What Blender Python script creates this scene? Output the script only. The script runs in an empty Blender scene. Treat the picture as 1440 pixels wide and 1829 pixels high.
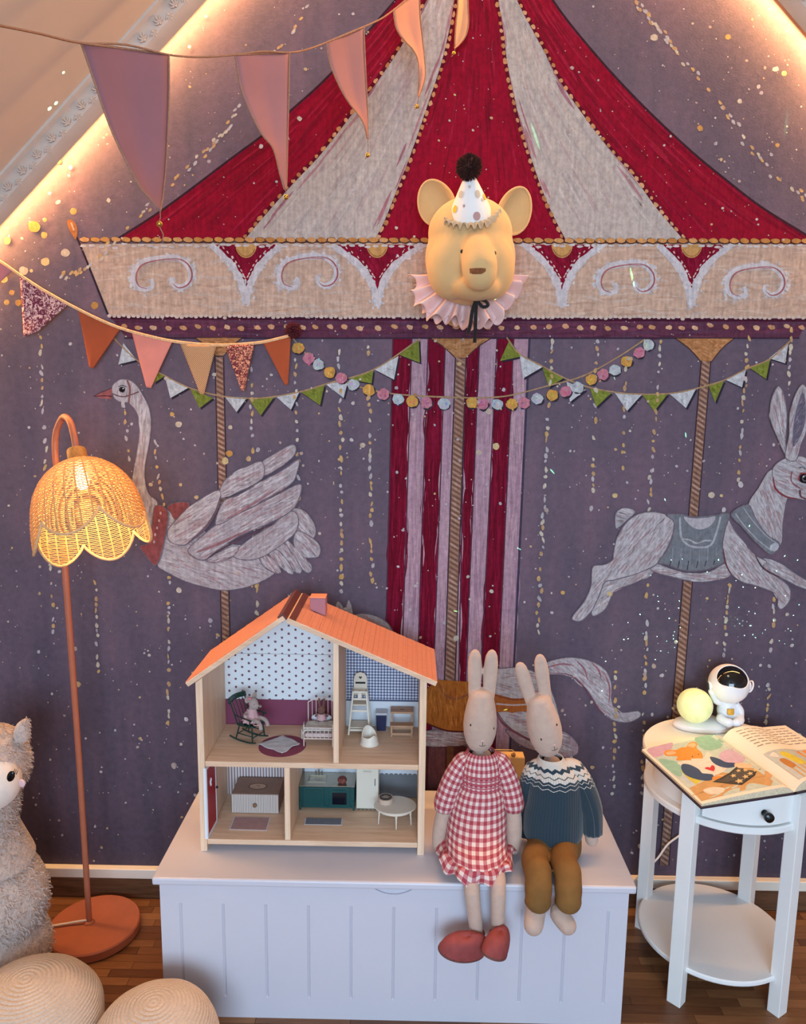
import bpy, math, random
from mathutils import Vector, Matrix, Euler, noise
R_ = math.radians
random.seed(7)
scene = bpy.context.scene
COL = scene.collection

# ------------------------------------------------------------------ camera, world, lights, exposure
F_PX, PITCH, YAW, ROLL = 1344.4, 0.1556, -0.0107, 0.0123
CAM = Vector((0, -1.97, 1.438))
_fw = Vector((math.sin(YAW)*math.cos(PITCH), math.cos(YAW)*math.cos(PITCH), -math.sin(PITCH)))
_r = Vector((math.cos(YAW), -math.sin(YAW), 0)); _u = _r.cross(_fw)
_R = math.cos(ROLL)*_r + math.sin(ROLL)*_u
_U = -math.sin(ROLL)*_r + math.cos(ROLL)*_u
cd = bpy.data.cameras.new('camera'); cam = bpy.data.objects.new('camera', cd); COL.objects.link(cam)
cd.sensor_fit = 'HORIZONTAL'; cd.sensor_width = 36; cd.lens = F_PX/1440*36; cd.clip_start = .02
m = Matrix.Identity(4)
for i in range(3):
    m[i][0], m[i][1], m[i][2], m[i][3] = _R[i], _U[i], -_fw[i], CAM[i]
cam.matrix_world = m
scene.camera = cam

world = bpy.data.worlds.new('world'); scene.world = world; world.use_nodes = True
world.node_tree.nodes['Background'].inputs[0].default_value = (.62, .78, 1, 1)
world.node_tree.nodes['Background'].inputs[1].default_value = .55

def area_light(name, loc, target, sx, sy, power, col):
    l = bpy.data.lights.new(name, 'AREA'); l.shape = 'RECTANGLE'; l.size = sx; l.size_y = sy
    l.energy = power; l.color = col
    o = bpy.data.objects.new(name, l); COL.objects.link(o); o.location = loc
    o.rotation_euler = (Vector(target)-Vector(loc)).to_track_quat('-Z', 'Y').to_euler()
    return o
area_light('window_daylight', (.1, -4.5, 1.5), (.1, 0, .8), 2.2, 1.5, 140, (.56, .78, 1))
area_light('ceiling_lamp_light', (.12, -1.0, 2.85), (.12, -.7, 0), .5, .5, 6.5, (1, .78, .54))

vs = scene.view_settings
vs.view_transform = 'Standard'; vs.look = 'None'; vs.exposure = 0; vs.gamma = 1; vs.use_curve_mapping = False

# ------------------------------------------------------------------ helpers
def ray(px, py): return _fw + _R*((px-720)/F_PX) - _U*((py-914.5)/F_PX)
def at(px, py, Y):
    d = ray(px, py); return CAM + d*((Y-CAM.y)/d.y)
def atz(px, py, Z):
    d = ray(px, py); return CAM + d*((Z-CAM.z)/d.z)

def lin(c):
    out = []
    for v in c[:3]:
        v = v/255
        out.append(v/12.92 if v <= .04045 else ((v+.055)/1.055)**2.4)
    return tuple(out)+(1,)

MATS = {}
class NT:
    """small wrapper to write node trees"""
    def __init__(s, name):
        s.m = bpy.data.materials.new(name); s.m.use_nodes = True
        s.t = s.m.node_tree; s.n = s.t.nodes; s.l = s.t.links
        s.b = s.n['Principled BSDF']
    def new(s, typ, ins=None, **kw):
        nd = s.n.new(typ)
        for k, v in kw.items(): setattr(nd, k, v)
        for k, v in (ins or {}).items(): s.set(nd, k, v)
        return nd
    def set(s, nd, k, v):
        sock = nd.inputs[k]
        if isinstance(v, bpy.types.NodeSocket): s.l.new(v, sock)
        else: sock.default_value = v
    def math(s, op, a, b=0.0, clamp=False):
        nd = s.new('ShaderNodeMath', operation=op, use_clamp=clamp); s.set(nd, 0, a); s.set(nd, 1, b); return nd.outputs[0]
    def mix(s, fac, a, b, blend='MIX'):
        nd = s.new('ShaderNodeMix', data_type='RGBA', blend_type=blend, clamp_factor=True)
        s.set(nd, 0, fac); s.set(nd, 6, a); s.set(nd, 7, b); return nd.outputs[2]
    def coord(s, which='Object', scale=(1, 1, 1), rot=(0, 0, 0)):
        tc = s.new('ShaderNodeTexCoord')
        mp = s.new('ShaderNodeMapping', {'Vector': tc.outputs[which], 'Scale': scale, 'Rotation': rot}); return mp.outputs[0]
    def noise(s, vec, scale, detail=4, rough=.55, dist=0):
        return s.new('ShaderNodeTexNoise', {'Vector': vec, 'Scale': scale, 'Detail': detail, 'Roughness': rough, 'Distortion': dist}).outputs[0]
    def ramp(s, fac, stops):
        nd = s.new('ShaderNodeValToRGB', {'Fac': fac}); e = nd.color_ramp.elements
        while len(e) < len(stops): e.new(.5)
        for i, (p, c) in enumerate(stops): e[i].position = p; e[i].color = c if len(c) == 4 else lin(c)
        return nd.outputs[0]
    def bump(s, h, strength=.3, dist=.002):
        nd = s.new('ShaderNodeBump', {'Height': h, 'Strength': strength, 'Distance': dist}); s.l.new(nd.outputs[0], s.b.inputs['Normal'])
    def base(s, c): s.set(s.b, 'Base Color', c)
    def p(s, **kw):
        for k, v in kw.items(): s.set(s.b, k.replace('_', ' '), v)
        return s

def mat(name, rgb, rough=.6, var=.06, vscale=8, bump=0, bscale=200, metal=0, sheen=0, stretch=(1, 1, 1), coat=0, spec=.4, dist=.001):
    if name in MATS: return MATS[name]
    t = NT(name); c = lin(rgb)
    v = t.coord('Object', stretch)
    if var:
        n = t.noise(v, vscale, 4)
        d = tuple(max(0, x*(1-2.2*var)) for x in c[:3])+(1,); l = tuple(min(1, x*(1+2.2*var)) for x in c[:3])+(1,)
        t.base(t.ramp(n, [(.3, d), (.7, l)]))
    else: t.base(c)
    t.p(Roughness=rough, Metallic=metal)
    t.set(t.b, 'Specular IOR Level', spec)
    if sheen: t.set(t.b, 'Sheen Weight', sheen); t.set(t.b, 'Sheen Roughness', .5)
    if coat: t.set(t.b, 'Coat Weight', coat)
    if bump: t.bump(t.noise(v, bscale, 3), bump, dist)
    MATS[name] = t.m
    return t.m

def wood(name, light, dark, axis='x', scale=1.0, rough=.5, contrast=1.0):
    if name in MATS: return MATS[name]
    t = NT(name)
    st = {'x': (2, 26, 26), 'y': (26, 2, 26), 'z': (26, 26, 2)}[axis]
    v = t.coord('Object', tuple(a*scale for a in st))
    n1 = t.noise(v, 3.2, 5, .6, .6)
    v2 = t.coord('Object', tuple(a*scale*4 for a in st))
    n2 = t.noise(v2, 5, 2)
    f = t.math('ADD', t.math('MULTIPLY', n1, .75), t.math('MULTIPLY', n2, .25))
    t.base(t.ramp(f, [(.5-.16/contrast, dark), (.5+.16/contrast, light)]))
    t.p(Roughness=rough); t.set(t.b, 'Specular IOR Level', .35)
    MATS[name] = t.m
    return t.m

ORIG = {}            # world origin of every object by name
class MB:
    def __init__(s): s.v = []; s.f = []; s.uv = []; s.mi = []; s.col = []
    def add(s, vs, fs, uv=None, m=0, col=None):
        o = len(s.v); s.v += [Vector(p) for p in vs]
        s.uv += (uv if uv else [(0, 0)]*len(vs))
        s.col += [col if col else (1, 1, 1, 1)]*len(vs)
        for f in fs: s.f.append(tuple(i+o for i in f)); s.mi.append(m)
        return s
    def box(s, c, d, m=0, rot=None):
        hx, hy, hz = d[0]/2, d[1]/2, d[2]/2
        vs = [Vector((x*hx, y*hy, z*hz)) for z in (-1, 1) for y in (-1, 1) for x in (-1, 1)]
        if rot is not None: vs = [rot @ p for p in vs]
        vs = [p+Vector(c) for p in vs]
        return s.add(vs, [(0, 2, 3, 1), (4, 5, 7, 6), (0, 1, 5, 4), (2, 6, 7, 3), (0, 4, 6, 2), (1, 3, 7, 5)], m=m)
    def bb(s, x0, x1, y0, y1, z0, z1, m=0):
        return s.box(((x0+x1)/2, (y0+y1)/2, (z0+z1)/2), (abs(x1-x0), abs(y1-y0), abs(z1-z0)), m)
    def bar(s, a, b, w, d, m=0, up=(0, 0, 1)):
        a, b = Vector(a), Vector(b); z = (b-a); L = z.length; z.normalize()
        x = Vector(up).cross(z)
        if x.length < 1e-4: x = Vector((1, 0, 0))
        x.normalize(); y = z.cross(x)
        rot = Matrix((x, y, z)).transposed()
        return s.box((a+b)/2, (w, d, L), m, rot)
    def tube(s, pts, rad, n=8, m=0, caps=True, closed=False):
        pts = [Vector(p) for p in pts]; N = len(pts)
        rad = rad if isinstance(rad, (list, tuple)) else [rad]*N
        vs = []; fs = []; uv = []
        ref = None; L = 0
        for i, p in enumerate(pts):
            if closed: t = pts[(i+1) % N]-pts[i-1]
            else: t = pts[min(i+1, N-1)]-pts[max(i-1, 0)]
            if t.length < 1e-9: t = Vector((0, 0, 1))
            t.normalize()
            if ref is None:
                ref = Vector((0, 0, 1)) if abs(t.z) < .9 else Vector((1, 0, 0))
            x = ref - t*ref.dot(t)
            if x.length < 1e-5: x = t.orthogonal()
            x.normalize(); y = t.cross(x); ref = x
            if i: L += (p-pts[i-1]).length
            for k in range(n):
                a = 2*math.pi*k/n
                vs.append(p+(x*math.cos(a)+y*math.sin(a))*rad[i]); uv.append((k/n, L))
        M = N if closed else N-1
        for i in range(M):
            for k in range(n):
                j = (i+1) % N
                fs.append((i*n+k, i*n+(k+1) % n, j*n+(k+1) % n, j*n+k))
        if caps and not closed:
            fs.append(tuple(range(n-1, -1, -1))); fs.append(tuple((N-1)*n+k for k in range(n)))
        return s.add(vs, fs, uv, m)
    def cyl(s, a, b, r0, r1=None, n=16, m=0):
        return s.tube([a, b], [r0, r0 if r1 is None else r1], n, m)
    def lathe(s, prof, c=(0, 0, 0), n=32, m=0, axis=None, wob=None, sx=1, sy=1):
        """prof: list of (r,z) bottom to top; full turn about z (or Matrix axis)"""
        vs = []; uv = []; fs = []; c = Vector(c); L = 0
        for i, (r, z) in enumerate(prof):
            if i: L += math.hypot(r-prof[i-1][0], z-prof[i-1][1])
            for k in range(n+1):
                a = 2*math.pi*k/n
                rr = r*(wob(a, i/(len(prof)-1)) if wob else 1)
                p = Vector((rr*math.cos(a)*sx, rr*math.sin(a)*sy, z))
                if axis is not None: p = axis @ p
                vs.append(p+c); uv.append((k/n, L))
        for i in range(len(prof)-1):
            for k in range(n):
                a = i*(n+1)+k; fs.append((a, a+1, a+n+2, a+n+1))
        return s.add(vs, fs, uv, m)
    def ell(s, c, r, n=20, k=12, m=0, rot=None, wob=None):
        r = (r, r, r) if not isinstance(r, (tuple, list)) else r
        vs = []; uv = []; fs = []; c = Vector(c)
        for i in range(k+1):
            ph = -math.pi/2+math.pi*i/k
            for j in range(n+1):
                a = 2*math.pi*j/n
                q = Vector((math.cos(ph)*math.cos(a), math.cos(ph)*math.sin(a), math.sin(ph)))
                w = wob(q) if wob else 1
                p = Vector((q.x*r[0], q.y*r[1], q.z*r[2]))*w
                if rot is not None: p = rot @ p
                vs.append(p+c); uv.append((j/n, i/k))
        for i in range(k):
            for j in range(n):
                a = i*(n+1)+j; fs.append((a, a+1, a+n+2, a+n+1))
        return s.add(vs, fs, uv, m)
    def grid(s, fn, nu, nv, m=0, uvs=(1, 1)):
        vs = []; uv = []; fs = []
        for i in range(nv+1):
            for j in range(nu+1):
                vs.append(Vector(fn(j/nu, i/nv))); uv.append((j/nu*uvs[0], i/nv*uvs[1]))
        for i in range(nv):
            for j in range(nu):
                a = i*(nu+1)+j; fs.append((a, a+1, a+nu+2, a+nu+1))
        return s.add(vs, fs, uv, m)
    def prism(s, poly, d0, d1, plane='xz', m=0):
        """poly in plane, extruded d0..d1 along the remaining axis"""
        def P(a, b, d): return {'xz': (a, d, b), 'xy': (a, b, d), 'yz': (d, a, b)}[plane]
        n = len(poly)
        vs = [P(a, b, d0) for a, b in poly]+[P(a, b, d1) for a, b in poly]
        fs = [tuple(range(n)), tuple(range(2*n-1, n-1, -1))]+[(i, i+n, (i+1) % n+n, (i+1) % n) for i in range(n)]
        return s.add(vs, fs, m=m)
    def xf(s, M):
        s.v = [M @ p for p in s.v]; return s
    def build(s, name, mats, parent=None, label=None, cat=None, group=None, kind=None, smooth=True, bevel=0, sub=0, ang=40, weld=0, thick=0, origin=None):
        me = bpy.data.meshes.new(name)
        if origin is None:
            lo = Vector([min(p[i] for p in s.v) for i in range(3)]); hi = Vector([max(p[i] for p in s.v) for i in range(3)])
            origin = Vector(((lo.x+hi.x)/2, (lo.y+hi.y)/2, lo.z))
        origin = Vector(origin)
        me.from_pydata([p-origin for p in s.v], [], s.f)
        mats = mats if isinstance(mats, (list, tuple)) else [mats]
        for mm in mats: me.materials.append(mm)
        if len(mats) > 1: me.polygons.foreach_set('material_index', s.mi)
        ul = me.uv_layers.new(name='UVMap')
        li = [0]*len(me.loops); me.loops.foreach_get('vertex_index', li)
        ul.data.foreach_set('uv', [c for i in li for c in s.uv[i]])
        if any(c != (1, 1, 1, 1) for c in s.col):
            ca = me.color_attributes.new('Col', 'FLOAT_COLOR', 'POINT')
            ca.data.foreach_set('color', [c for q in s.col for c in q])
        if smooth:
            me.shade_smooth()
            if ang: me.set_sharp_from_angle(angle=R_(ang))
        me.validate(); me.update()
        o = bpy.data.objects.new(name, me); COL.objects.link(o)
        place(o, origin, parent)
        tag(o, label, cat, group, kind)
        if weld:
            w = o.modifiers.new('weld', 'WELD'); w.merge_threshold = weld
        if thick:
            w = o.modifiers.new('solid', 'SOLIDIFY'); w.thickness = thick; w.offset = 0
        if bevel:
            b = o.modifiers.new('bevel', 'BEVEL'); b.width = bevel; b.segments = 2; b.limit_method = 'ANGLE'; b.angle_limit = R_(40)
        if sub:
            b = o.modifiers.new('subsurf', 'SUBSURF'); b.levels = sub; b.render_levels = sub
        return o
def place(o, origin, parent):
    ORIG[o.name] = Vector(origin)
    if parent is not None:
        o.parent = parent; o.location = Vector(origin)-ORIG[parent.name]
    else: o.location = origin
def tag(o, label=None, cat=None, group=None, kind=None):
    if label: o['label'] = label
    if cat: o['category'] = cat
    if group: o['group'] = group
    if kind: o['kind'] = kind
    return o
def thing(name, loc, label, cat, group=None):
    o = bpy.data.objects.new(name, None); COL.objects.link(o); o.empty_display_size = .02
    place(o, loc, None); tag(o, label, cat, group); return o
def text(name, body, size, loc, rot, m, parent, depth=.0002):
    cu = bpy.data.curves.new(name, 'FONT'); cu.body = body; cu.size = size; cu.extrude = depth; cu.resolution_u = 3
    cu.align_x = 'CENTER'; cu.align_y = 'CENTER'
    tmp = bpy.data.objects.new('tmp_text', cu); COL.objects.link(tmp)
    dg = bpy.context.evaluated_depsgraph_get(); dg.update()
    me = bpy.data.meshes.new_from_object(tmp.evaluated_get(dg)); bpy.data.objects.remove(tmp)
    me.name = name; me.materials.clear(); me.materials.append(m)
    o = bpy.data.objects.new(name, me); COL.objects.link(o); place(o, loc, parent); o.rotation_euler = rot
    return o
def smoothpts(pts, k=6, closed=False):
    """Catmull-Rom through the points"""
    P = [Vector(p) for p in pts]; n = len(P); out = []
    rng = range(n if closed else n-1)
    for i in rng:
        if closed: a, b, c, d = P[i-1], P[i], P[(i+1) % n], P[(i+2) % n]
        else: a, b, c, d = P[max(i-1, 0)], P[i], P[i+1], P[min(i+2, n-1)]
        for j in range(k):
            t = j/k
            out.append(.5*((2*b)+(c-a)*t+(2*a-5*b+4*c-d)*t*t+(3*b-a-3*c+d)*t**3))
    if not closed: out.append(P[-1])
    return out
def lerp(a, b, t): return a+(b-a)*t
def interp(tbl, x):
    if x <= tbl[0][0]: return tbl[0][1]
    for (a, b), (c, d) in zip(tbl, tbl[1:]):
        if x <= c:
            t = (x-a)/(c-a)
            return b+(d-b)*t if not isinstance(b, tuple) else tuple(p+(q-p)*t for p, q in zip(b, d))
    return tbl[-1][1]

# ------------------------------------------------------------------ the room shell
APEX_Y0, ROOM_Y1 = 0.0, -4.6
def slope_line(p, q):
    d = (q-p); d = Vector((d.x, d.z)); d.normalize(); return Vector((p.x, p.z)), d
cl_p, cl_d = slope_line(at(0, 331, -.085), at(300, 0, -.085))
cr_p0, cr_d = slope_line(at(1440, 57, -.06), at(1390, 0, -.06))
cl_n = Vector((cl_d.y, -cl_d.x))                  # inward normal, left slope
cr_d = Vector((-cl_d.x, cl_d.y)); cr_n = Vector((-cl_n.x, cl_n.y))
cr_p = cr_p0 - cr_n*.047
# apex where both lines meet
t_ = ((cr_p.x-cl_p.x)*cr_d.y-(cr_p.y-cl_p.y)*cr_d.x)/(cl_d.x*cr_d.y-cl_d.y*cr_d.x)
APEX = cl_p+cl_d*t_
XL, XR = -1.95, 2.1
def ceil_z(x): return APEX.y-abs(x-APEX.x)*cl_d.y/cl_d.x
ZL, ZR = ceil_z(XL), ceil_z(XR)

t = NT('mural_wallpaper')
v = t.coord('Object', (1, 1, 1)); vs_ = t.coord('Object', (5, 5, .7))
n1 = t.noise(v, 2.2, 5, .6); n2 = t.noise(vs_, 3, 4); n3 = t.noise(v, 60, 4, .7)
f = t.math('ADD', t.math('MULTIPLY', n1, .6), t.math('MULTIPLY', n2, .4))
c1 = t.ramp(f, [(.33, (84, 74, 92)), (.5, (98, 84, 100)), (.68, (120, 94, 110))])
# ground deepens to plum towards its foot: part print, part weaker light painted in
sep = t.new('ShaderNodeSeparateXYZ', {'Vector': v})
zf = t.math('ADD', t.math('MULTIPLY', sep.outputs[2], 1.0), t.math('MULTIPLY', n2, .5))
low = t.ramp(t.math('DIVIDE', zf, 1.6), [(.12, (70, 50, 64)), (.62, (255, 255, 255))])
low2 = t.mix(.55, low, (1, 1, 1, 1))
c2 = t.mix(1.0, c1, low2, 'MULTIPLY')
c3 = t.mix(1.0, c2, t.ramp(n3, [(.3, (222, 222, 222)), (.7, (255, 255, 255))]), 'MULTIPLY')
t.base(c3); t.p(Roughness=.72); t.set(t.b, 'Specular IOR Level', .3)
weave = t.noise(t.coord('Object', (60, 60, 240)), 3, 2)
t.bump(t.math('ADD', weave, t.math('MULTIPLY', n3, 1.2)), .35, .0012)
M_WALL = t.m

# painted figures: colour from the mesh, broken up like brush work
t = NT('mural_paint')
ca = t.new('ShaderNodeVertexColor', layer_name='Col')
v = t.coord('Object'); n3 = t.noise(v, 70, 5, .7); n4 = t.noise(t.coord('Object', (90, 90, 9)), 1.6, 3)
c = t.mix(1.0, ca.outputs[0], t.ramp(n3, [(.25, (205, 205, 205)), (.65, (255, 255, 255))]), 'MULTIPLY')
c = t.mix(.5, c, t.ramp(n4, [(.3, (190, 185, 190)), (.7, (255, 255, 255))]), 'MULTIPLY')
t.base(c); t.p(Roughness=.8); t.set(t.b, 'Specular IOR Level', .12)
t.bump(n3, .3, .0012)
M_PAINT = t.m

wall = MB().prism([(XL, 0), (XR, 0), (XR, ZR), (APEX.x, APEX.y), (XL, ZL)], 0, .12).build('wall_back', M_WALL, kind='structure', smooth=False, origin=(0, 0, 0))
M_PLASTER = mat('white_plaster', (206, 192, 182), .85, .02, 3, .15, 60)
cth = .1
for nm, d_, n_, x_, z_ in (('ceiling_left', cl_d, cl_n, XL, ZL), ('ceiling_right', cr_d, cr_n, XR, ZR)):
    out = -n_*cth
    MB().prism([(x_, z_), (APEX.x, APEX.y), (APEX.x+out.x*.0, APEX.y+cth/abs(n_.y)), (x_+out.x, z_+out.y)], .12, ROOM_Y1).build(nm, M_PLASTER, kind='structure', smooth=False)
MB().bb(XL-.1, XL, .12, ROOM_Y1, 0, ZL).build('wall_left', M_PLASTER, kind='structure', smooth=False)
MB().bb(XR, XR+.1, .12, ROOM_Y1, 0, ZR).build('wall_right', M_PLASTER, kind='structure', smooth=False)

# floor: narrow oak strips, laid end to end
t = NT('oak_strip'); info = t.new('ShaderNodeObjectInfo')
v = t.coord('Object', (3, 60, 60)); n1 = t.noise(v, 4, 5, .6, .4)
gm = t.new('ShaderNodeAttribute', attribute_name='Col')
rnd = t.math('ADD', t.math('MULTIPLY', info.outputs['Random'], .5), t.math('MULTIPLY', n1, .5))
t.base(t.ramp(rnd, [(.2, (88, 54, 34)), (.5, (124, 82, 52)), (.8, (156, 110, 72))]))
t.p(Roughness=.38); t.set(t.b, 'Specular IOR Level', .4)
M_OAK = t.m
t = NT('oak_strip_far'); gm = t.new('ShaderNodeVertexColor', layer_name='Col')
v = t.coord('Object', (3, 60, 60)); n1 = t.noise(v, 4, 5, .6, .4)
rnd = t.math('ADD', t.math('MULTIPLY', gm.outputs[0], .5), t.math('MULTIPLY', n1, .5))
t.base(t.ramp(rnd, [(.2, (88, 54, 34)), (.5, (124, 82, 52)), (.8, (156, 110, 72))])); t.p(Roughness=.38)
M_OAKF = t.m
M_GAP = mat('floor_joint', (48, 32, 22), .8)
floor = MB().bb(XL-.1, XR+.1, .12, ROOM_Y1, -.06, -.008).build('floor', M_GAP, kind='structure', smooth=False)
rs = random.Random(3); W_ = .026; far = MB(); cache = {}; nplank = 0
row = 0; y = -.001
while y > ROOM_Y1+.03:
    x = XL-rs.random()*.3
    while x < XR:
        L = rs.choice((.22, .26, .30, .34)); x1 = min(x+L, XR)
        x0 = max(x, XL)
        near = y > -.80 and y < -.012 and ((x1 > -1.0 and x0 < -.50) or (x1 > .48 and x0 < 1.0 and y > -.62))
        if near and x1-x0 > .05:
            mb = MB().bb(x0+.0005, x1-.0005, y-W_+.0005, y-.0005, -.008, 0)
            mb.build('floor_strip', M_OAK, floor, smooth=False); nplank += 1
        elif x1-x0 > .02:
            g = rs.random()
            far.add([(x0+.0005, y-W_+.0005, 0), (x1-.0005, y-W_+.0005, 0), (x1-.0005, y-.0005, 0), (x0+.0005, y-.0005, 0)], [(0, 1, 2, 3)], col=(g, g, g, 1))
        x += L
    y -= W_
far.build('floor_strips_beyond', M_OAKF, floor, kind='stuff', smooth=False)

# skirting: oak board with a white profile on top
M_SKIRT = wood('skirting_oak', (120, 84, 60), (82, 54, 38), 'x', 1, .45)
MB().bb(XL, XR, 0, -.018, 0, .0622).build('baseboard_back', M_SKIRT, kind='structure', smooth=False, bevel=.002)
M_PROF = mat('white_profile', (235, 225, 210), .4, .01)
MB().bb(XL, XR, 0, -.021, .0624, .0910).build('trim_1', M_PROF, kind='structure', smooth=False, bevel=.002)

# cornice along both slopes with a warm light strip in the cove behind it
M_CORN = mat('cornice_stucco', (190, 176, 166), .6, .03, 20)
def cornice(nm, p, d, n, s0, s1, sign):
    prof = [(-.055, 0), (-.12, 0), (-.12, .006), (-.112, .010), (-.106, .013), (-.100, .022), (-.094, .036), (-.086, .041), (-.074, .047), (-.062, .050), (-.058, .044), (-.056, .02)]
    def W(s, y, k): q = p+d*s+n*k; return (q.x, y, q.y)
    mb = MB(); N = len(prof)
    vs = [W(s0, y, k) for y, k in prof]+[W(s1, y, k) for y, k in prof]
    mb.add(vs, [tuple(range(N)), tuple(range(2*N-1, N-1, -1))]+[(i, (i+1) % N, (i+1) % N+N, i+N) for i in range(N)])
    o = mb.build(nm, M_CORN, kind='structure', smooth=True, ang=30)
    orn = MB(); s = s0+.02; ex = Vector((d.x, 0, d.y)); nn = Vector((n.x, 0, n.y))
    dn = (nn*.75+Vector((0, -.66, 0))).normalized(); fwd = ex.cross(dn)
    i = 0
    while s < s1-.02:
        base = Vector(W(s, -.0995, .028))
        for j, (a, L) in enumerate(((-70, .012), (-35, .015), (0, .016), (35, .015), (70, .012))):
            ca_, sa_ = math.cos(R_(a)), math.sin(R_(a))
            dr = (fwd*ca_*(1 if i % 2 else -1)+ex*sa_)
            rot = Matrix((dr, dn.cross(dr), dn)).transposed()
            orn.ell(base+dr*L*.55, (L*.6, .0028, .0032), 6, 4, rot=rot)
        orn.ell(base, (.004, .004, .004), 6, 4)
        s += .026; i += 1
    orn.build('leaf_ornament', M_CORN, o, kind='stuff')
    return o
cornice('trim_2', cl_p, cl_d, cl_n, -1.15, t_-.03, 1)
tr_ = (APEX-cr_p).dot(cr_d)
cornice('trim_3', cr_p, cr_d, cr_n, -1.1, tr_-.03, -1)
def led(nm, p, d, n, s0, s1, power):
    l = bpy.data.lights.new(nm, 'AREA'); l.shape = 'RECTANGLE'; l.size = s1-s0; l.size_y = .012; l.energy = power; l.color = (1, .51, .17)
    o = bpy.data.objects.new(nm, l); COL.objects.link(o)
    c = p+d*((s0+s1)/2)+n*.012
    X = Vector((d.x, 0, d.y)); Z = -(Vector((n.x, 0, n.y))*.95+Vector((0, -.22, 0))).normalized(); Y = Z.cross(X).normalized()
    mm = Matrix.Identity(4)
    for i in range(3): mm[i][0], mm[i][1], mm[i][2] = X[i], Y[i], Z[i]
    mm.translation = Vector((c.x, -.018, c.y)); o.matrix_world = mm
led('cove_light_left', cl_p, cl_d, cl_n, -1.1, t_-.03, 25)
led('cove_light_right', cr_p, cr_d, cr_n, -1.05, tr_-.03, 25)

# ------------------------------------------------------------------ the painted wallpaper
LAYER = .00018
def inpoly(p, poly):
    x, y = p; r = False; n = len(poly)
    for i in range(n):
        x1, y1 = poly[i]; x2, y2 = poly[i-1]
        if (y1 > y) != (y2 > y) and x < (x2-x1)*(y-y1)/(y2-y1)+x1: r = not r
    return r
class Paint:
    """flat painted figure on the wall; coordinates are photo pixels read off the wall plane"""
    def __init__(s, base, tr=None, seed=1): s.mb = MB(); s.k = base; s.j = 0; s.tr = tr or (lambda x, y: (x, y)); s.rnd = random.Random(seed)
    def P(s, x, y): q = at(*s.tr(x, y), 0); return Vector((q.x, -LAYER*(s.k+s.j), q.z))
    def step(s): s.j = s.rnd.random()*.85   # strokes of one coat never share a plane
    def up(s, n=1): s.k += n; return s
    def poly(s, pts, c, sm=0):
        if sm: pts = [(p.x, p.y) for p in smoothpts([Vector((a, b)) for a, b in pts], sm, True)]
        s.step(); vs = [s.P(*p) for p in pts]
        a = sum(vs[i-1].x*vs[i].z-vs[i].x*vs[i-1].z for i in range(len(vs)))
        if a < 0: vs.reverse()
        s.mb.add(vs, [tuple(range(len(vs)))], col=lin(c)); return pts
    def line(s, pts, w, c, sm=5, taper=0, jit=0):
        P = [Vector(p) for p in pts]
        if sm and len(P) > 2: P = smoothpts(P, sm)
        s.step(); N = len(P); vs = []; fs = []
        for i, p in enumerate(P):
            t = P[min(i+1, N-1)]-P[max(i-1, 0)]
            if t.length < 1e-9: continue
            t.normalize(); nn = Vector((-t.y, t.x))
            f = i/(N-1); ww = w/2*(1-taper*abs(2*f-1)**2)
            if jit: ww *= 1+jit*(s.rnd.random()-.5)
            vs += [s.P(*(p+nn*ww)), s.P(*(p-nn*ww))]
        for i in range(len(vs)//2-1): fs.append((2*i, 2*i+1, 2*i+3, 2*i+2))
        s.mb.add(vs, fs, col=lin(c))
    def dot(s, x, y, rx, ry, c, n=9, a=0, irr=.12):
        ca, sa = math.cos(a), math.sin(a); pts = []
        for i in range(n):
            t = 2*math.pi*i/n; q = 1+irr*(s.rnd.random()*2-1)
            X, Y = rx*math.cos(t)*q, ry*math.sin(t)*q
            pts.append((x+X*ca-Y*sa, y+X*sa+Y*ca))
        s.poly(pts, c)
    def hatch(s, poly, ang, n, cols, w=1.6, L=30, spread=.15):
        xs = [p[0] for p in poly]; ys = [p[1] for p in poly]
        for _ in range(n):
            for _t in range(12):
                x = s.rnd.uniform(min(xs), max(xs)); y = s.rnd.uniform(min(ys), max(ys))
                a = ang+s.rnd.gauss(0, spread); l = L*s.rnd.uniform(.4, 1)
                x2, y2 = x+l*math.cos(a), y+l*math.sin(a)
                if inpoly((x, y), poly) and inpoly((x2, y2), poly): break
            else: continue
            mx, my = (x+x2)/2+s.rnd.uniform(-.06, .06)*l, (y+y2)/2+s.rnd.uniform(-.06, .06)*l
            s.line([(x, y), (mx, my), (x2, y2)], w*s.rnd.uniform(.6, 1.3), s.rnd.choice(cols), 3, .9)
    def build(s, name, kind=None): return s.mb.build(name, M_PAINT, wall, smooth=False, kind=kind)
CRIM, CRIMD, CREAM, CREAM2 = (150, 8, 44), (116, 6, 34), (194, 184, 178), (188, 158, 160)
GOLD, GOLDD, BEIGE, INK = (196, 142, 82), (150, 96, 56), (206, 176, 156), (62, 48, 58)
WHITE_, PINKW = (206, 206, 212), (176, 112, 116)

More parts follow.
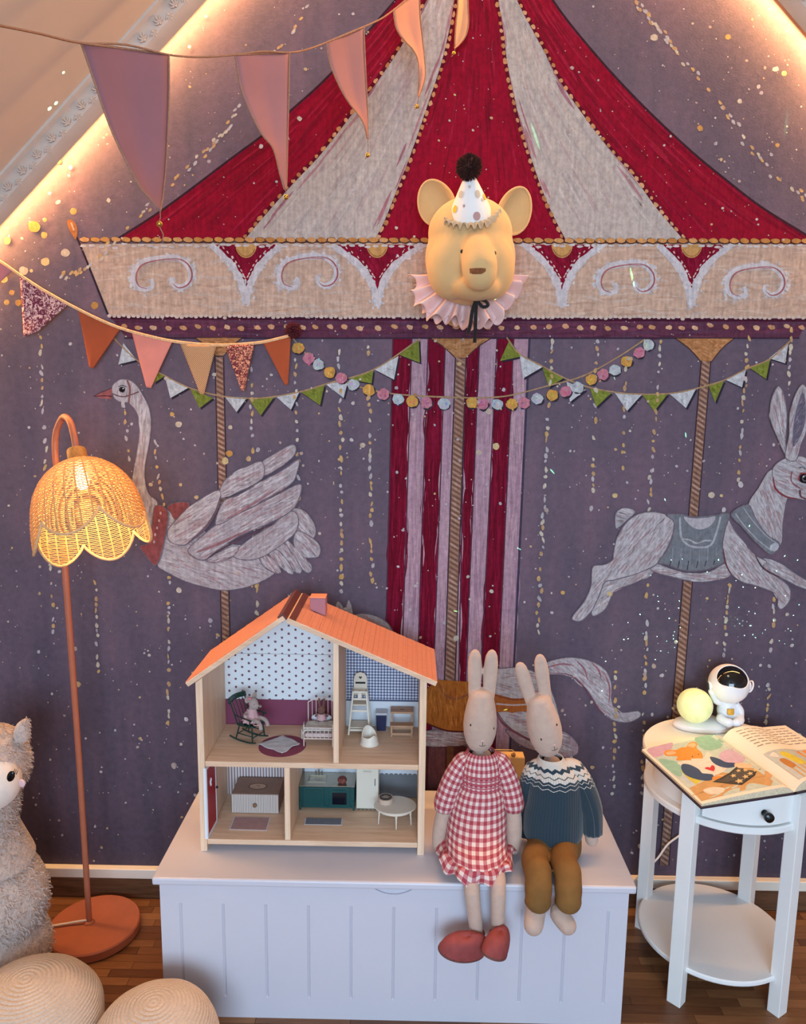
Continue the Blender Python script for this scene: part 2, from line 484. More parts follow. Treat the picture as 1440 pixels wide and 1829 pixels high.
# canopy
eL = [(760, -60), (707, 0), (592, 131), (517, 200), (472, 240), (415, 282), (295, 372), (205, 430)]
e1 = [(790, -60), (765, -10), (720, 72), (675, 140), (625, 205), (570, 275), (520, 328), (465, 390), (432, 430)]
e2 = [(828, -60), (815, 0), (806, 52), (791, 115), (768, 185), (739, 270), (712, 340), (690, 395), (672, 430)]
e3 = [(875, -60), (887, 0), (897, 60), (905, 125), (925, 215), (945, 280), (962, 330), (980, 375), (1008, 430)]
e4 = [(905, -60), (927, 0), (950, 45), (977, 95), (1000, 140), (1045, 205), (1087, 260), (1135, 315), (1175, 370), (1228, 432)]
e5 = [(950, -60), (987, 0), (1020, 45), (1070, 105), (1120, 160), (1175, 215), (1240, 275), (1295, 320), (1360, 370), (1440, 420), (1462, 436)]
cv = Paint(2)
sm = lambda e: [(p.x, p.y) for p in smoothpts([Vector(q) for q in e], 5)]
for a, b, c in ((eL, e1, CRIM), (e1, e2, CREAM), (e2, e3, CRIM), (e3, e4, CREAM), (e4, e5, CRIM)):
    pg = sm(a)+sm(b)[::-1]; cv.k = 2; cv.poly(pg, c)
    for lo, hi, nn in ((0, 430, 120),):
        cv.k = 3
        for _ in range(nn):
            f, g = cv.rnd.random(), cv.rnd.random()*.86
            A, B = sm(a), sm(b); ln = .06+.1*cv.rnd.random()
            pts = []
            for gg in (g, g+ln/2, g+ln):
                gg = min(gg, .99); i, j = int(gg*(len(A)-1)), int(gg*(len(B)-1))
                pts.append((lerp(A[i][0], B[j][0], f), lerp(A[i][1], B[j][1], f)))
            cols = [(134, 12, 42), (160, 24, 56), (124, 10, 38), (150, 14, 46)] if c == CRIM else [(204, 194, 188), (188, 168, 166), (196, 182, 174), (182, 172, 168)]
            if c != CRIM and (f < .13 or f > .87): cols = [(170, 116, 128), (182, 136, 142)]
            cv.line(pts, cv.rnd.uniform(2, 6), cv.rnd.choice(cols), 3, .9)
cv.k = 5
for e in (eL, e5): cv.line(e, 4, (60, 30, 46))
for e in (e1, e2, e3, e4): cv.line(e, 6, (96, 10, 34))
cv.k = 6
for e in (e1, e2, e3, e4):
    S = smoothpts([Vector(q) for q in e], 14); d = 0
    for i in range(1, len(S)):
        d += (S[i]-S[i-1]).length
        if d > 13:
            d = 0; a = math.atan2((S[i]-S[i-1]).y, (S[i]-S[i-1]).x)
            cv.dot(S[i].x+cv.rnd.uniform(-1, 1), S[i].y, cv.rnd.uniform(3.5, 6), cv.rnd.uniform(2.6, 4), cv.rnd.choice([(206, 150, 104), (190, 130, 84), (214, 166, 124)]), 8, a, .2)
cv.build('painted_canopy')
# scalloped band
sb = Paint(4, seed=2)
band = [(143, 436), (500, 434), (900, 434), (1480, 437), (1480, 569), (900, 567), (500, 566), (196, 564)]
sb.poly(band, BEIGE); sb.up()
sb.hatch(band, 0, 420, [(214, 188, 170), (196, 164, 144), (210, 178, 156), (204, 184, 172)], 4, 70, .1)
for xc, x0, x1, ty in ((440, 382, 499, 517), (674, 598, 752, 521), (1004, 942, 1072, 521), (1235, 1180, 1303, 521)):
    sb.k = 6
    lft = [(x0, 437), (lerp(x0, xc, .55), 468), (lerp(x0, xc, .85), 495), (xc, ty)]
    rgt = [(x1, 437), (lerp(x1, xc, .55), 466), (lerp(x1, xc, .85), 494), (xc, ty)]
    V = sm(lft)+sm(rgt)[::-1]
    sb.poly(V, (134, 12, 46)); sb.up(); sb.hatch(V, 1.3, 40, [(118, 8, 38), (150, 20, 58)], 3, 24)
    for S in (lft, rgt):
        sg = -1 if S is lft else 1
        O = [(p[0]+sg*5, p[1]) for p in S]+[(xc+sg*2, ty+26)]
        sb.up(); sb.line(O, 13, (206, 204, 210), 6, .3, .5)
        for j in range(40):
            q = smoothpts([Vector(p) for p in O], 8); p = sb.rnd.choice(q)
            sb.dot(p.x+sb.rnd.gauss(0, 5), p.y+sb.rnd.gauss(0, 3), 3.2, 2, sb.rnd.choice([(214, 212, 216), (198, 194, 200)]), 6, sb.rnd.random()*3)
        q = smoothpts([Vector((lerp(p[0], xc, .12)-sg*5, p[1])) for p in S[:-1]], 4)
        for p in q: sb.dot(p.x, p.y, 3, 1.2, (222, 196, 190), 6, 1.0*-sg)
    sb.up(); sb.poly([(xc+math.cos(a)*19, 437+math.sin(a)*24) for a in [i*math.pi/12 for i in range(13)]], (206, 160, 100))
    sb.up(); sb.line([(xc+math.cos(a)*17, 437+math.sin(a)*21) for a in [i*math.pi/8 for i in range(1, 8)]], 2, (166, 116, 66))
for cx, cy, sc in ((290, 489, 1), (550, 486, 1.0), (1118, 497, .95), (1349, 503, .98)):
    sb.k = 8
    base = [(-20, 9), (-17, 22), (-30, 28), (-46, 22), (-51, 6), (-45, -12), (-30, -22), (2, -28), (32, -26), (48, -12), (51, 6), (42, 20), (27, 24), (17, 16), (17, 6)]
    P_ = [(cx+a*sc, cy+b*sc) for a, b in base]
    for j in range(80):
        q = smoothpts([Vector(p) for p in P_], 6); p = sb.rnd.choice(q); o = (p-Vector((cx, cy)))*.14
        sb.dot(p.x+o.x+sb.rnd.gauss(0, 2.5), p.y+o.y+sb.rnd.gauss(0, 2.5), 4, 2.5, sb.rnd.choice([(210, 208, 212), (200, 190, 192)]), 6, sb.rnd.random()*3, .3)
    sb.up(); sb.line(P_, 11, (208, 206, 212), 6, .5, .25)
    sb.up(); sb.line([(cx+a*sc*.93+1, cy+b*sc*.93+1) for a, b in base[2:9]], 3, (176, 112, 112), 6, .7)
    sb.line([(cx+a*sc+2, cy+b*sc+1) for a, b in base[7:14]], 3, (166, 96, 100), 6, .8)
sb.k = 12
for i in range(90):
    x = 150+i*14.5+sb.rnd.gauss(0, 2); sb.dot(x, 439+sb.rnd.gauss(0, 1.5), 6, 2.4, (214, 206, 204), 7)
for i in range(150):
    x = 196+i*8.6; sb.dot(x, 565+(x-196)*.002+sb.rnd.gauss(0, 1), 4, 3, (212, 196, 186), 6)
sb.line([(126, 405), (143, 436), (195, 566)], 3.5, (52, 38, 50), 4)
sb.up(); sb.poly([(121, 395), (128, 393), (137, 402), (139, 416), (136, 428), (130, 420), (123, 408)], (176, 112, 66), 4); sb.up(); sb.line([(128, 398), (133, 412)], 3, (226, 182, 150), 0)
x = 152
while x < 1480:
    sb.k = 13; sb.dot(x, 429+(x-152)*.002, 9.6, 5.6, (88, 52, 40), 10, .1)
    sb.k = 14; sb.dot(x, 428+(x-152)*.002, 8.6, 4.4, sb.rnd.choice([(206, 148, 84), (196, 136, 76), (214, 160, 104)]), 10, .1)
    x += 18.4
sb.build('painted_scallop_band')
pb = Paint(3, seed=4)
pg = [(196, 564), (1480, 567), (1480, 570), (1436, 585), (1427, 603), (900, 603), (225, 603)]
pb.poly(pg, (100, 54, 76)); pb.up(); pb.hatch(pg, 0, 130, [(112, 60, 84), (90, 46, 68), (96, 62, 84)], 4, 90, .02)
pb.up(); pb.line([(222, 604), (900, 604), (1428, 604)], 3, (64, 46, 64), 0); pb.line([(198, 568), (900, 571), (1440, 572)], 5, (70, 20, 44), 0)
x = 222
while x < 1435:
    pb.up(0); pb.k = 6; pb.dot(x, 585+pb.rnd.gauss(0, 1), 6.2, 4.2, pb.rnd.choice([(210, 160, 122), (200, 150, 106), (218, 176, 140)]), 8, .3, .2); x += 26.5+pb.rnd.gauss(0, 2)
pb.build('painted_dotted_band')
# striped curtain
ct = Paint(2, seed=5)
top = [702, 736, 765, 796, 832, 857, 888, 918, 946]; bot = [688, 718, 746, 775, 820, 833, 860, 891, 918]
top.insert(4, 815); bot.insert(4, 800)
cc = [(124, 12, 44), (186, 150, 166)]; seq = [0, 1, 0, 1, 1, 0, 1, 0, 1]
for i, k in enumerate(seq):
    xb = lambda a, b: b+(b-a)*.35
    P0, P1 = top[i], top[i+1]; Q0, Q1 = xb(top[i], bot[i]), xb(top[i+1], bot[i+1])
    pg = [(P0, 603), (P1, 603), (Q1, 1400), (Q0, 1400)]
    ct.k = 2; ct.poly(pg, cc[k]); ct.k = 3
    ct.hatch(pg, 1.59, 150, [(112, 8, 38), (136, 18, 54), (104, 8, 34)] if k == 0 else [(196, 162, 176), (168, 134, 152), (178, 146, 160), (190, 158, 168)], 3, 120, .01)
    ct.k = 4; ct.line([(P0, 603), (Q0, 1400)], 2.2, (88, 50, 70), 0)
ct.line([(946, 603), (bot[-1]+(bot[-1]-946)*.35, 1400)], 4, (70, 62, 84), 0)
ct.build('painted_curtain')
# carousel poles with their caps
def pole(segs, w, cap, seed, name):
    p = Paint(7, seed=seed)
    if cap:
        x0, x1, xa, xb, y0, y1 = cap; ym = lerp(y0, y1, .45)
        pts = sm([(x0, y0), (lerp(x0, xa, .55), ym), (xa, y1)])+sm([(x1, y0), (lerp(x1, xb, .55), ym), (xb, y1)])[::-1]
        p.poly(pts, (190, 134, 88)); p.up(); p.hatch(pts, .2, 40, [(204, 150, 104), (174, 118, 74)], 3, 22, .5); p.line(pts+[pts[0]], 2, (88, 60, 56), 0)
    for (a, b) in segs:
        a, b = Vector(a), Vector(b); L = (b-a).length; d = (b-a)/L; n = Vector((-d.y, d.x))
        p.k = 8; p.line([a+n*0, b], w+4, (66, 50, 60), 0); p.k = 9; p.line([a, b], w, (146, 108, 92), 0)
        p.k = 10; s = 4
        while s < L-6:
            q = a+d*s
            p.line([q+n*(w*.48)-d*w*.28, q, q-n*(w*.48)+d*w*.28], 3.4, p.rnd.choice([(178, 142, 122), (168, 130, 108), (190, 156, 136)]), 3, .6)
            p.line([q+n*(w*.48)-d*w*.28+d*4.6, q+d*4.6, q-n*(w*.48)+d*w*.28+d*4.6], 1.8, (112, 82, 72), 3, .6)
            s += 9.2
    p.build(name)
pole([((392, 638), (405, 1200))], 13, (348, 434, 385, 400, 603, 636), 11, 'painted_carousel_pole')
pole([((823, 640), (803, 1230))], 17, (768, 878, 814, 832, 604, 640), 12, 'painted_carousel_pole')
pole([((1261, 645), (1238, 925)), ((1229, 1030), (1186, 1545))], 15, (1206, 1312, 1252, 1271, 604, 646), 13, 'painted_carousel_pole')

# painted bunting and pompom string
bt = Paint(12, seed=6)
WT, GR = (202, 206, 210), (128, 138, 56)
flags = [(WT, (221, 613), (245, 643), (212, 651)), (GR, (274, 660), (294, 672), (276, 684)), (WT, (295, 672), (338, 692), (305, 711)), (GR, (340, 694), (381, 711), (357, 729)),
 (WT, (402, 708), (442, 710), (423, 736)), (GR, (443, 711), (490, 709), (466, 742)), (WT, (492, 707), (535, 700), (520, 732)), (GR, (536, 699), (580, 687), (572, 724)),
 (WT, (582, 686), (622, 680), (614, 711)), (GR, (625, 677), (667, 661), (664, 685)), (WT, (669, 660), (712, 636), (704, 678)), (GR, (714, 634), (748, 606), (750, 648)),
 (GR, (910, 607), (893, 645), (930, 637)), (WT, (928, 633), (970, 655), (934, 676)), (GR, (969, 657), (1007, 675), (980, 692)), (WT, (1012, 682), (1046, 696), (1018, 718)),
 (GR, (1053, 692), (1092, 702), (1065, 727)), (WT, (1098, 702), (1146, 705), (1120, 734)), (GR, (1148, 706), (1193, 703), (1168, 735)), (WT, (1195, 703), (1243, 694), (1225, 729)),
 (GR, (1264, 686), (1293, 680), (1277, 719)), (WT, (1295, 678), (1332, 660), (1325, 692)), (GR, (1337, 656), (1375, 642), (1368, 677)), (WT, (1373, 640), (1408, 612), (1402, 649))]
for c, a, b, d in flags:
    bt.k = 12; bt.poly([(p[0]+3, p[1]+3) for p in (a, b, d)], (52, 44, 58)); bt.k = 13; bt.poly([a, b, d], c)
    bt.k = 14; bt.hatch([a, b, d], .6, 10, [tuple(min(255, v+14) for v in c), tuple(v-20 for v in c)], 2.4, 12, .6)
bt.k = 15
for ln in ([(200, 600), (245, 643), (295, 671), (340, 693), (400, 708), (466, 711), (535, 700), (582, 686), (668, 660), (750, 605)], [(905, 603), (928, 632), (970, 655), (1010, 676), (1053, 692), (1120, 703), (1193, 703), (1243, 694), (1293, 679), (1335, 658), (1375, 641), (1412, 608)],
           [(520, 600), (560, 645), (620, 683), (700, 703), (820, 710), (900, 708), (975, 690), (1040, 672), (1100, 640), (1152, 606)]): bt.line(ln, 2.6, (176, 144, 108), 6, 0, .4)
cw, cg, cp = (186, 196, 200), (212, 162, 82), (198, 128, 146)
poms = [(533, 622, cg), (552, 640, cp), (569, 651, cw), (589, 665, cg), (610, 675, cp), (631, 687, cw), (659, 697, cg), (685, 704, cp), (711, 713, cw), (737, 717, cg), (762, 720, cp), (793, 721, cw), (843, 719, cg), (862, 722, cp), (888, 722, cw), (914, 722, cg), (936, 719, cp), (960, 712, cw), (986, 706, cg), (1010, 699, cp), (1032, 692, cw), (1056, 678, cg), (1077, 669, cp), (1098, 661, cw), (1119, 646, cg), (1141, 630, cp), (1158, 616, cw)]
for x, y, c in poms:
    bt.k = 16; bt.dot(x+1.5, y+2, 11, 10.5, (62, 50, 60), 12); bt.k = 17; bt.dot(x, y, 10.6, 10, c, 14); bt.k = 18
    for j in range(6): bt.dot(x+bt.rnd.gauss(0, 4), y+bt.rnd.gauss(0, 4), 2.6, 1.6, tuple(max(0, min(255, v+bt.rnd.choice((-24, 20)))) for v in c), 6, bt.rnd.random()*3)
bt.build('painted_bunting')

# swan
sw = Paint(11, lambda x, y: (140+x/3.13, 660+y/3.13), 21)
G1, G2 = (182, 174, 178), (164, 156, 164)
LS, DS, PS = [(204, 200, 204), (196, 190, 196)], [(128, 116, 124), (142, 130, 138)], [(172, 142, 148), (178, 150, 154)]
def feather(p, pts, ang, base=G1, dark=4, n=70):
    p.k += 1; q = p.poly(pts, base, 4); p.k += 1
    p.hatch(q, ang, n, LS+[(180, 172, 176), (174, 162, 166)], 9, 110, .08); p.hatch(q, ang, n//4, PS, 8, 120, .06); p.hatch(q, ang, n//3, DS, 3, 60, .1)
    p.line(q+[q[0]], dark, (122, 108, 118), 0, 0, .6)
neck = [(188, 112), (200, 80), (240, 55), (290, 60), (330, 90), (355, 130), (388, 190), (405, 250), (408, 320), (400, 400), (385, 480), (373, 560), (378, 640), (400, 700), (445, 745), (440, 860), (410, 930), (330, 900), (290, 800), (285, 700), (300, 620), (312, 550), (326, 470), (340, 390), (344, 310), (334, 258), (310, 215), (275, 186), (230, 180), (200, 155)]
feather(sw, neck, 1.62, (190, 182, 188), 5, 110)
sw.up(); sw.poly([(190, 104), (188, 165), (140, 163), (88, 150), (130, 128)], (166, 98, 98)); sw.up(); sw.line([(95, 150), (150, 147), (190, 150)], 5, (84, 44, 52)); sw.line([(190, 104), (130, 128), (88, 150)], 4, (96, 56, 62), 0)
sw.dot(247, 112, 19, 17, (70, 58, 62)); sw.up(); sw.dot(248, 112, 14, 13, (26, 20, 26)); sw.up(); sw.dot(253, 106, 4, 4, (220, 220, 220)); sw.line([(226, 98), (246, 88), (272, 98)], 4, (60, 50, 56))
sw.line([(276, 60), (291, 112), (283, 188)], 11, (140, 96, 96)); sw.line([(190, 134), (255, 152), (342, 124)], 7, (120, 88, 92))
body = [(470, 790), (540, 800), (620, 840), (700, 900), (800, 960), (900, 980), (1020, 1010), (1100, 1100), (1090, 1145), (1000, 1195), (900, 1225), (800, 1232), (700, 1212), (600, 1182), (500, 1132), (440, 1085), (450, 960)]
feather(sw, body, .35, (188, 180, 184), 4, 160)
feather(sw, [(500, 770), (540, 745), (622, 745), (590, 810), (545, 838), (520, 800)], .2, (146, 82, 84), 4, 0)
for f_, a_ in (([(1190, 785), (1250, 780), (1310, 840), (1330, 905), (1308, 947), (1258, 938), (1215, 880)], .9), ([(1225, 900), (1310, 940), (1352, 985), (1348, 1040), (1300, 1052), (1250, 1040), (1205, 975)], .8), ([(1170, 950), (1250, 1040), (1303, 1085), (1303, 1128), (1268, 1128), (1200, 1050), (1150, 980)], .9),
    ([(1090, 1000), (1150, 970), (1210, 1050), (1250, 1110), (1240, 1138), (1200, 1120), (1140, 1060)], 1.0), ([(1060, 1010), (1120, 1010), (1180, 1080), (1206, 1130), (1190, 1142), (1140, 1110), (1090, 1060)], 1.0), ([(1010, 1040), (1070, 1040), (1135, 1120), (1112, 1138), (1050, 1108)], 1.0),
    ([(870, 1035), (940, 960), (1080, 870), (1190, 790), (1232, 830), (1215, 910), (1120, 990), (1020, 1050), (930, 1062)], -.6), ([(810, 1010), (900, 985), (870, 1040), (780, 1075), (715, 1062)], -.3)):
    feather(sw, f_, a_, G1 if len(f_) > 5 else (150, 124, 132), 5)
feather(sw, [(620, 1000), (700, 925), (800, 850), (950, 780), (1100, 705), (1243, 638), (1236, 720), (1190, 790), (1080, 852), (900, 930), (780, 1010), (710, 1062), (640, 1040)], -.5, (178, 168, 174), 6, 150)
feather(sw, [(770, 850), (815, 735), (900, 700), (1000, 640), (1130, 570), (1232, 503), (1226, 570), (1190, 640), (1050, 722), (900, 802), (800, 860)], -.5, (184, 176, 182), 6, 120)
feather(sw, [(1025, 522), (1100, 470), (1190, 420), (1220, 435), (1205, 485), (1130, 545), (1038, 592)], -.55, (182, 176, 182), 5)
feather(sw, [(790, 700), (828, 610), (950, 540), (1030, 513), (1042, 588), (1000, 632), (900, 682), (815, 715)], -.45, (178, 170, 176), 5)
feather(sw, [(505, 900), (560, 830), (640, 755), (788, 672), (790, 760), (735, 850), (650, 935), (600, 978), (520, 960)], -.5, (190, 182, 186), 5, 120)
sw.up(); sw.line([(605, 975), (700, 900), (770, 800), (800, 700)], 16, (112, 92, 102), 5, .9); sw.line([(715, 1062), (790, 1010), (930, 935), (1120, 850)], 12, (96, 74, 86), 5, .9)
sw.line([(660, 1020), (780, 975), (960, 890)], 16, (156, 112, 118), 5, .9); sw.line([(820, 840), (960, 760), (1120, 660)], 14, (164, 124, 130), 5, .9)
feather(sw, [(437, 760), (502, 783), (497, 900), (446, 1088), (380, 1030), (350, 985), (405, 960), (420, 850)], 1.6, (152, 84, 86), 5, 0)
sw.up()
for x, y in ((467, 800), (458, 842), (447, 882), (436, 920), (430, 960)): sw.dot(x, y, 6, 9, (206, 178, 178))
sw.build('painted_swan')

# leaping rabbit
rb = Paint(11, lambda x, y: (1010+x/3.349, 680+y/3.349), 22)
RB = (186, 180, 184)
feather(rb, [(300, 880), (298, 800), (330, 765), (380, 762), (418, 785), (372, 830), (330, 868)], .3, (170, 170, 176), 4)
feather(rb, [(235, 1205), (180, 1330), (155, 1385), (175, 1405), (240, 1362), (282, 1272), (312, 1245), (420, 1205), (530, 1142), (500, 1105), (380, 1160), (280, 1185)], -.6, RB, 5)
feather(rb, [(1185, 1060), (1280, 1088), (1370, 1150), (1445, 1195), (1475, 1225), (1460, 1250), (1380, 1225), (1280, 1172), (1170, 1110)], .5, RB, 5)
feather(rb, [(525, 1085), (620, 1120), (740, 1150), (860, 1140), (960, 1090), (990, 1160), (900, 1192), (780, 1202), (640, 1172), (515, 1135)], .05, RB, 5)
feather(rb, [(645, 830), (600, 800), (520, 783), (430, 798), (360, 850), (310, 930), (287, 1020), (280, 1070), (230, 1098), (165, 1108), (155, 1160), (150, 1230), (110, 1320), (42, 1405), (50, 1432), (92, 1435), (150, 1382), (200, 1285), (232, 1205), (290, 1190), (400, 1160), (480, 1130), (548, 1090), (605, 1000), (645, 900)], -.9, (192, 186, 190), 6, 200)
feather(rb, [(600, 800), (700, 798), (760, 815), (900, 800), (978, 793), (962, 880), (940, 960), (948, 1070), (920, 1102), (860, 1122), (780, 1136), (700, 1132), (600, 1096), (552, 1085), (620, 985), (648, 850)], 1.5, (126, 130, 138), 7, 0)
rb.up(); rb.poly([(705, 815), (745, 820), (800, 822), (860, 815), (895, 812), (870, 860), (810, 888), (750, 870)], (190, 186, 194), 4)
rb.up(); rb.line([(682, 815), (684, 880), (695, 945), (740, 985), (800, 995), (860, 985), (893, 930), (925, 810)], 13, (178, 180, 186), 6, .2, .3)
rb.line([(700, 945), (740, 950), (780, 970), (830, 955), (870, 955)], 9, (184, 184, 190), 6, 0, .5)
for x in (640, 690, 745, 800, 850, 900): rb.line([(x, 1000), (x-4, 1090)], 4, (150, 154, 160), 0); rb.line([(x-20, 1130-abs(x-745)*.2), (x-10, 1075)], 5, (66, 64, 74), 0)
feather(rb, [(975, 830), (1000, 880), (1060, 960), (1130, 1040), (1200, 1080), (1180, 1115), (1290, 1190), (1338, 1240), (1338, 1310), (1292, 1362), (1266, 1345), (1265, 1290), (1238, 1262), (1130, 1222), (1050, 1200), (988, 1152), (950, 1080), (936, 1000), (945, 920), (965, 850)], .9, (192, 186, 190), 6, 170)
rb.up(); rb.line([(1130, 1040), (1180, 1120), (1280, 1175)], 10, (84, 66, 76), 5, .8); rb.line([(940, 1000), (955, 1090), (990, 1160)], 9, (110, 66, 76), 5, .7)
feather(rb, [(1090, 740), (1150, 640), (1230, 530), (1330, 640), (1312, 740), (1295, 850), (1282, 980), (1200, 920), (1130, 830)], 1.2, (190, 184, 186), 4, 140)
feather(rb, [(1232, 540), (1262, 490), (1320, 460), (1400, 450), (1450, 475), (1510, 560), (1505, 670), (1450, 712), (1370, 702), (1290, 682), (1248, 640)], .4, (196, 192, 194), 5, 110)
rb.up(); rb.line([(1240, 570), (1250, 640), (1310, 690), (1390, 705)], 12, (142, 66, 72), 5, .8)
feather(rb, [(1310, 442), (1262, 340), (1220, 230), (1224, 120), (1262, 36), (1292, 60), (1312, 140), (1320, 230), (1312, 340)], 1.4, (186, 180, 182), 5)
feather(rb, [(1308, 455), (1330, 330), (1334, 200), (1370, 80), (1412, 22), (1445, 80), (1446, 260), (1402, 380), (1372, 475)], 1.8, (190, 186, 188), 5)
rb.up(); q = rb.poly([(1355, 395), (1358, 260), (1380, 150), (1414, 68), (1432, 180), (1412, 300)], (116, 108, 126), 4); rb.up(); rb.hatch(q, -.9, 40, [(150, 142, 160), (90, 80, 96)], 4, 40)
feather(rb, [(985, 795), (1085, 738), (1130, 820), (1200, 920), (1272, 970), (1225, 1037), (1130, 960), (1050, 870)], .9, (128, 132, 140), 6, 0)
rb.up(); rb.line([(1010, 790), (1060, 860), (1140, 945), (1228, 1015)], 6, (176, 178, 184)); rb.line([(1060, 760), (1110, 830), (1185, 915), (1250, 965)], 6, (176, 178, 184)); rb.dot(1243, 990, 24, 30, (196, 200, 208), 9, .8)
rb.line([(1348, 540), (1345, 600), (1395, 640)], 7, (150, 96, 100)); rb.up(); rb.dot(1422, 580, 40, 34, (150, 70, 74)); rb.up(); rb.dot(1424, 582, 32, 28, (24, 20, 24), 14); rb.up(); rb.dot(1424, 582, 18, 20, (110, 106, 112)); rb.up(); rb.dot(1424, 582, 11, 13, (16, 14, 18)); rb.up(); rb.dot(1416, 572, 5, 5, (235, 235, 235)); rb.line([(1388, 520), (1410, 514), (1428, 526)], 4, (40, 34, 38))
rb.line([(1395, 650), (1400, 690), (1440, 708)], 8, (120, 60, 66))
rb.build('painted_rabbit')

# horse behind the dolls
hs = Paint(11, lambda x, y: (740+x/3.4286, 1130+y/3.4286), 23)
feather(hs, [(795, 190), (900, 155), (1000, 153), (1100, 180), (1172, 230), (1207, 310), (1207, 400), (1228, 470), (1280, 488), (1370, 478), (1384, 510), (1330, 542), (1270, 547), (1190, 522), (1130, 460), (1070, 365), (1000, 290), (900, 255), (790, 250)], .7, (184, 176, 182), 5, 150)
hs.up()
for ln in ([(980, 160), (1040, 220), (1060, 290)], [(1080, 175), (1130, 230), (1145, 290)], [(1160, 240), (1195, 330), (1190, 440)], [(800, 215), (900, 190), (980, 200)]): hs.line(ln, 10, (160, 104, 116), 5, .9)
hs.line([(800, 245), (960, 260), (1060, 360), (1130, 470), (1210, 525)], 8, (130, 76, 92), 5, .8)
feather(hs, [(560, 590), (700, 640), (850, 600), (930, 610), (1000, 680), (990, 745), (880, 760), (760, 725), (640, 680)], .3, (170, 150, 160), 5, 60)
feather(hs, [(480, 240), (560, 215), (650, 212), (740, 240), (810, 300), (850, 380), (880, 480), (900, 590), (850, 650), (760, 680), (640, 620), (540, 530), (490, 420)], .2, (192, 188, 190), 5, 150)
hs.up(); hs.poly([(490, 370), (600, 400), (690, 400), (690, 480), (640, 480), (600, 490), (560, 480), (510, 485), (490, 470)], (176, 104, 52)); hs.up(); hs.line([(490, 378), (600, 405), (690, 402)], 12, (150, 80, 50)); hs.line([(500, 432), (600, 440), (690, 436)], 10, (196, 180, 176))
hs.line([(500, 480), (550, 560), (680, 640), (800, 680)], 14, (130, 80, 92), 5, .6)
feather(hs, [(60, 600), (300, 605), (330, 680), (60, 690)], .1, (170, 150, 150), 4)
hs.up(); q = hs.poly([(60, 360), (140, 285), (350, 298), (350, 600), (200, 596), (60, 545)], (178, 108, 44)); hs.up(); hs.hatch(q, 1.5, 60, [(196, 126, 58), (158, 88, 36)], 8, 90); hs.line([(150, 300), (180, 370), (250, 400), (340, 370)], 14, (150, 90, 60)); hs.line([(60, 545), (200, 596), (350, 602)], 10, (96, 40, 34))
hs.up(); hs.poly([(60, 700), (320, 690), (320, 1000), (60, 1000)], (88, 46, 50)); hs.up(); hs.poly([(90, 700), (190, 700), (185, 1000), (80, 1000)], (118, 76, 82)); hs.poly([(200, 690), (240, 690), (236, 1000), (196, 1000)], (118, 78, 52))
hs.build('painted_horse')
ha = Paint(11, seed=24)
feather(ha, [(600, 1105), (600, 1080), (606, 1074), (616, 1090), (615, 1106)], 1.5, (176, 170, 174), 1.4, 10); feather(ha, [(614, 1108), (618, 1085), (623, 1071), (629, 1085), (630, 1112)], 1.5, (180, 174, 178), 1.4, 10)
feather(ha, [(622, 1108), (640, 1096), (666, 1098), (690, 1110), (704, 1130), (712, 1145), (700, 1180), (620, 1150)], .5, (176, 170, 174), 1.4, 30)
ha.build('painted_horse_mane')

# strings of drops and splashes of paint
sp = Paint(16, seed=31); DC = [(206, 196, 178), (196, 160, 120), (190, 184, 188), (206, 170, 116)]
for x0, y0, x1, y1 in ((71, 575, 96, 1130), (222, 715, 232, 830), (275, 790, 292, 905), (303, 1020, 300, 1290), (447, 640, 462, 1140), (527, 615, 536, 960), (606, 615, 612, 1060), (660, 620, 664, 1050), (986, 610, 960, 1130), (1066, 610, 1057, 925), (1117, 660, 1112, 840), (1180, 610, 1158, 920), (1157, 1045, 1146, 1420), (1336, 605, 1318, 860), (1303, 1045, 1288, 1200), (1412, 590, 1408, 690), (1382, 1070, 1368, 1300), (1100, 1190, 1095, 1420), (447, 1000, 450, 1050), (170, 1040, 176, 1200)):
    y = y0
    while y < y1:
        f = (y-y0)/(y1-y0); x = lerp(x0, x1, f)+sp.rnd.gauss(0, 1.3)
        if sp.rnd.random() > .2: sp.dot(x, y, sp.rnd.uniform(1.8, 3.6), sp.rnd.uniform(3, 6.4), sp.rnd.choice(DC), 7, sp.rnd.gauss(0, .25), .25)
        y += sp.rnd.uniform(8, 17)
for ln in ([(110, 492), (170, 470), (235, 400), (330, 305), (400, 238), (455, 130), (520, 60), (560, 0)], [(1138, 5), (1165, 40), (1200, 82), (1255, 150), (1310, 222), (1370, 300), (1440, 358)]):
    S = smoothpts([Vector(p) for p in ln], 20)
    for i, p in enumerate(S):
        if sp.rnd.random() < .5: sp.dot(p.x+sp.rnd.gauss(0, 3), p.y+sp.rnd.gauss(0, 3), 4.6, 2.6, sp.rnd.choice(DC), 7, .9 if ln[0][0] > 900 else -.8, .25)
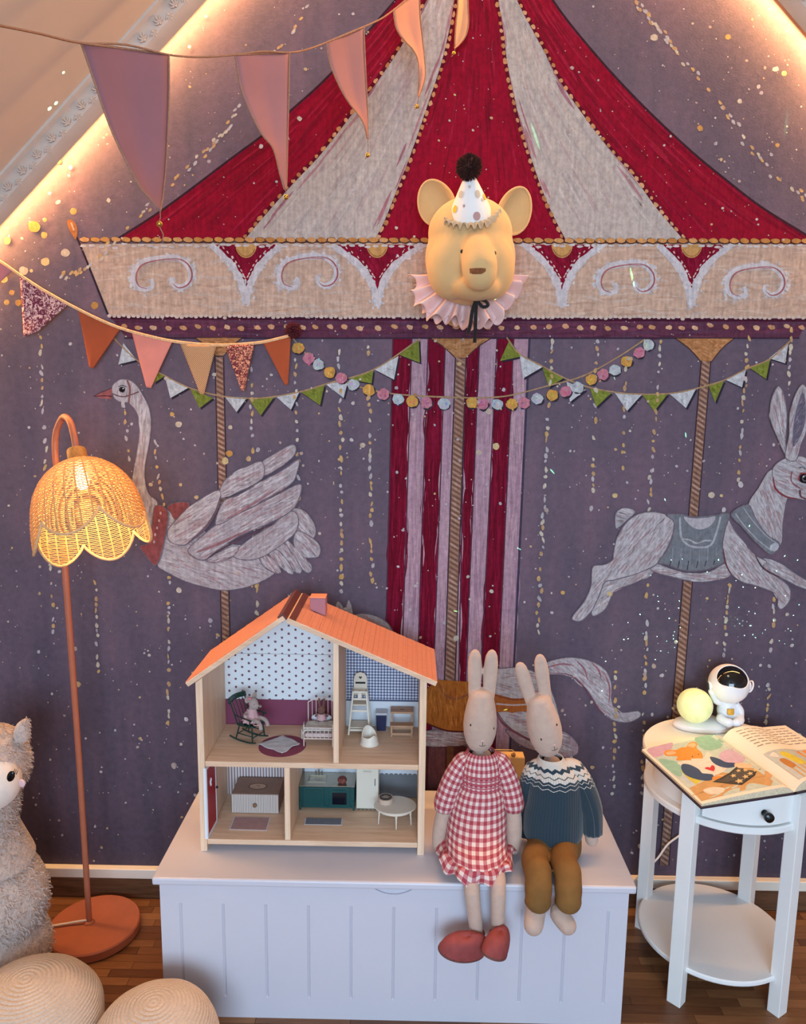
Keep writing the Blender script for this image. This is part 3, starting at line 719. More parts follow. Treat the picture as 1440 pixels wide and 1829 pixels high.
for x, y, r in ((62, 405, 11), (81, 393, 4), (80, 420, 6), (14, 430, 6), (132, 378, 6), (118, 452, 8), (82, 468, 8), (43, 484, 8), (8, 499, 7), (22, 523, 5), (170, 546, 7), (13, 540, 5), (34, 541, 6), (57, 484, 3), (107, 290, 4), (320, 758, 6), (308, 740, 4), (410, 810, 6), (403, 823, 6), (412, 763, 4), (273, 945, 4), (610, 1030, 5), (270, 865, 4), (1098, 885, 5), (1089, 1060, 5), (1270, 884, 6), (1288, 885, 3), (1005, 1058, 4), (886, 797, 6), (873, 735, 5), (855, 808, 5), (1168, 68, 7), (1250, 230, 5), (648, 795, 5), (1300, 67, 5), (1400, 132, 5), (1388, 260, 4), (1272, 1280, 4), (1143, 1510, 4), (1158, 1460, 3)):
    sp.k = 17; sp.dot(x, y, r, r*sp.rnd.uniform(.85, 1.1), sp.rnd.choice([(206, 166, 102), (214, 190, 140), (200, 150, 84), (206, 190, 170)]), 12, 0, .1)
sp.k = 18
for i in range(3100):
    x, y = sp.rnd.uniform(-280, 1760), sp.rnd.uniform(-20, 1540)
    r = min(5.2, .7+sp.rnd.expovariate(1/.75))
    if 436 < y < 600 and r > 1.6: r = 1
    if y < 430 and 300 < x < 1200: r *= .8
    sp.dot(x, y, r, r*sp.rnd.uniform(.85, 1.3), sp.rnd.choice([(198, 190, 194), (206, 198, 198), (190, 170, 160), (206, 176, 132), (186, 178, 186), (206, 196, 180)]), 5 if r < 1.5 else 8, sp.rnd.random()*3, .15)
sp.build('painted_splashes', kind='stuff')

# ------------------------------------------------------------------ storage bench
T = .36
BX0, BX1, BYF, BYB = -.570, .515, -.439, -.037
M_BENCH = mat('lavender_lacquer', (204, 202, 212), .38, .012, 3, .04, 300)
bench = thing('storage_bench', ((BX0+BX1)/2, (BYF+BYB)/2, 0), 'long pale lavender storage bench with grooved front under the doll house', 'bench')
MB().bb(BX0, BX1, BYF, BYB, T-.018, T).build('lid', M_BENCH, bench, smooth=False, bevel=.0045)
fx0, fx1, fy, fz = BX0+.013, BX1-.013, BYF+.013, T-.0195
gx0, gx1 = at(322.5, 1614, fy).x, at(1087, 1630, fy).x
gz1, gz0 = at(550, 1617, fy).z, at(550, 1783, fy).z
gs = [lerp(gx0, gx1, i/10) for i in range(11)]; gw = .0035; gd = .004
front = MB()
xs = [fx0]
for g in gs: xs += [g-gw, g+gw]
xs.append(fx1); zs = [0, gz0, gz1, gz1+.012]
def q4(mb, a, b, c, d): mb.add([a, b, c, d], [(0, 1, 2, 3)])
for i in range(len(xs)-1):
    groove = i % 2 == 1
    for j in range(3):
        a, b, c, d = xs[i], xs[i+1], zs[j], zs[j+1]
        if groove and j == 1:
            xm = (a+b)/2
            q4(front, (a, fy, c), (xm, fy+gd, c+.003), (xm, fy+gd, d-.003), (a, fy, d)); q4(front, (xm, fy+gd, c+.003), (b, fy, c), (b, fy, d), (xm, fy+gd, d-.003))
            front.add([(a, fy, c), (b, fy, c), (xm, fy+gd, c+.003)], [(0, 1, 2)]); front.add([(a, fy, d), (xm, fy+gd, d-.003), (b, fy, d)], [(0, 1, 2)])
        else: q4(front, (a, fy, c), (b, fy, c), (b, fy, d), (a, fy, d))
front.build('front_panel', M_BENCH, bench, smooth=False)
nx0, nx1 = at(663, 1583, fy).x, at(743, 1585, fy).x; nd = fz-at(703, 1598, fy).z
arc = [(lerp(nx0, nx1, k/16), fz-nd*math.sin(math.pi*k/16)**.8) for k in range(17)]
MB().prism([(fx0, gz1+.012), (fx1, gz1+.012), (fx1, fz)]+arc[::-1]+[(fx0, fz)], fy, fy+.0045).build('top_rail', M_BENCH, bench, smooth=False)
MB().bb(fx0+.002, fx1-.002, fy+.0048, fy+.018, .002, fz).build('inner_board', M_BENCH, bench, smooth=False)
MB().bb(fx0, fx0+.016, fy+.019, BYB-.003, 0, fz).build('side_panel', M_BENCH, bench, smooth=False, bevel=.001)
MB().bb(fx1-.016, fx1, fy+.019, BYB-.003, 0, fz).build('side_panel', M_BENCH, bench, smooth=False, bevel=.001)
MB().bb(fx0+.017, fx1-.017, BYB-.016, BYB-.004, 0, fz).build('back_panel', M_BENCH, bench, smooth=False)

# ------------------------------------------------------------------ doll house
HX0, HX1, HYF, HYB = -.488, .042, -.336, -.128
PINE = wood('pine_depth', (240, 206, 176), (216, 176, 144), 'y', .8)
PINEX = wood('pine_across', (236, 202, 172), (210, 170, 138), 'x', .8)
PINEZ = wood('pine_upright', (242, 210, 180), (222, 184, 152), 'z', .8)
wt = .016
house = thing('doll_house', ((HX0+HX1)/2, (HYF+HYB)/2, T), 'open pine doll house with coral roof and wallpapered rooms on the bench', 'doll house')
RF, RB_ = HYF-.012, HYB-.002
eL_, ap, eR = at(336, 1227, RF), at(506, 1110, RF), at(778, 1226, RF)
z_lo, z_up = at(560, 1503, HYF).z, at(560, 1364, HYF).z
zlo_b, zup_b = z_lo-.013, z_up-.013
def roof_z(x):   # underside of the roof
    if x < ap.x: return lerp(eL_.z, ap.z, (x-eL_.x)/(ap.x-eL_.x))-.002
    return lerp(ap.z, eR.z, (x-ap.x)/(eR.x-ap.x))-.002
def side(xa, xb, nm, z0):
    MB().prism([(xa, z0), (xb, z0), (xb, roof_z(xb)-.001), (xa, roof_z(xa)-.001)], HYF, HYB-.003).build(nm, PINEZ, house, smooth=False, bevel=.0012)
side(HX0, HX0+wt, 'side_wall', T); side(HX1-wt, HX1, 'side_wall', T)
ix0, ix1 = HX0+wt+.0004, HX1-wt-.0004
MB().bb(ix0, ix1, HYF+.002, HYB-.004, zlo_b, z_lo).build('ground_floor', PINEX, house, smooth=False, bevel=.001)
MB().bb(ix0, ix1, HYF+.002, HYB-.004, zup_b, z_up).build('upper_floor', PINEX, house, smooth=False, bevel=.001)
pu0, pu1 = at(595, 1300, HYF).x, at(605, 1300, HYF).x
pl0, pl1 = at(508, 1450, HYF).x, at(518, 1450, HYF).x
MB().prism([(pu0, z_up+.0004), (pu1, z_up+.0004), (pu1, roof_z(pu1)-.001), (pu0, roof_z(pu0)-.001)], HYF+.003, HYB-.006).build('partition', PINEZ, house, smooth=False, bevel=.001)
MB().bb(pl0, pl1, HYF+.003, HYB-.006, z_lo+.0004, zup_b-.0004).build('partition', PINEZ, house, smooth=False, bevel=.001)
# wallpapered back boards
def pattern_mat(nm, fn, rough=.6):
    t = NT(nm); fn(t); t.p(Roughness=rough); MATS[nm] = t.m; return t.m
def xz(t):
    s_ = t.new('ShaderNodeSeparateXYZ', {'Vector': t.new('ShaderNodeTexCoord').outputs['Object']}); return s_.outputs[0], s_.outputs[2]
def frac_c(t, v, per, off=0.0): return t.math('SUBTRACT', t.math('FRACT', t.math('ADD', t.math('DIVIDE', v, per), off+100.0)), .5)
def flowers(t):
    x, z = xz(t); fac = None
    n = t.noise(t.coord('Object'), 500, 2)
    for o in (0, .5):
        a = t.math('MULTIPLY', frac_c(t, x, .0345, o), .0345); b = t.math('MULTIPLY', frac_c(t, z, .0215, o), .0215)
        d = t.math('SQRT', t.math('ADD', t.math('MULTIPLY', a, a), t.math('MULTIPLY', b, b)))
        d = t.math('ADD', d, t.math('MULTIPLY', t.math('SUBTRACT', n, .5), .003))
        k = t.math('LESS_THAN', d, .0031)
        fac = k if fac is None else t.math('MAXIMUM', fac, k)
    t.base(t.mix(fac, lin((226, 228, 232)), t.ramp(n, [(.4, (88, 40, 58)), (.6, (140, 96, 104))])))
def gingham_blue(t):
    x, z = xz(t)
    a = t.math('LESS_THAN', t.math('ABSOLUTE', frac_c(t, x, .0078)), .25); b = t.math('LESS_THAN', t.math('ABSOLUTE', frac_c(t, z, .0078)), .25)
    f = t.math('MULTIPLY', t.math('ADD', a, b), .5)
    t.base(t.ramp(f, [(0, (222, 224, 232)), (.5, (142, 146, 170)), (1, (70, 76, 112))]))
def stripes_hall(t):
    x, z = xz(t); a = t.math('LESS_THAN', t.math('ABSOLUTE', frac_c(t, x, .0076)), .25)
    t.base(t.mix(a, lin((222, 216, 216)), lin((158, 124, 122))))
M_FLOW = pattern_mat('flower_wallpaper', flowers); M_GING = pattern_mat('blue_gingham_wallpaper', gingham_blue); M_STRI = pattern_mat('striped_wallpaper', stripes_hall)
M_DADO = mat('plum_board', (128, 58, 84), .5, .02); M_WHT = mat('white_board', (214, 216, 222), .55, .02); M_NAVY = mat('navy_paper', (64, 70, 100), .6, 0); M_GREYB = mat('slate_grey_board', (112, 114, 118), .6, .02)
yb0, yb1 = HYB-.002, HYB
zdado = at(500, 1249, HYB).z; zseam = at(500, 1168, HYB).z
pxm = (pu0+pu1)/2
def gable(x0, x1, za):
    pts = [(x0, za), (x1, za), (x1, roof_z(x1))]
    if x0 < ap.x < x1: pts.append((ap.x, ap.z-.003))
    pts.append((x0, roof_z(x0))); return pts
xa = ix0-.01
xs_l = eL_.x+(ap.x-eL_.x)*(zseam-eL_.z+.002)/(ap.z-eL_.z)      # where the seam meets the left roof
MB().bb(xa, pxm, yb0, yb1, z_up-.005, zdado).build('wall_board', M_DADO, house, smooth=False)
MB().bb(xa, pxm, yb0, yb1, zdado+.0003, zseam).build('wallpaper_board', M_FLOW, house, smooth=False, label='white flower-sprigged wallpaper')
MB().prism([(xa, zseam+.001), (pxm, zseam+.001), (pxm, roof_z(pxm)), (ap.x, ap.z-.003), (xa, roof_z(xa))], yb0-.0003, yb1).build('wallpaper_board', M_FLOW, house, smooth=False, label='white flower-sprigged wallpaper under the ridge')
zg = at(680, 1249, HYB).z
MB().bb(pxm+.0003, ix1+.008, yb0, yb1, z_up-.005, zg-.0045).build('wall_board', M_WHT, house, smooth=False)
MB().bb(pxm+.0003, ix1+.008, yb0-.0006, yb1, zg-.0042, zg-.0003).build('border_strip', M_NAVY, house, smooth=False)
MB().prism([(pxm+.0003, zg), (ix1+.008, zg), (ix1+.008, roof_z(ix1+.008)), (pxm+.0003, roof_z(pxm))], yb0, yb1).build('wallpaper_board', M_GING, house, smooth=False, label='blue gingham wallpaper')
plm = (pl0+pl1)/2
MB().bb(xa, plm, yb0, yb1, zlo_b, z_up-.0055).build('wallpaper_board', M_STRI, house, smooth=False, label='brown and white striped wallpaper')
MB().bb(plm+.0003, ix1+.008, yb0, yb1, zlo_b, z_up-.0055).build('wall_board', M_GREYB, house, smooth=False)
sc_top = z_up-.0135; sc = at(720, 1381, HYB).z
pts = [(plm+.012, sc_top)]; n_ = 24; w_ = (ix1-plm-.012)/n_
for i in range(n_):
    for k in range(7):
        a = math.pi*k/6; pts.append((plm+.012+w_*(i+.5)-math.cos(a)*w_*.5, sc-.004+math.sin(a)*w_*.42))
pts.append((ix1, sc_top))
MB().prism(pts, yb0-.001, yb0-.0001).build('scalloped_border', M_WHT, house, smooth=False)
# roof: two boards, coral courses, ridge cap and chimney
M_CORAL = None
t = NT('coral_shingles'); br = t.new('ShaderNodeTexBrick', {'Vector': t.coord('UV'), 'Scale': 1.0, 'Mortar Size': .00035, 'Brick Width': .0045, 'Row Height': .0125, 'Color1': lin((208, 140, 118)), 'Color2': lin((202, 134, 112)), 'Mortar': lin((160, 98, 82))}); br.offset = .5
t.base(br.outputs[0]); t.p(Roughness=.55); M_CORAL = t.m
M_CORP = mat('coral_paint', (230, 142, 112), .5, .03, 30); M_CHOC = mat('chocolate_brown', (94, 48, 48), .5, .03)
def roof(a, b, name_dir, over):
    d = Vector((b.x-a.x, b.z-a.z)); L = d.length; d.normalize(); n = Vector((-d.y, d.x)); th = .011
    if n.y < 0: n = -n
    A, B = Vector((a.x, a.z)), Vector((b.x, b.z))+d*over
    MB().prism([tuple(A), tuple(B), tuple(B+n*th), tuple(A+n*th)], RF, RB_).build('roof_board', PINEX, house, smooth=False, bevel=.001)
    return A, d, n, L, th
A, d, n, L, th = roof(eL_, ap, 1, .006)
B_, d2, n2, L2, th2 = roof(eR, ap, -1, -.006)
def courses(A, d, n, L, th, k, start=.0015, end=.0):
    step = (L-start-end)/k
    for i in range(k):
        mb = MB(); s0 = start+i*step; s1 = s0+step*1.0-.0004
        y0, y1 = RF+.0025, RB_-.001
        def W(s, h, y): q = A+d*s+n*(th+h); return (q.x, y, q.y)
        h0, h1 = .0016, .0008
        vs = [W(s0, 0.0001, y0), W(s1, .0001, y0), W(s1, h1, y0), W(s0, h0, y0), W(s0, .0001, y1), W(s1, .0001, y1), W(s1, h1, y1), W(s0, h0, y1)]
        uv = [(p[1], (s0 if j % 4 in (0, 3) else s1)) for j, p in enumerate(vs)]
        mb.add(vs, [(0, 1, 2, 3), (7, 6, 5, 4), (3, 2, 6, 7), (0, 3, 7, 4), (1, 5, 6, 2)], uv)
        mb.build('shingle_course', M_CORAL, house, smooth=False)
courses(B_, d2, n2, L2, th2, 13, .0015, .026)
courses(A, d, n, L, th, 9, .0015, .012)
# ridge cap
mb = MB(); apx = Vector((ap.x, ap.z))
p0 = apx+d*.006+n*th; rp = [p0-d*.012+n*.0003, p0-d*.012+n*.004, p0+n*.004+d*.004, apx+d*.006-n*.001+d*.004, apx+d*.0065-n*.001]
mb.prism([tuple(q) for q in rp], RF+.002, RB_-.001)
mb.build('ridge_cap', M_CHOC, house, smooth=False)
mb = MB(); c0 = B_+d2*(L2-.025)+n2*th2
c1 = B_+d2*(L2-.0095)+n2*th2
mb.prism([tuple(c0+n2*.0003), tuple(c1+n2*.0003), tuple(c1+n2*.0022), tuple(c0+n2*.0022)], RF+.0025, RB_-.001)
mb.build('ridge_strip', M_CHOC, house, smooth=False)
M_MAUV = mat('mauve_paint', (168, 112, 122), .5, .02)
cpos = at(573, 1090, -.20); chx0, chx1 = at(555, 1090, -.22).x, at(583, 1090, -.22).x
chz1 = at(570, 1064, -.22).z
def rtop(x): return lerp(B_.y, B_.y+(L2*d2.y), (B_.x-x)/(B_.x-(B_+d2*L2).x))+th2/abs(n2.y)
MB().prism([(chx0, rtop(chx0)+.002), (chx1, rtop(chx1)+.002), (chx1, chz1-.003), (chx0, chz1-.003)], -.235, -.20).build('chimney', M_MAUV, house, smooth=False, bevel=.002)
MB().bb(chx0-.0003, chx1+.0003, -.2353, -.1997, chz1-.0028, chz1).build('chimney_top', M_CORP, house, smooth=False, bevel=.001)
# red door standing open along the left wall
M_DWHT = mat('door_white', (226, 230, 238), .45, .01); M_DRED = mat('door_red', (168, 20, 36), .45, .03); M_BLK = mat('black_paint', (18, 18, 20), .4, .02)
df = atz(371, 1499, z_lo+.001); db = atz(388, 1467, z_lo+.001)
df = Vector((df.x, df.y, 0)); db = Vector((db.x, db.y, 0)); dd = (db-df).normalized(); dn = Vector((dd.y, -dd.x, 0))
zt = zup_b-.004; zb = z_lo+.0012
def dbar(a, b, z0, z1, w0, w1):
    P0, P1 = df+dd*a, df+dd*b; mb = MB()
    vs = [(P0+dn*w0), (P1+dn*w0), (P1+dn*w1), (P0+dn*w1)]
    mb.add([(q.x, q.y, z0) for q in vs]+[(q.x, q.y, z1) for q in vs], [(0, 1, 2, 3), (7, 6, 5, 4), (0, 4, 5, 1), (1, 5, 6, 2), (2, 6, 7, 3), (3, 7, 4, 0)]); return mb
dl = (db-df).length
door = dbar(.0, dl, zb, zt, -.006, -.0005).build('door', M_DWHT, house, smooth=False, bevel=.0006)
for a, b, z0, z1 in ((0, .006, zb, zt), (dl-.006, dl, zb, zt), (.0062, dl-.0062, zb, zb+.008), (.0062, dl-.0062, zt-.007, zt)): dbar(a, b, z0, z1, 0, .0014).build('door_frame', M_DWHT, door, smooth=False)
for i in range(6):
    a = .0065+(dl-.013)*i/6; dbar(a, a+(dl-.013)/6-.0005, zb+.0085, zt-.0075, 0, .0007).build('door_plank', M_DRED, door, smooth=False)
hp = df+dd*dl*.42+dn*.0012; zh = lerp(zb, zt, .72)
mb = MB()
for ox, oz, rx, rz in ((-.002, 0, .0035, .007), (.002, .004, .0035, .006), (0, -.006, .003, .005)):
    q = hp+dd*ox; mb.ell((q.x, q.y, zh+oz), (.0022, rx, rz), 10, 6)
mb.build('door_ornament', M_DWHT, door)
kp = df+dd*(dl-.004)+dn*.003
MB().ell((kp.x, kp.y, lerp(zb, zt, .52)), (.0032, .0032, .0036), 12, 8).build('door_knob', M_BLK, door)

# ------------------------------------------------------------------ small furniture in the doll house
def rz(a): return Matrix.Rotation(a, 4, 'Z')
def place_xf(loc, ang=0, s=1): return Matrix.Translation(Vector(loc)) @ rz(ang) @ Matrix.Scale(s, 4)
ZU, ZG = z_up+.0004, z_lo+.0004
M_RUGP = mat('plum_felt', (134, 62, 84), .9, .05, 60, .3, 600); M_RUGK = mat('dusty_pink_felt', (176, 138, 134), .9, .04, 60); M_RUGW = mat('rug_border_white', (214, 206, 206), .9, 0); M_RUGG = mat('grey_felt', (120, 124, 134), .9, .08, 200)
# round plum rug
c = atz(505, 1331, ZU); rr = abs(atz(547, 1331, ZU).x-c.x)
MB().lathe([(0, 0), (rr, 0), (rr, .0008), (0, .0009)], (c.x, c.y-.004, ZU), 40).build('round_rug', M_RUGP, None, 'round plum rug on the upper floor of the doll house', 'rug')
# knitted white cloth thrown on it
K = [atz(460, 1331, ZU), atz(504, 1347, ZU), atz(536, 1329, ZU), atz(507, 1315, ZU)]
def cloth(u, v):
    p = (K[0]*(1-u)+K[1]*u)*(1-v)+(K[3]*(1-u)+K[2]*u)*v
    e = .0006*math.sin(14*u)*math.sin(11*v)
    h = .0024+.0016*abs(noise.noise(Vector((u*4, v*4, 3))))+(.0016 if (u > .9 or v > .9) else 0)*math.sin(9*(u+v))
    return (p.x+.0016*math.sin(9*v)*(u > .96), p.y+.002*math.sin(12*u)*(v < .05), ZU+max(.0016, h+e))
t = NT('white_knit'); w1 = t.new('ShaderNodeTexWave', {'Vector': t.coord('UV'), 'Scale': 9, 'Distortion': 3, 'Detail': 2, 'Detail Scale': 6}); w2 = t.noise(t.coord('UV'), 60, 2)
t.base(t.ramp(t.math('MULTIPLY', w1.outputs[1], w2), [(.1, (176, 170, 172)), (.5, (226, 224, 226))])); t.p(Roughness=.95); t.bump(w1.outputs[1], .6, .001); M_KNIT = t.m
MB().grid(cloth, 26, 20).build('knitted_blanket', M_KNIT, None, 'white knitted blanket thrown over the round plum rug', 'blanket', thick=.0012)

# rocking chair
M_GREEN = mat('dark_green_lacquer', (16, 52, 46), .25, .05, 40, coat=.3)
cpos_ = atz(447, 1318, ZU); RC = place_xf((cpos_.x+.004, cpos_.y-.006, ZU+.0008), R_(-28), .93)
chair = thing('rocking_chair', (cpos_.x, cpos_.y, ZU), 'tiny dark green spindle-back rocking chair holding the toy mouse', 'chair')
def rc(mb, name, **k): return mb.xf(RC).build(name, M_GREEN, chair, **k)
# local: +x is where the chair faces, y across
def seat_fn(u, v):
    x, y = lerp(-.026, .028, u), lerp(-.028, .028, v); return (x, y*(1-.06*(1-u)), .0435+.002*((2*v-1)**2)+.003*u**3)
rc(MB().grid(seat_fn, 10, 10), 'seat', thick=.004)
for s_ in (-1, 1):
    rc(MB().tube(smoothpts([(-.052, s_*.025, .0075), (-.036, s_*.025, .0035), (-.01, s_*.025, .0017), (.014, s_*.025, .0022), (.036, s_*.025, .0065)], 5), .0021, 8), 'rocker')
    rc(MB().tube([(.022, s_*.022, .042), (.024, s_*.0238, .018), (.025, s_*.025, .0045)], [.0017, .0022, .0016], 8), 'leg')
    rc(MB().tube([(-.022, s_*.021, .041), (-.027, s_*.0235, .018), (-.031, s_*.025, .0042)], [.0017, .0022, .0016], 8), 'leg')
    rc(MB().tube([(.016, s_*.0255, .044), (.019, s_*.027, .056), (.019, s_*.028, .066)], [.0014, .0019, .0014], 8), 'arm_post')
    rc(MB().tube(smoothpts([(-.030, s_*.027, .070), (-.006, s_*.029, .069), (.016, s_*.030, .0675), (.026, s_*.030, .0665)], 4), [.0018]*9+[.0026]*3+[.003], 8), 'armrest')
    rc(MB().tube(smoothpts([(-.024, s_*.025, .044), (-.034, s_*.027, .075), (-.045, s_*.029, .104)], 4), .0019, 8), 'back_post')
    rc(MB().cyl((.024, s_*.0236, .020), (-.027, s_*.0236, .020), .0014, n=8), 'stretcher')
for x_ in (.0245, -.028): rc(MB().cyl((x_, -.0238, .017), (x_, .0238, .017), .0014, n=8), 'stretcher')
for i in range(4):
    y_ = -.0165+.011*i; rc(MB().tube(smoothpts([(-.024, y_, .045), (-.034, y_*1.1, .075), (-.0455, y_*1.15, .103)], 4), .0011, 6), 'spindle')
rc(MB().grid(lambda u, v: (-.0435-.004*v-.007*math.sin(math.pi*u), lerp(-.034, .034, u), lerp(.100, .113, v)+.002*math.sin(math.pi*u)), 12, 4), 'crest_rail', thick=.0034)

# toy mouse in the chair
M_MOUSE = mat('mouse_plush', (170, 150, 142), .95, .06, 60, .4, 900, sheen=.3); M_TUTU = mat('pink_tulle', (206, 160, 162), .8, .05, 60, .3, 500); M_PINK = mat('pink_felt', (214, 130, 138), .9, .03)
mz = Vector((cpos_.x, cpos_.y, ZU))
MC = RC @ Matrix.Translation((.0055, 0, .0035))
mouse = thing('toy_mouse', tuple(RC @ Vector((.004, 0, .047))), 'small grey plush mouse in a pink dress sitting in the green rocking chair', 'toy')
def mz_(mb, name, m_, **k): return mb.xf(MC).build(name, m_, mouse, **k)
mb = MB()
mb.ell((-.006, 0, .062), (.013, .0135, .017)); mb.ell((.004, .001, .097), (.0125, .012, .0165), rot=Matrix.Rotation(R_(-18), 3, 'Y')); mb.ell((.013, .001, .0925), (.0085, .007, .0075), rot=Matrix.Rotation(R_(25), 3, 'Y'))
mb.tube([(-.004, 0, .07), (0, 0, .086)], [.009, .0085], 10)
for s_ in (-1, 1):
    mb.tube(smoothpts([(-.006, s_*.011, .077), (-.004, s_*.025, .0745), (-.002+.01*(s_ < 0), s_*.037, .076)], 4), [.0042]*6+[.004]*2+[.0046], 8)
    mb.tube(smoothpts([(.002, s_*.008, .054), (.02, s_*.011, .057), (.035, s_*.013, .052), (.040, s_*.014, .038)], 4), [.0055]*8+[.005]*3+[.0052]*2, 8)
    mb.ell((-.004, s_*.0145, .112), (.0035, .0095, .010))
o = mz_(mb, 'body', M_MOUSE); r_ = o.modifiers.new('remesh', 'REMESH'); r_.mode = 'VOXEL'; r_.voxel_size = .0011; r_.use_smooth_shade = True
def skirt(a, f): return 1+.10*math.sin(9*a)*max(0, .75-f)*1.4
mz_(MB().lathe([(.024, .049), (.0225, .053), (.019, .060), (.0155, .067), (.0148, .073), (.0125, .0795), (.010, .083)], (-.003, 0, 0), 48, wob=skirt), 'dress', M_TUTU)
mz_(MB().ell((.0212, .001, .0895), .0024, 10, 6), 'nose', M_BLK)
for s_ in (-1, 1): mz_(MB().ell((.0125, s_*.0075+.001, .0995), .0013, 8, 6), 'eye', M_BLK)
mb = MB()
for a in range(5): mb.ell((.001+.003*math.cos(a*1.256), -.011+.003*math.sin(a*1.256), .1155), (.0032, .0032, .0028), 8, 6)
mz_(mb, 'hair_flower', M_PINK)
mz_(MB().tube(smoothpts([(.010, -.012, .051), (.024, -.022, .050), (.038, -.024, .054), (.044, -.020, .060)], 5), [.0016]*12+[.0012]*4, 6), 'tail', M_TUTU)

# crib
M_CRIB = mat('pale_pink_metal', (226, 206, 198), .4, .02); M_BED = mat('pink_striped_linen', (206, 182, 176), .9, .05, 100, .3, 400); M_LACE = mat('ivory_cover', (206, 198, 188), .9, .06, 120, .4, 500)
cl = atz(543, 1333, ZU); cw_, cl_len = .070, .080
cx0 = cl.x; cx1 = min(cx0+cw_, pu0-.003); cy0, cy1 = cl.y, min(cl.y+cl_len, HYB-.012)
crib = thing('toy_crib', ((cx0+cx1)/2, (cy0+cy1)/2, ZU), 'pale pink metal doll crib with barred ends and bedding', 'bed')
for x_ in (cx0, cx1):
    MB().tube([(x_, cy0, ZU), (x_, cy0, ZU+.054), (x_, cy0, ZU+.056)], [.0014, .0014, .0022], 8).build('leg', M_CRIB, crib)
    MB().cyl((x_, cy1, ZU), (x_, cy1, ZU+.080), .0014, n=8).build('leg', M_CRIB, crib)
for z_ in (.020, .0475): MB().cyl((cx0, cy0, ZU+z_), (cx1, cy0, ZU+z_), .0013, n=8).build('rail', M_CRIB, crib)
for i in range(1, 7):
    x_ = lerp(cx0, cx1, i/7); MB().cyl((x_, cy0, ZU+.020), (x_, cy0, ZU+.0475), .0009, n=6).build('bar', M_CRIB, crib)
    zt_ = ZU+.080+.012*math.sin(math.pi*i/7); MB().cyl((x_, cy1, ZU+.020), (x_, cy1, zt_-.001), .0009, n=6).build('bar', M_CRIB, crib)
MB().tube(smoothpts([(cx0, cy1, ZU+.080)]+[(lerp(cx0, cx1, k/8), cy1, ZU+.080+.012*math.sin(math.pi*k/8)) for k in range(1, 8)]+[(cx1, cy1, ZU+.080)], 3), .0014, 8).build('head_rail', M_CRIB, crib)
MB().cyl((cx0, cy1, ZU+.020), (cx1, cy1, ZU+.020), .0013, n=8).build('rail', M_CRIB, crib)
for x_ in (cx0, cx1): MB().cyl((x_, cy0, ZU+.020), (x_, cy1, ZU+.020), .0013, n=8).build('side_rail', M_CRIB, crib)
MB().bb(cx0+.002, cx1-.002, cy0+.0025, cy1-.002, ZU+.0216, ZU+.032).build('mattress', M_BED, crib, bevel=.003, smooth=False)
def cover(u, v):
    x, y = lerp(cx0-.004, cx1-.003, u), lerp(cy0+.003, cy1-.028, v)
    z = .0405+.0025*noise.noise(Vector((u*5, v*5, 1)))-(.012*max(0, (.10-u)/.10))*(1 if v > .05 else .5)
    return (x, y, ZU+z)
MB().grid(cover, 24, 18).build('blanket', M_LACE, crib, thick=.004)
MB().grid(lambda u, v: (cx0-.0045-.002*math.sin(v*9), lerp(cy0+.003, cy1-.03, v), ZU+lerp(.041, .017, u)), 6, 18).build('blanket_side', M_LACE, crib, thick=.002)
MB().ell(((cx0+cx1)/2, cy1-.010, ZU+.043), (.026, .0075, .011), 16, 10).build('pillow', M_WHT, crib)
# brown toy rabbit in bed
M_BROWNB = mat('brown_plush', (122, 84, 72), .95, .08, 100, .4, 900)
bx, by = lerp(cx0, cx1, .52), cy1-.022; bz = ZU+.0445
toyr = thing('toy_rabbit', (bx, by, bz), 'tiny brown plush rabbit propped on the pillow of the pink crib', 'toy')
mb = MB(); mb.ell((bx, by, bz+.009), (.009, .006, .0095)); mb.ell((bx, by-.002, bz+.0255), (.0095, .008, .0095))
for s_ in (-1, 1): mb.tube(smoothpts([(bx+s_*.004, by, bz+.033), (bx+s_*.006, by+.001, bz+.044), (bx+s_*.0065, by, bz+.055)], 3), [.002, .0026, .003, .0032, .003, .0026, .0012], 8); mb.tube([(bx+s_*.007, by-.001, bz+.014), (bx+s_*.016, by-.003, bz+.008)], [.003, .0028], 8)
o = mb.build('body', M_BROWNB, toyr); r_ = o.modifiers.new('remesh', 'REMESH'); r_.mode = 'VOXEL'; r_.voxel_size = .0009; r_.use_smooth_shade = True
MB().lathe([(.0125, .001), (.011, .008), (.0085, .016)], (bx, by-.001, bz), 20, wob=skirt).build('dress', M_TUTU, toyr)
for s_ in (-1, 1): MB().ell((bx+s_*.0035, by-.0095, bz+.027), .001, 8, 6).build('eye', M_BLK, toyr)

# high chair
M_CRM = mat('cream_lacquer', (228, 216, 200), .4, .02); M_CRW = mat('cream_wood', (222, 206, 186), .5, .03)
ha_, hb_ = atz(623, 1315, ZU), atz(661, 1308, ZU); hx, hy = (ha_.x+hb_.x)/2, (ha_.y+hb_.y)/2-.005
hw = (hb_.x-ha_.x)/2*1.04; hc = thing('high_chair', (hx, hy+.025, ZU), 'tall cream doll high chair with a heart cut in the backrest', 'chair')
hz = lambda z: ZU+z
HH = .112
def hleg(sx, sy, z):  # foot to top taper
    f = z/HH; return Vector((hx+sx*lerp(hw, hw*.60, f), hy+.025+sy*lerp(.025, .014, f), ZU+z))
for sx in (-1, 1):
    for sy in (-1, 1): MB().bar(hleg(sx, sy, 0), hleg(sx, sy, HH if sy < 0 else HH*.98), .0042, .0042, up=(0, 1, 0)).build('leg', M_CRM, hc, smooth=False, bevel=.0005)
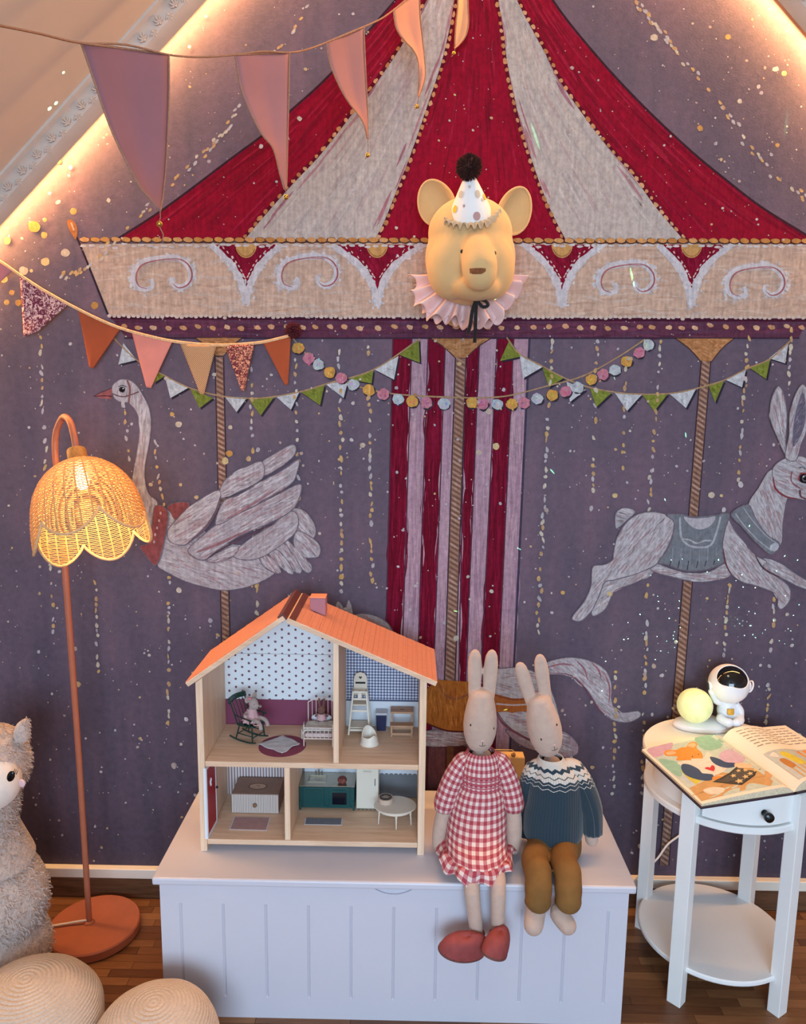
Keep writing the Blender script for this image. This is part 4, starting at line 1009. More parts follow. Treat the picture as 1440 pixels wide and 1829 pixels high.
def cross(z, sy, h, d=.003, nm='crossbar', inset=.0022):
    a, b = hleg(-1, sy, z), hleg(1, sy, z); MB().bb(a.x+inset, b.x-inset, a.y-d/2, a.y+d/2, a.z-h/2, a.z+h/2).build(nm, M_CRM, hc, smooth=False, bevel=.0004)
for z_, h_ in ((.013, .005), (.062, .0055), (.092, .005), (.110, .005)): cross(z_, -1, h_)
for z_, h_ in ((.013, .005), (.062, .0055), (.092, .005)): cross(z_, 1, h_)
cross(.101, -1, .013, .003, 'guard_bar', hw*.5-.001)
a, b = hleg(-1, -1, .02), hleg(1, 1, .02); MB().bb(a.x+.002, b.x-.002, a.y+.003, b.y-.003, hz(.016), hz(.0185)).build('footboard', M_CRW, hc, smooth=False)
a, b = hleg(-1, -1, .076), hleg(1, 1, .076); MB().bb(a.x+.003, b.x-.003, a.y+.003, b.y-.003, hz(.074), hz(.077)).build('seat', M_CRW, hc, smooth=False)
bp = [(-.0165, .094), (.0165, .094), (.0172, .130), (.0155, .141), (.010, .149), (0, .152), (-.010, .149), (-.0155, .141), (-.0172, .130)]
yb_ = hleg(0, 1, .1).y
MB().prism([(hx+p[0], ZU+p[1]) for p in bp], yb_-.0035, yb_-.0003).build('backrest', M_CRW, hc, smooth=False, bevel=.0005)
MB().bb(hx-.0125, hx+.0125, yb_-.0050, yb_-.0036, hz(.122), hz(.1265)).build('back_slot_shade', M_BLK, hc, smooth=False)  # black strip laid on the backrest, stands in for the slot's darkness
heart = []
for k in range(24):
    a = 2*math.pi*k/24; heart.append((hx+.00033*16*math.sin(a)**3*.75, ZU+.138+.00033*(13*math.cos(a)-5*math.cos(2*a)-2*math.cos(3*a)-math.cos(4*a))*.75))
MB().prism(heart[::-1], yb_-.0041, yb_-.0036).build('heart_shade', mat('heart_shadow', (74, 58, 54), .8), hc, smooth=False)  # solid dark heart on the backrest, its colour stands in for the opening's shade
for sx in (-1, 1): a, b = hleg(sx, -1, .106), hleg(sx, 1, .106); MB().bb(a.x-.002, a.x+.002, a.y, b.y, hz(.105), hz(.109)).build('armrest', M_CRM, hc, smooth=False)

# navy bin, step stool, potty
p = atz(681, 1306, ZU); hwid = abs(atz(692, 1306, ZU).x-p.x)*.93
p.y -= .002
binn = thing('toy_bin', (p.x, p.y+hwid, ZU), 'small navy square bin with a flat grey lid beside the step stool', 'bin')
mb = MB(); w0, w1_, h_ = hwid*.78, hwid*.93, .043; cy_ = p.y+hwid
vs = [(p.x+sx*w, cy_+sy*w, ZU+z) for z, w in ((0, w0), (h_, w1_)) for sy in (-1, 1) for sx in (-1, 1)]
mb.add(vs, [(0, 2, 3, 1), (4, 5, 7, 6), (0, 1, 5, 4), (2, 6, 7, 3), (0, 4, 6, 2), (1, 3, 7, 5)]); mb.build('body', mat('navy_plastic', (38, 40, 72), .4, .03), binn, smooth=False, bevel=.001)
MB().bb(p.x-hwid, p.x+hwid, cy_-hwid, cy_+hwid, ZU+h_+.0003, ZU+h_+.006).build('lid', mat('light_grey_plastic', (190, 186, 190), .45, .02), binn, smooth=False, bevel=.0012)
sa, sb_ = atz(698, 1316, ZU), atz(737, 1317, ZU); sx0, sx1, sy0 = sa.x, sb_.x, sa.y
M_STOOL = wood('stool_wood', (196, 154, 122), (168, 126, 96), 'x', 2)
stl = thing('step_stool', ((sx0+sx1)/2, sy0+.026, ZU), 'miniature wooden two-step stool with a hand slot on top', 'stool')
for x_ in (sx0+.002, sx1-.002):
    MB().bb(x_-.0021, x_+.0021, sy0, sy0+.0042, ZU, ZU+.0255).build('leg', M_STOOL, stl, smooth=False)
    MB().bb(x_-.0021, x_+.0021, sy0+.021, sy0+.0252, ZU, ZU+.0525).build('leg', M_STOOL, stl, smooth=False)
    MB().bb(x_-.0021, x_+.0021, sy0+.045, sy0+.0492, ZU, ZU+.0525).build('leg', M_STOOL, stl, smooth=False)
MB().bb(sx0-.002, sx1+.002, sy0-.002, sy0+.0205, ZU+.0257, ZU+.0305).build('step', M_STOOL, stl, smooth=False, bevel=.0006)
MB().bb(sx0-.002, sx1+.002, sy0+.019, sy0+.051, ZU+.0527, ZU+.0577).build('top', M_STOOL, stl, smooth=False, bevel=.0006)
MB().bb((sx0+sx1)/2-.0055, (sx0+sx1)/2+.0055, sy0+.034, sy0+.0365, ZU+.0575, ZU+.0581).build('hand_slot_shade', M_BLK, stl, smooth=False)  # no hole in the top: black bar imitates the shade inside a slot
MB().bb(sx0+.0043, sx1-.0043, sy0+.0005, sy0+.003, ZU+.004, ZU+.010).build('crossbar', M_STOOL, stl, smooth=False)
MB().bb(sx0+.0043, sx1-.0043, sy0+.0215, sy0+.024, ZU+.010, ZU+.016).build('crossbar', M_STOOL, stl, smooth=False)
pc = atz(660, 1329, ZU); pr = .0225; pc = Vector((pc.x, pc.y+.004, ZU))
def potty_top(a): return .020+.019*max(0, math.cos(a-R_(112)))**1.2+.006*max(0, math.cos(a-R_(-52)))**8
mb = MB(); rings = []
def P_(a, r, z): return (pc.x+r*math.cos(a), pc.y+r*math.sin(a), ZU+z)
N_ = 40; prof_n = 9; vs = []; fs = []
for k in range(N_+1):
    a = 2*math.pi*k/N_; ht = potty_top(a)
    for r, z in ((pr*1.06, 0), (pr*1.06, .0016), (pr*.97, .004), (pr*.92, ht*.6), (pr*.86, ht-.001), (pr*.80, ht+.0006), (pr*.72, ht-.001), (pr*.60, max(.008, ht*.55)), (pr*.36, .007), (0, .006)): vs.append(P_(a, r, z))
M_ = 10
for k in range(N_):
    for i in range(M_-1): fs.append((k*M_+i, (k+1)*M_+i, (k+1)*M_+i+1, k*M_+i+1))
mb.add(vs, fs); mb.build('toy_potty', M_CRM, None, 'cream doll potty standing on the upper floor before the high chair', 'potty', weld=.00002)

# ground floor: mats, drawer box, kitchen, fridge, table
def mat_rug(name, P4, m0, label, border):
    q = [atz(*p, ZG) for p in P4]; c = sum(q, Vector())/4
    o = thing(name, (c.x, c.y, ZG), label, 'rug')
    MB().add([(v.x, v.y, ZG) for v in q]+[(v.x, v.y, ZG+.0007) for v in q], [(3, 2, 1, 0), (4, 5, 6, 7), (0, 1, 5, 4), (1, 2, 6, 5), (2, 3, 7, 6), (3, 0, 4, 7)]).build('border', border, o, smooth=False)
    qq = [c+(v-c)*.93 for v in q]
    MB().add([(v.x, v.y, ZG+.0008) for v in qq]+[(v.x, v.y, ZG+.0011) for v in qq], [(3, 2, 1, 0), (4, 5, 6, 7), (0, 1, 5, 4), (1, 2, 6, 5), (2, 3, 7, 6), (3, 0, 4, 7)]).build('field', m0, o, smooth=False)
mat_rug('door_mat', [(409, 1482), (477, 1484), (484, 1460), (418, 1459)], M_RUGK, 'dusty pink mat with white border on the doll house hall floor', M_RUGW)
mat_rug('kitchen_mat', [(543, 1473), (611, 1474), (613, 1462), (545, 1461)], M_RUGG, 'long grey mat on the floor before the green toy kitchen', M_RUGW)
# drawer box
fa, fb = atz(414, 1452, ZG), atz(498, 1453, ZG); bh = at(414, 1418, fa.y).z-ZG; bd = .085
bd = min(bd, HYB-.008-fa.y)
dbx = thing('drawer_box', ((fa.x+fb.x)/2, fa.y+bd/2, ZG), 'brown cardboard drawer box with striped front and oval label in the hall', 'box')
M_CARD = mat('brown_card', (150, 122, 108), .8, .04, 40); M_CARD2 = mat('card_dark', (104, 78, 70), .8, .04)
def card_str(t):
    x, z = xz(t); a = t.math('LESS_THAN', t.math('ABSOLUTE', frac_c(t, x, .0038)), .24); t.base(t.mix(a, lin((226, 216, 208)), lin((142, 120, 110))))
M_CSTR = pattern_mat('box_stripes', card_str, .8)
MB().bb(fa.x, fb.x, fa.y+.0015, fa.y+bd, ZG, ZG+bh).build('sleeve', M_CARD, dbx, smooth=False, bevel=.0005)
drw = MB().bb(fa.x+.0012, fb.x-.0012, fa.y, fa.y+.0013, ZG+.0012, ZG+bh-.0012).build('drawer', M_CSTR, dbx, smooth=False)
MB().lathe([(.0022, 0), (.0022, .002), (.0052, .003), (.0055, .005), (.0045, .0065), (0, .007)], ((fa.x+fb.x)/2, fa.y-.0001, ZG+bh*.46), 20, axis=Matrix.Rotation(R_(90), 3, 'X')).build('knob', wood('knob_wood', (150, 112, 82), (120, 86, 60), 'x', 3), drw)
ctr = Vector(((fa.x+fb.x)/2, fa.y+bd*.45, ZG+bh))
MB().lathe([(0, .0002), (.024, .0002), (.024, .0005), (0, .0005)], ctr, 36, sy=.62).build('label_rim', M_CARD2, dbx, smooth=False)
lb = MB().lathe([(0, .0006), (.021, .0006), (.021, .0008), (0, .0008)], ctr, 36, sy=.60).build('label', mat('label_paper', (198, 166, 146), .8, .02), dbx, smooth=False)
text('label_text', '1831', .006, ctr+Vector((0, .003, .00085)), (0, 0, 0), M_CARD2, dbx, .00005)
for q_ in (-.010, .003): MB().bb(ctr.x+q_-.004, ctr.x+q_+.005, ctr.y-.0052, ctr.y-.0040, ctr.z+.0008, ctr.z+.0009).build('label_line', M_CARD2, dbx, smooth=False)
# kitchen unit
ka, kb = atz(535, 1446, ZG), atz(634, 1449, ZG); ky = (ka.y+kb.y)/2; kx0, kx1 = ka.x, at(633, 1448, ky).x
kz = at(585, 1405, ky).z-ZG; kd = HYB-.006-ky
M_TEAL = mat('teal_lacquer', (20, 72, 72), .35, .04, 40); M_STEEL = mat('brushed_steel', (170, 164, 150), .3, .05, 60, metal=.9, stretch=(1, 20, 1)); M_DGL = mat('oven_glass', (14, 16, 28), .12, 0)
kit = thing('toy_kitchen', ((kx0+kx1)/2, ky+kd/2, ZG), 'dark teal toy kitchen unit with sink, tap and oven', 'kitchen unit')
MB().bb(kx0, kx1, ky+.002, ky+kd, ZG+.006, ZG+kz).build('body', M_TEAL, kit, smooth=False, bevel=.0006)
for x_ in (kx0+.002, kx1-.002):
    MB().bb(x_-.002, x_+.002, ky, ky+.006, ZG, ZG+.0255).build('leg', M_TEAL, kit, smooth=False)
sx_0, sx_1, sy_0, sy_1 = lerp(kx0, kx1, .14), lerp(kx0, kx1, .46), ky+.018, ky+.050
wz0, wz1 = ZG+kz+.0002, ZG+kz+.0026
mb = MB()
for (a, b, c_, d_) in ((kx0-.001, sx_0, ky-.001, ky+kd), (sx_1, kx1+.001, ky-.001, ky+kd), (sx_0, sx_1, ky-.001, sy_0), (sx_0, sx_1, sy_1, ky+kd)): mb.bb(a, b, c_, d_, wz0, wz1)
mb.build('worktop', M_STEEL, kit, smooth=False)
mb = MB().bb(sx_0+.0004, sx_1-.0004, sy_0+.0004, sy_1-.0004, ZG+kz+.0001, ZG+kz+.0006)
for (a, b, c_, d_) in ((sx_0-.0012, sx_1+.0012, sy_0-.0012, sy_0+.0006), (sx_0-.0012, sx_1+.0012, sy_1-.0006, sy_1+.0012), (sx_0-.0012, sx_0+.0006, sy_0, sy_1), (sx_1-.0006, sx_1+.0012, sy_0, sy_1)): mb.bb(a, b, c_, d_, wz1+.0002, wz1+.0014)
mb.build('sink', M_STEEL, kit, smooth=False)
fxc = lerp(kx0, kx1, .31); fyc = sy_1+.006
MB().tube(smoothpts([(fxc, fyc, wz1+.0002), (fxc, fyc, wz1+.012), (fxc, fyc-.003, wz1+.016), (fxc, fyc-.010, wz1+.015), (fxc, fyc-.012, wz1+.011)], 4), .0014, 8).build('tap', M_STEEL, kit)
for s_ in (-1, 1): MB().tube([(fxc+s_*.008, fyc, wz1+.0002), (fxc+s_*.008, fyc, wz1+.007), (fxc+s_*.008, fyc, wz1+.0072), (fxc+s_*.008, fyc, wz1+.0095)], [.001, .001, .0024, .002], 8).build('tap_handle', M_STEEL, kit)
def kpanel(f0, f1, z0, z1, nm, m_): return MB().bb(lerp(kx0, kx1, f0), lerp(kx0, kx1, f1), ky-.0006, ky+.0018, ZG+z0, ZG+z1).build(nm, m_, kit, smooth=False, bevel=.0005)
dr = kpanel(.07, .45, .0115, kz-.0035, 'cupboard_door', M_TEAL)
for i in range(9): a = lerp(.11, .41, i/9); MB().bb(lerp(kx0, kx1, a), lerp(kx0, kx1, a+.028), ky-.0014, ky-.0007, ZG+.016, ZG+kz-.008).build('slat', M_TEAL, dr, smooth=False)
ov = kpanel(.54, .92, .0115, kz-.0035, 'oven_door', M_TEAL)
MB().bb(lerp(kx0, kx1, .60), lerp(kx0, kx1, .86), ky-.0012, ky-.0007, ZG+.017, ZG+kz-.016).build('oven_window', M_DGL, ov, smooth=False)
MB().bb(lerp(kx0, kx1, .62), lerp(kx0, kx1, .84), ky-.0022, ky-.0007, ZG+kz-.0105, ZG+kz-.0085).build('handle', M_TEAL, ov, smooth=False)
ap_ = [(lerp(kx0, kx1, .04+.92*k/16), ZG+.0105-.006*(1-abs(2*k/16-1)**2)*.6) for k in range(17)]
MB().prism([(ap_[0][0], ZG+.012), (ap_[-1][0], ZG+.012)]+ap_[::-1], ky+.0003, ky+.0017).build('apron', M_TEAL, kit, smooth=False)
# round patterned basket on the worktop
bc = atz(611, 1400, wz1)
MB().lathe([(0, .0002), (.008, .0002), (.0115, .005), (.012, .010), (.010, .013), (.0085, .0145), (.004, .0135), (0, .013)], (bc.x, bc.y+.006, wz1), 28, wob=lambda a, f: 1+.035*math.sin(14*a)*math.sin(f*math.pi)).build('toy_bread', mat('red_brown_crust', (124, 64, 56), .6, .3, 220), None, 'little round red-brown loaf on the worktop of the teal toy kitchen', 'bread')
# fridge
ra, rb_ = at(636, 1449, ky+.002).x, at(676, 1449, ky+.002).x
rz1 = zup_b-.0015; ry0 = ky+.002
fr = thing('toy_fridge', ((ra+rb_)/2, ry0+kd/2, ZG), 'cream toy fridge with slim grey handle beside the teal kitchen', 'fridge')
M_FRI = mat('fridge_cream', (222, 214, 198), .35, .015)
MB().bb(ra+.0006, rb_, ry0+.0018, HYB-.007, ZG+.001, rz1).build('body', M_FRI, fr, smooth=False, bevel=.001)
fd = MB().bb(ra+.0012, rb_-.0006, ry0, ry0+.0016, ZG+.0065, rz1-.0006).build('door', M_FRI, fr, smooth=False, bevel=.0008)
MB().bb(ra+.0012, rb_-.0006, ry0+.0002, ry0+.0016, ZG+.0015, ZG+.0055).build('foot_grille', M_STEEL, fr, smooth=False)
for i in range(5): a = lerp(ra+.004, rb_-.012, i/4.); MB().bb(a, a+.006, ry0-.0003, ry0+.0001, ZG+.0026, ZG+.0040).build('vent_slot', M_BLK, fr, smooth=False)
hzc = at(667, 1397, ry0).z; hx_ = at(670, 1397, ry0).x
MB().bb(hx_-.0011, hx_+.0011, ry0-.0016, ry0-.0001, hzc-.0095, hzc+.0095).build('handle', mat('grey_handle', (120, 118, 114), .4, .02, metal=.4), fd, smooth=False, bevel=.0005)
tz = at(655, 1378, ry0).z
text('lettering', 'MAILEG', .0062, Vector(((ra+rb_)/2, ry0-.00015, tz)), (R_(90), 0, 0), mat('lettering_grey', (128, 122, 112), .5), fd, .00005)
# oval table
tl = [atz(671, 1480, ZG), atz(718, 1498, ZG), atz(738, 1478, ZG)]
tz1 = .041
tc = atz(706, 1437, ZG+tz1+.004); trx = abs(atz(744, 1437, ZG+tz1+.004).x-tc.x); try_ = .043
tbl = thing('toy_table', (tc.x, tc.y, ZG), 'cream oval doll table with turned legs in the toy kitchen', 'table')
MB().lathe([(0, 0), (trx*.97, 0), (trx, .0012), (trx, .0026), (trx*.97, .0036), (0, .0038)], (tc.x, tc.y, ZG+tz1), 48, sy=try_/trx).build('table_top', M_CRM, tbl, ang=30)
MB().lathe([(trx*.80, -.007), (trx*.82, -.007), (trx*.82, -.0002), (trx*.80, -.0002)], (tc.x, tc.y, ZG+tz1), 48, sy=try_/trx).build('apron', M_CRM, tbl, ang=30)
for a in (R_(200), R_(275), R_(338), R_(95)):
    x_, y_ = tc.x+trx*.78*math.cos(a), tc.y+try_*.78*math.sin(a); ox, oy = .002*math.cos(a), .002*math.sin(a)
    MB().tube([(x_+ox, y_+oy, ZG), (x_+ox*.6, y_+oy*.6, ZG+.016), (x_, y_, ZG+.028), (x_, y_, ZG+.029), (x_, y_, ZG+.031), (x_, y_, ZG+.032), (x_, y_, ZG+tz1-.0003)], [.0013, .0019, .0022, .0032, .0032, .0022, .0028], 10).build('leg', M_CRM, tbl)
# round tin on the table
zt0 = ZG+tz1+.004; tnc = atz(689, 1432, zt0)
tin = thing('round_tin', (tnc.x, tnc.y, zt0), 'round beige tin with dark printed lid on the oval doll table', 'tin')
M_TIN = mat('beige_tin', (206, 178, 158), .45, .03)
tk = .0128
MB().lathe([(0, 0), (.0180, 0), (.0184, .006), (.0192, .0062), (.0192, .012), (.0184, tk), (0, tk)], (tnc.x, tnc.y, zt0), 40).build('body', M_TIN, tin, ang=30)
MB().lathe([(0, tk+.0001), (.0155, tk+.0001), (.0155, tk+.0004), (0, tk+.0004)], (tnc.x, tnc.y, zt0), 40).build('printed_lid', mat('tin_print', (70, 60, 58), .5, .15, 500), tin, smooth=False)
for q_, w_ in ((.0045, .005), (0, .0105), (-.0042, .007)): MB().bb(tnc.x-w_, tnc.x+w_, tnc.y+q_-.0010, tnc.y+q_+.0010, zt0+tk+.0005, zt0+tk+.0007).build('lid_line', M_TIN, tin, smooth=False)

# ------------------------------------------------------------------ cloth dolls on the bench
def remesh(o, v):
    r = o.modifiers.new('remesh', 'REMESH'); r.mode = 'VOXEL'; r.voxel_size = v; r.use_smooth_shade = True
    s = o.modifiers.new('smooth', 'SMOOTH'); s.factor = .5; s.iterations = 2; return o
def rings(mb, R, n=40, wob=None, m=0, caps=False, uvx=1.0):
    """loft horizontal ellipses (cx,cy,cz,rx,ry)"""
    vs = []; uv = []; fs = []; L = 0
    for i, (x, y, z, rx, ry) in enumerate(R):
        if i: q = R[i-1]; L += math.sqrt((x-q[0])**2+(y-q[1])**2+(z-q[2])**2+(ry-q[4])**2)
        for k in range(n+1):
            a = 2*math.pi*k/n; w = wob(a, i/(len(R)-1)) if wob else (1, 0)
            vs.append((x+rx*w[0]*math.cos(a), y+ry*w[0]*math.sin(a), z+w[1])); uv.append((k/n*uvx, L))
    for i in range(len(R)-1):
        for k in range(n): a = i*(n+1)+k; fs.append((a, a+1, a+n+2, a+n+1))
    if caps: fs.append(tuple(range(n-1, -1, -1))); fs.append(tuple((len(R)-1)*(n+1)+k for k in range(n)))
    return mb.add(vs, fs, uv, m)
def refine(R, k=5):
    out = []
    V = [tuple(r) for r in R]
    for i in range(len(V)-1):
        a, b, c, d = V[max(i-1, 0)], V[i], V[i+1], V[min(i+2, len(V)-1)]
        for j in range(k):
            t = j/k; out.append(tuple(.5*(2*q+(r-p)*t+(2*p-5*q+4*r-s)*t*t+(3*q-p-3*r+s)*t**3) for p, q, r, s in zip(a, b, c, d)))
    out.append(V[-1]); return out
LINEN = mat('natural_linen', (194, 166, 150), .9, .03, 60, .25, 1400, sheen=.2)
M_STITCH = mat('dark_thread', (30, 26, 28), .8, 0); M_NOSEP = mat('pink_thread', (214, 170, 164), .9, .03)
t = NT('red_gingham'); uvn = t.new('ShaderNodeSeparateXYZ', {'Vector': t.new('ShaderNodeTexCoord').outputs['UV']})
fa_ = t.math('LESS_THAN', t.math('FRACT', uvn.outputs[0]), .5); fb_ = t.math('LESS_THAN', t.math('FRACT', t.math('MULTIPLY', uvn.outputs[1], 62)), .5)
ff = t.math('MULTIPLY', t.math('ADD', fa_, fb_), .5); wv = t.noise(t.coord('Object'), 900, 2)
cg_ = t.ramp(ff, [(0, (232, 214, 206)), (.5, (202, 128, 132)), (1, (168, 62, 76))]); t.base(t.mix(.25, cg_, t.ramp(wv, [(.3, (170, 170, 170)), (.7, (255, 255, 255))]), 'MULTIPLY'))
t.p(Roughness=.9); t.bump(wv, .2, .0006); M_GINGR = t.m
# --- girl
def head_part(parent, ctr, sz, tilt, ears, m_, y_face=-.04):
    """egg head with two tall ears as one skin, eyes, nose and stitched mouth"""
    Mx = Matrix.Translation(ctr) @ Matrix.Rotation(tilt, 4, 'Y')
    hw_, hh = sz
    prof = [(0, -.50), (.30, -.485), (.56, -.44), (.80, -.34), (.95, -.20), (1.0, -.06), (.97, .08), (.88, .22), (.78, .34), (.68, .44), (.55, .50), (.30, .53), (0, .54)]
    mb = MB(); mb.lathe([(r*hw_, z*hh) for r, z in prof], (0, 0, 0), 32, sy=.92)
    for ex, el, ea in ears:
        R2 = Matrix.Translation((ex, .004, hh*.44)) @ Matrix.Rotation(ea, 4, 'Y'); w = .0162
        e = MB().lathe([(0, -.012), (w*.86, -.008), (w*.93, el*.2), (w, el*.5), (w*.98, el*.7), (w*.84, el*.86), (w*.55, el*.955), (w*.25, el*.993), (0, el)], (0, 0, 0), 20, sy=.62)
        e.xf(R2); mb.add(e.v, e.f)
    mb.xf(Mx)
    return mb, Mx
def limb(mb, pts, rad, n=14, k=4):
    P = smoothpts(pts, k); N = len(P); rr = [interp([(i/(len(rad)-1), r) for i, r in enumerate(rad)], j/(N-1)) for j in range(N)]
    mb.tube(P, rr, n); mb.ell(P[-1], rr[-1]*.98, 12, 8); mb.ell(P[0], rr[0]*.98, 12, 8)
YT = -.315
hc_ = at(858, 1288, YT)
girl = thing('rabbit_doll', (hc_.x, -.32, T), 'linen rabbit doll in red gingham dress sitting beside the doll house', 'doll')
mb, Mx = head_part(None, hc_, (.0392, .150), R_(1), [(-.0162, .106, R_(-1.5)), (.0172, .107, R_(1.5)),], LINEN)
neck = at(860, 1350, YT); zsh = at(860, 1365, YT).z
body_rings = refine([(neck.x, YT, T+.012, .055, .05), (neck.x, YT, T+.05, .058, .048), (neck.x, YT, zsh-.10, .045, .036), (neck.x, YT, zsh-.02, .040, .03), (neck.x, YT, zsh+.005, .024, .022), (neck.x, YT, zsh+.03, .022, .022)], 4)
rings(mb, body_rings, 28, caps=True)
sl, sr = at(818, 1368, YT), at(902, 1368, YT)
hl, hr = at(784, 1506, YT-.02), at(917, 1513, YT-.035)
el_, er_ = at(795, 1440, YT-.012), at(916, 1440, YT-.02)
limb(mb, [sl, el_, at(787, 1480, YT-.016), hl], [.018, .017, .0185, .0165]); limb(mb, [sr, er_, at(918, 1478, YT-.028), hr], [.018, .0175, .0195, .017])
lk, rk = at(843, 1577, -.452), at(889, 1572, -.452)
la, ra_ = at(851, 1664, -.462), at(889, 1662, -.462)
limb(mb, [(hc_.x-.028, -.33, T+.028), (lk.x, -.42, T+.024), (lk.x, -.464, T-.002), (la.x, -.466, la.z)], [.022, .020, .0175, .0145])
limb(mb, [(hc_.x+.028, -.33, T+.028), (rk.x, -.42, T+.024), (rk.x, -.464, T-.002), (ra_.x, -.466, ra_.z)], [.022, .020, .0175, .0150])
gb = remesh(mb.build('body', LINEN, girl), .0022)
def face(parent, Mx, hw_, hh, eyes, mouth):
    for (x, z) in eyes:
        y = -math.sqrt(max(0, 1-(x/(hw_*.99))**2))*hw_*.92*.985
        MB().ell((0, 0, 0), (.0017, .0012, .0030), 10, 8).xf(Mx @ Matrix.Translation((x, y, z))).build('eye', M_STITCH, parent)
    mx, mz2 = mouth
    def S(x, z):
        f = interp([(-.5, 0), (-.44, .56), (-.34, .80), (-.2, .95), (-.06, 1.0), (.1, .97)], z/hh)
        return Mx @ Vector((x, -math.sqrt(max(0, 1-(x/(hw_*f))**2))*hw_*f*.92-.0003, z))
    MB().tube([S(mx, mz2+.011), S(mx, mz2+.005), S(mx, mz2)], .0006, 6).build('mouth_stitch', M_STITCH, parent)
    MB().tube([S(mx+a*.0075, mz2+.0022*a*a) for a in (-1, -.5, 0, .5, 1)], .0006, 6).build('mouth_stitch', M_STITCH, parent)
    MB().ell(S(mx, mz2+.0145), (.0048, .0009, .0028), 12, 8).build('nose_stitch', M_NOSEP, parent)
face(girl, Mx, .0392, .150, [(-.0245, .002), (.0290, -.006)], (.0045, -.0475))
# dress
zc = at(860, 1344, YT).z
def gath(a, f): return (1+.030*math.sin(26*a)*(.35+f*.4)*(f < .42)+.020*math.sin(13*a+1)*max(0, f-.4), 0)
hx_ = hc_.x+.002
dz = lambda py, Y: at(855, py, Y).z
DR = [(neck.x, YT-.002, zc+.006, .031, .028), (neck.x, YT-.002, zc-.002, .038, .032), (neck.x, YT-.002, dz(1362, YT), .046, .038), (neck.x, YT-.003, dz(1378, YT), .0485, .041), (neck.x, YT-.004, dz(1398, YT), .0485, .041), (neck.x-.001, YT-.006, dz(1412, YT-.01), .056, .047), (neck.x-.005, YT-.012, dz(1450, YT-.03), .0645, .055), (neck.x-.009, YT-.030, dz(1488, YT-.05), .0690, .070), (neck.x-.011, YT-.046, T+.060, .0690, .085), (neck.x-.010, YT-.056, T+.046, .0715, .091)]
dr_ = MB(); RR = refine(DR, 6); rings(dr_, RR, 120, gath, uvx=26)
dress = dr_.build('dress', M_GINGR, girl, ang=0, thick=.0012)
# ruffle at the hem
def ruff(a, f):
    return (1+.060*f*math.sin(9*a+.6)+.03*f*math.sin(17*a), .008*f*math.sin(9*a+2.0)+(.016*f*max(0, abs(math.cos(a))-.2))-.004*f*max(0, -math.sin(a)))
RU = refine([(neck.x-.010, YT-.056, T+.0465, .0705, .0905), (neck.x-.010, YT-.058, T+.040, .079, .094), (neck.x-.012, YT-.060, T+.020, .088, .097)], 5)
rr_ = MB(); rings(rr_, RU, 120, ruff, uvx=28); rr_.build('hem_ruffle', M_GINGR, girl, ang=0, thick=.0012)
# shirring bands
for k in range(5):
    z = dz(1374+k*6, YT); mb = MB()
    mb.tube([(neck.x+.0490*(1+.02*math.sin(40*a))*math.cos(a), YT-.0035+.0418*(1+.02*math.sin(40*a))*math.sin(a), z) for a in [2*math.pi*i/160 for i in range(160)]], .0014, 6, closed=True)
    mb.build('shirring_band', mat('rose_thread', (186, 84, 98), .9, .15, 400), girl)
def sleeve(pts, rad, cuff):
    P = smoothpts(pts, 6); N = len(P); mb = MB(); vs = []; fs = []; uv = []; n = 40; L = 0
    for i, p in enumerate(P):
        tt = (P[min(i+1, N-1)]-P[max(i-1, 0)]).normalized(); x = Vector((0, -1, 0)); x = (x-tt*x.dot(tt)).normalized(); y = tt.cross(x)
        if i: L += (p-P[i-1]).length
        r = interp(rad, i/(N-1))
        for k in range(n+1):
            a = 2*math.pi*k/n; w = 1+.05*math.sin(11*a)*(i/(N-1))**2
            vs.append(p+(x*math.cos(a)+y*math.sin(a))*r*w); uv.append((k/n*12, L))
    for i in range(N-1):
        for k in range(n): a = i*(n+1)+k; fs.append((a, a+1, a+n+2, a+n+1))
    mb.add(vs, fs, uv); return mb
sl2, sr2 = at(840, 1350, YT), at(882, 1350, YT)
sleeve([sl2, at(826, 1362, YT), at(808, 1395, YT-.006), at(796, 1430, YT-.011), at(793, 1446, YT-.012)], [(0, .010), (.2, .021), (.45, .0245), (.8, .0255), (1, .0200)], 0).build('sleeve', M_GINGR, girl, ang=0, thick=.0012)
sleeve([sr2, at(894, 1362, YT), at(908, 1395, YT-.008), at(916, 1430, YT-.018), at(917, 1446, YT-.02)], [(0, .010), (.2, .021), (.45, .0245), (.8, .0255), (1, .0205)], 0).build('sleeve', M_GINGR, girl, ang=0, thick=.0012)
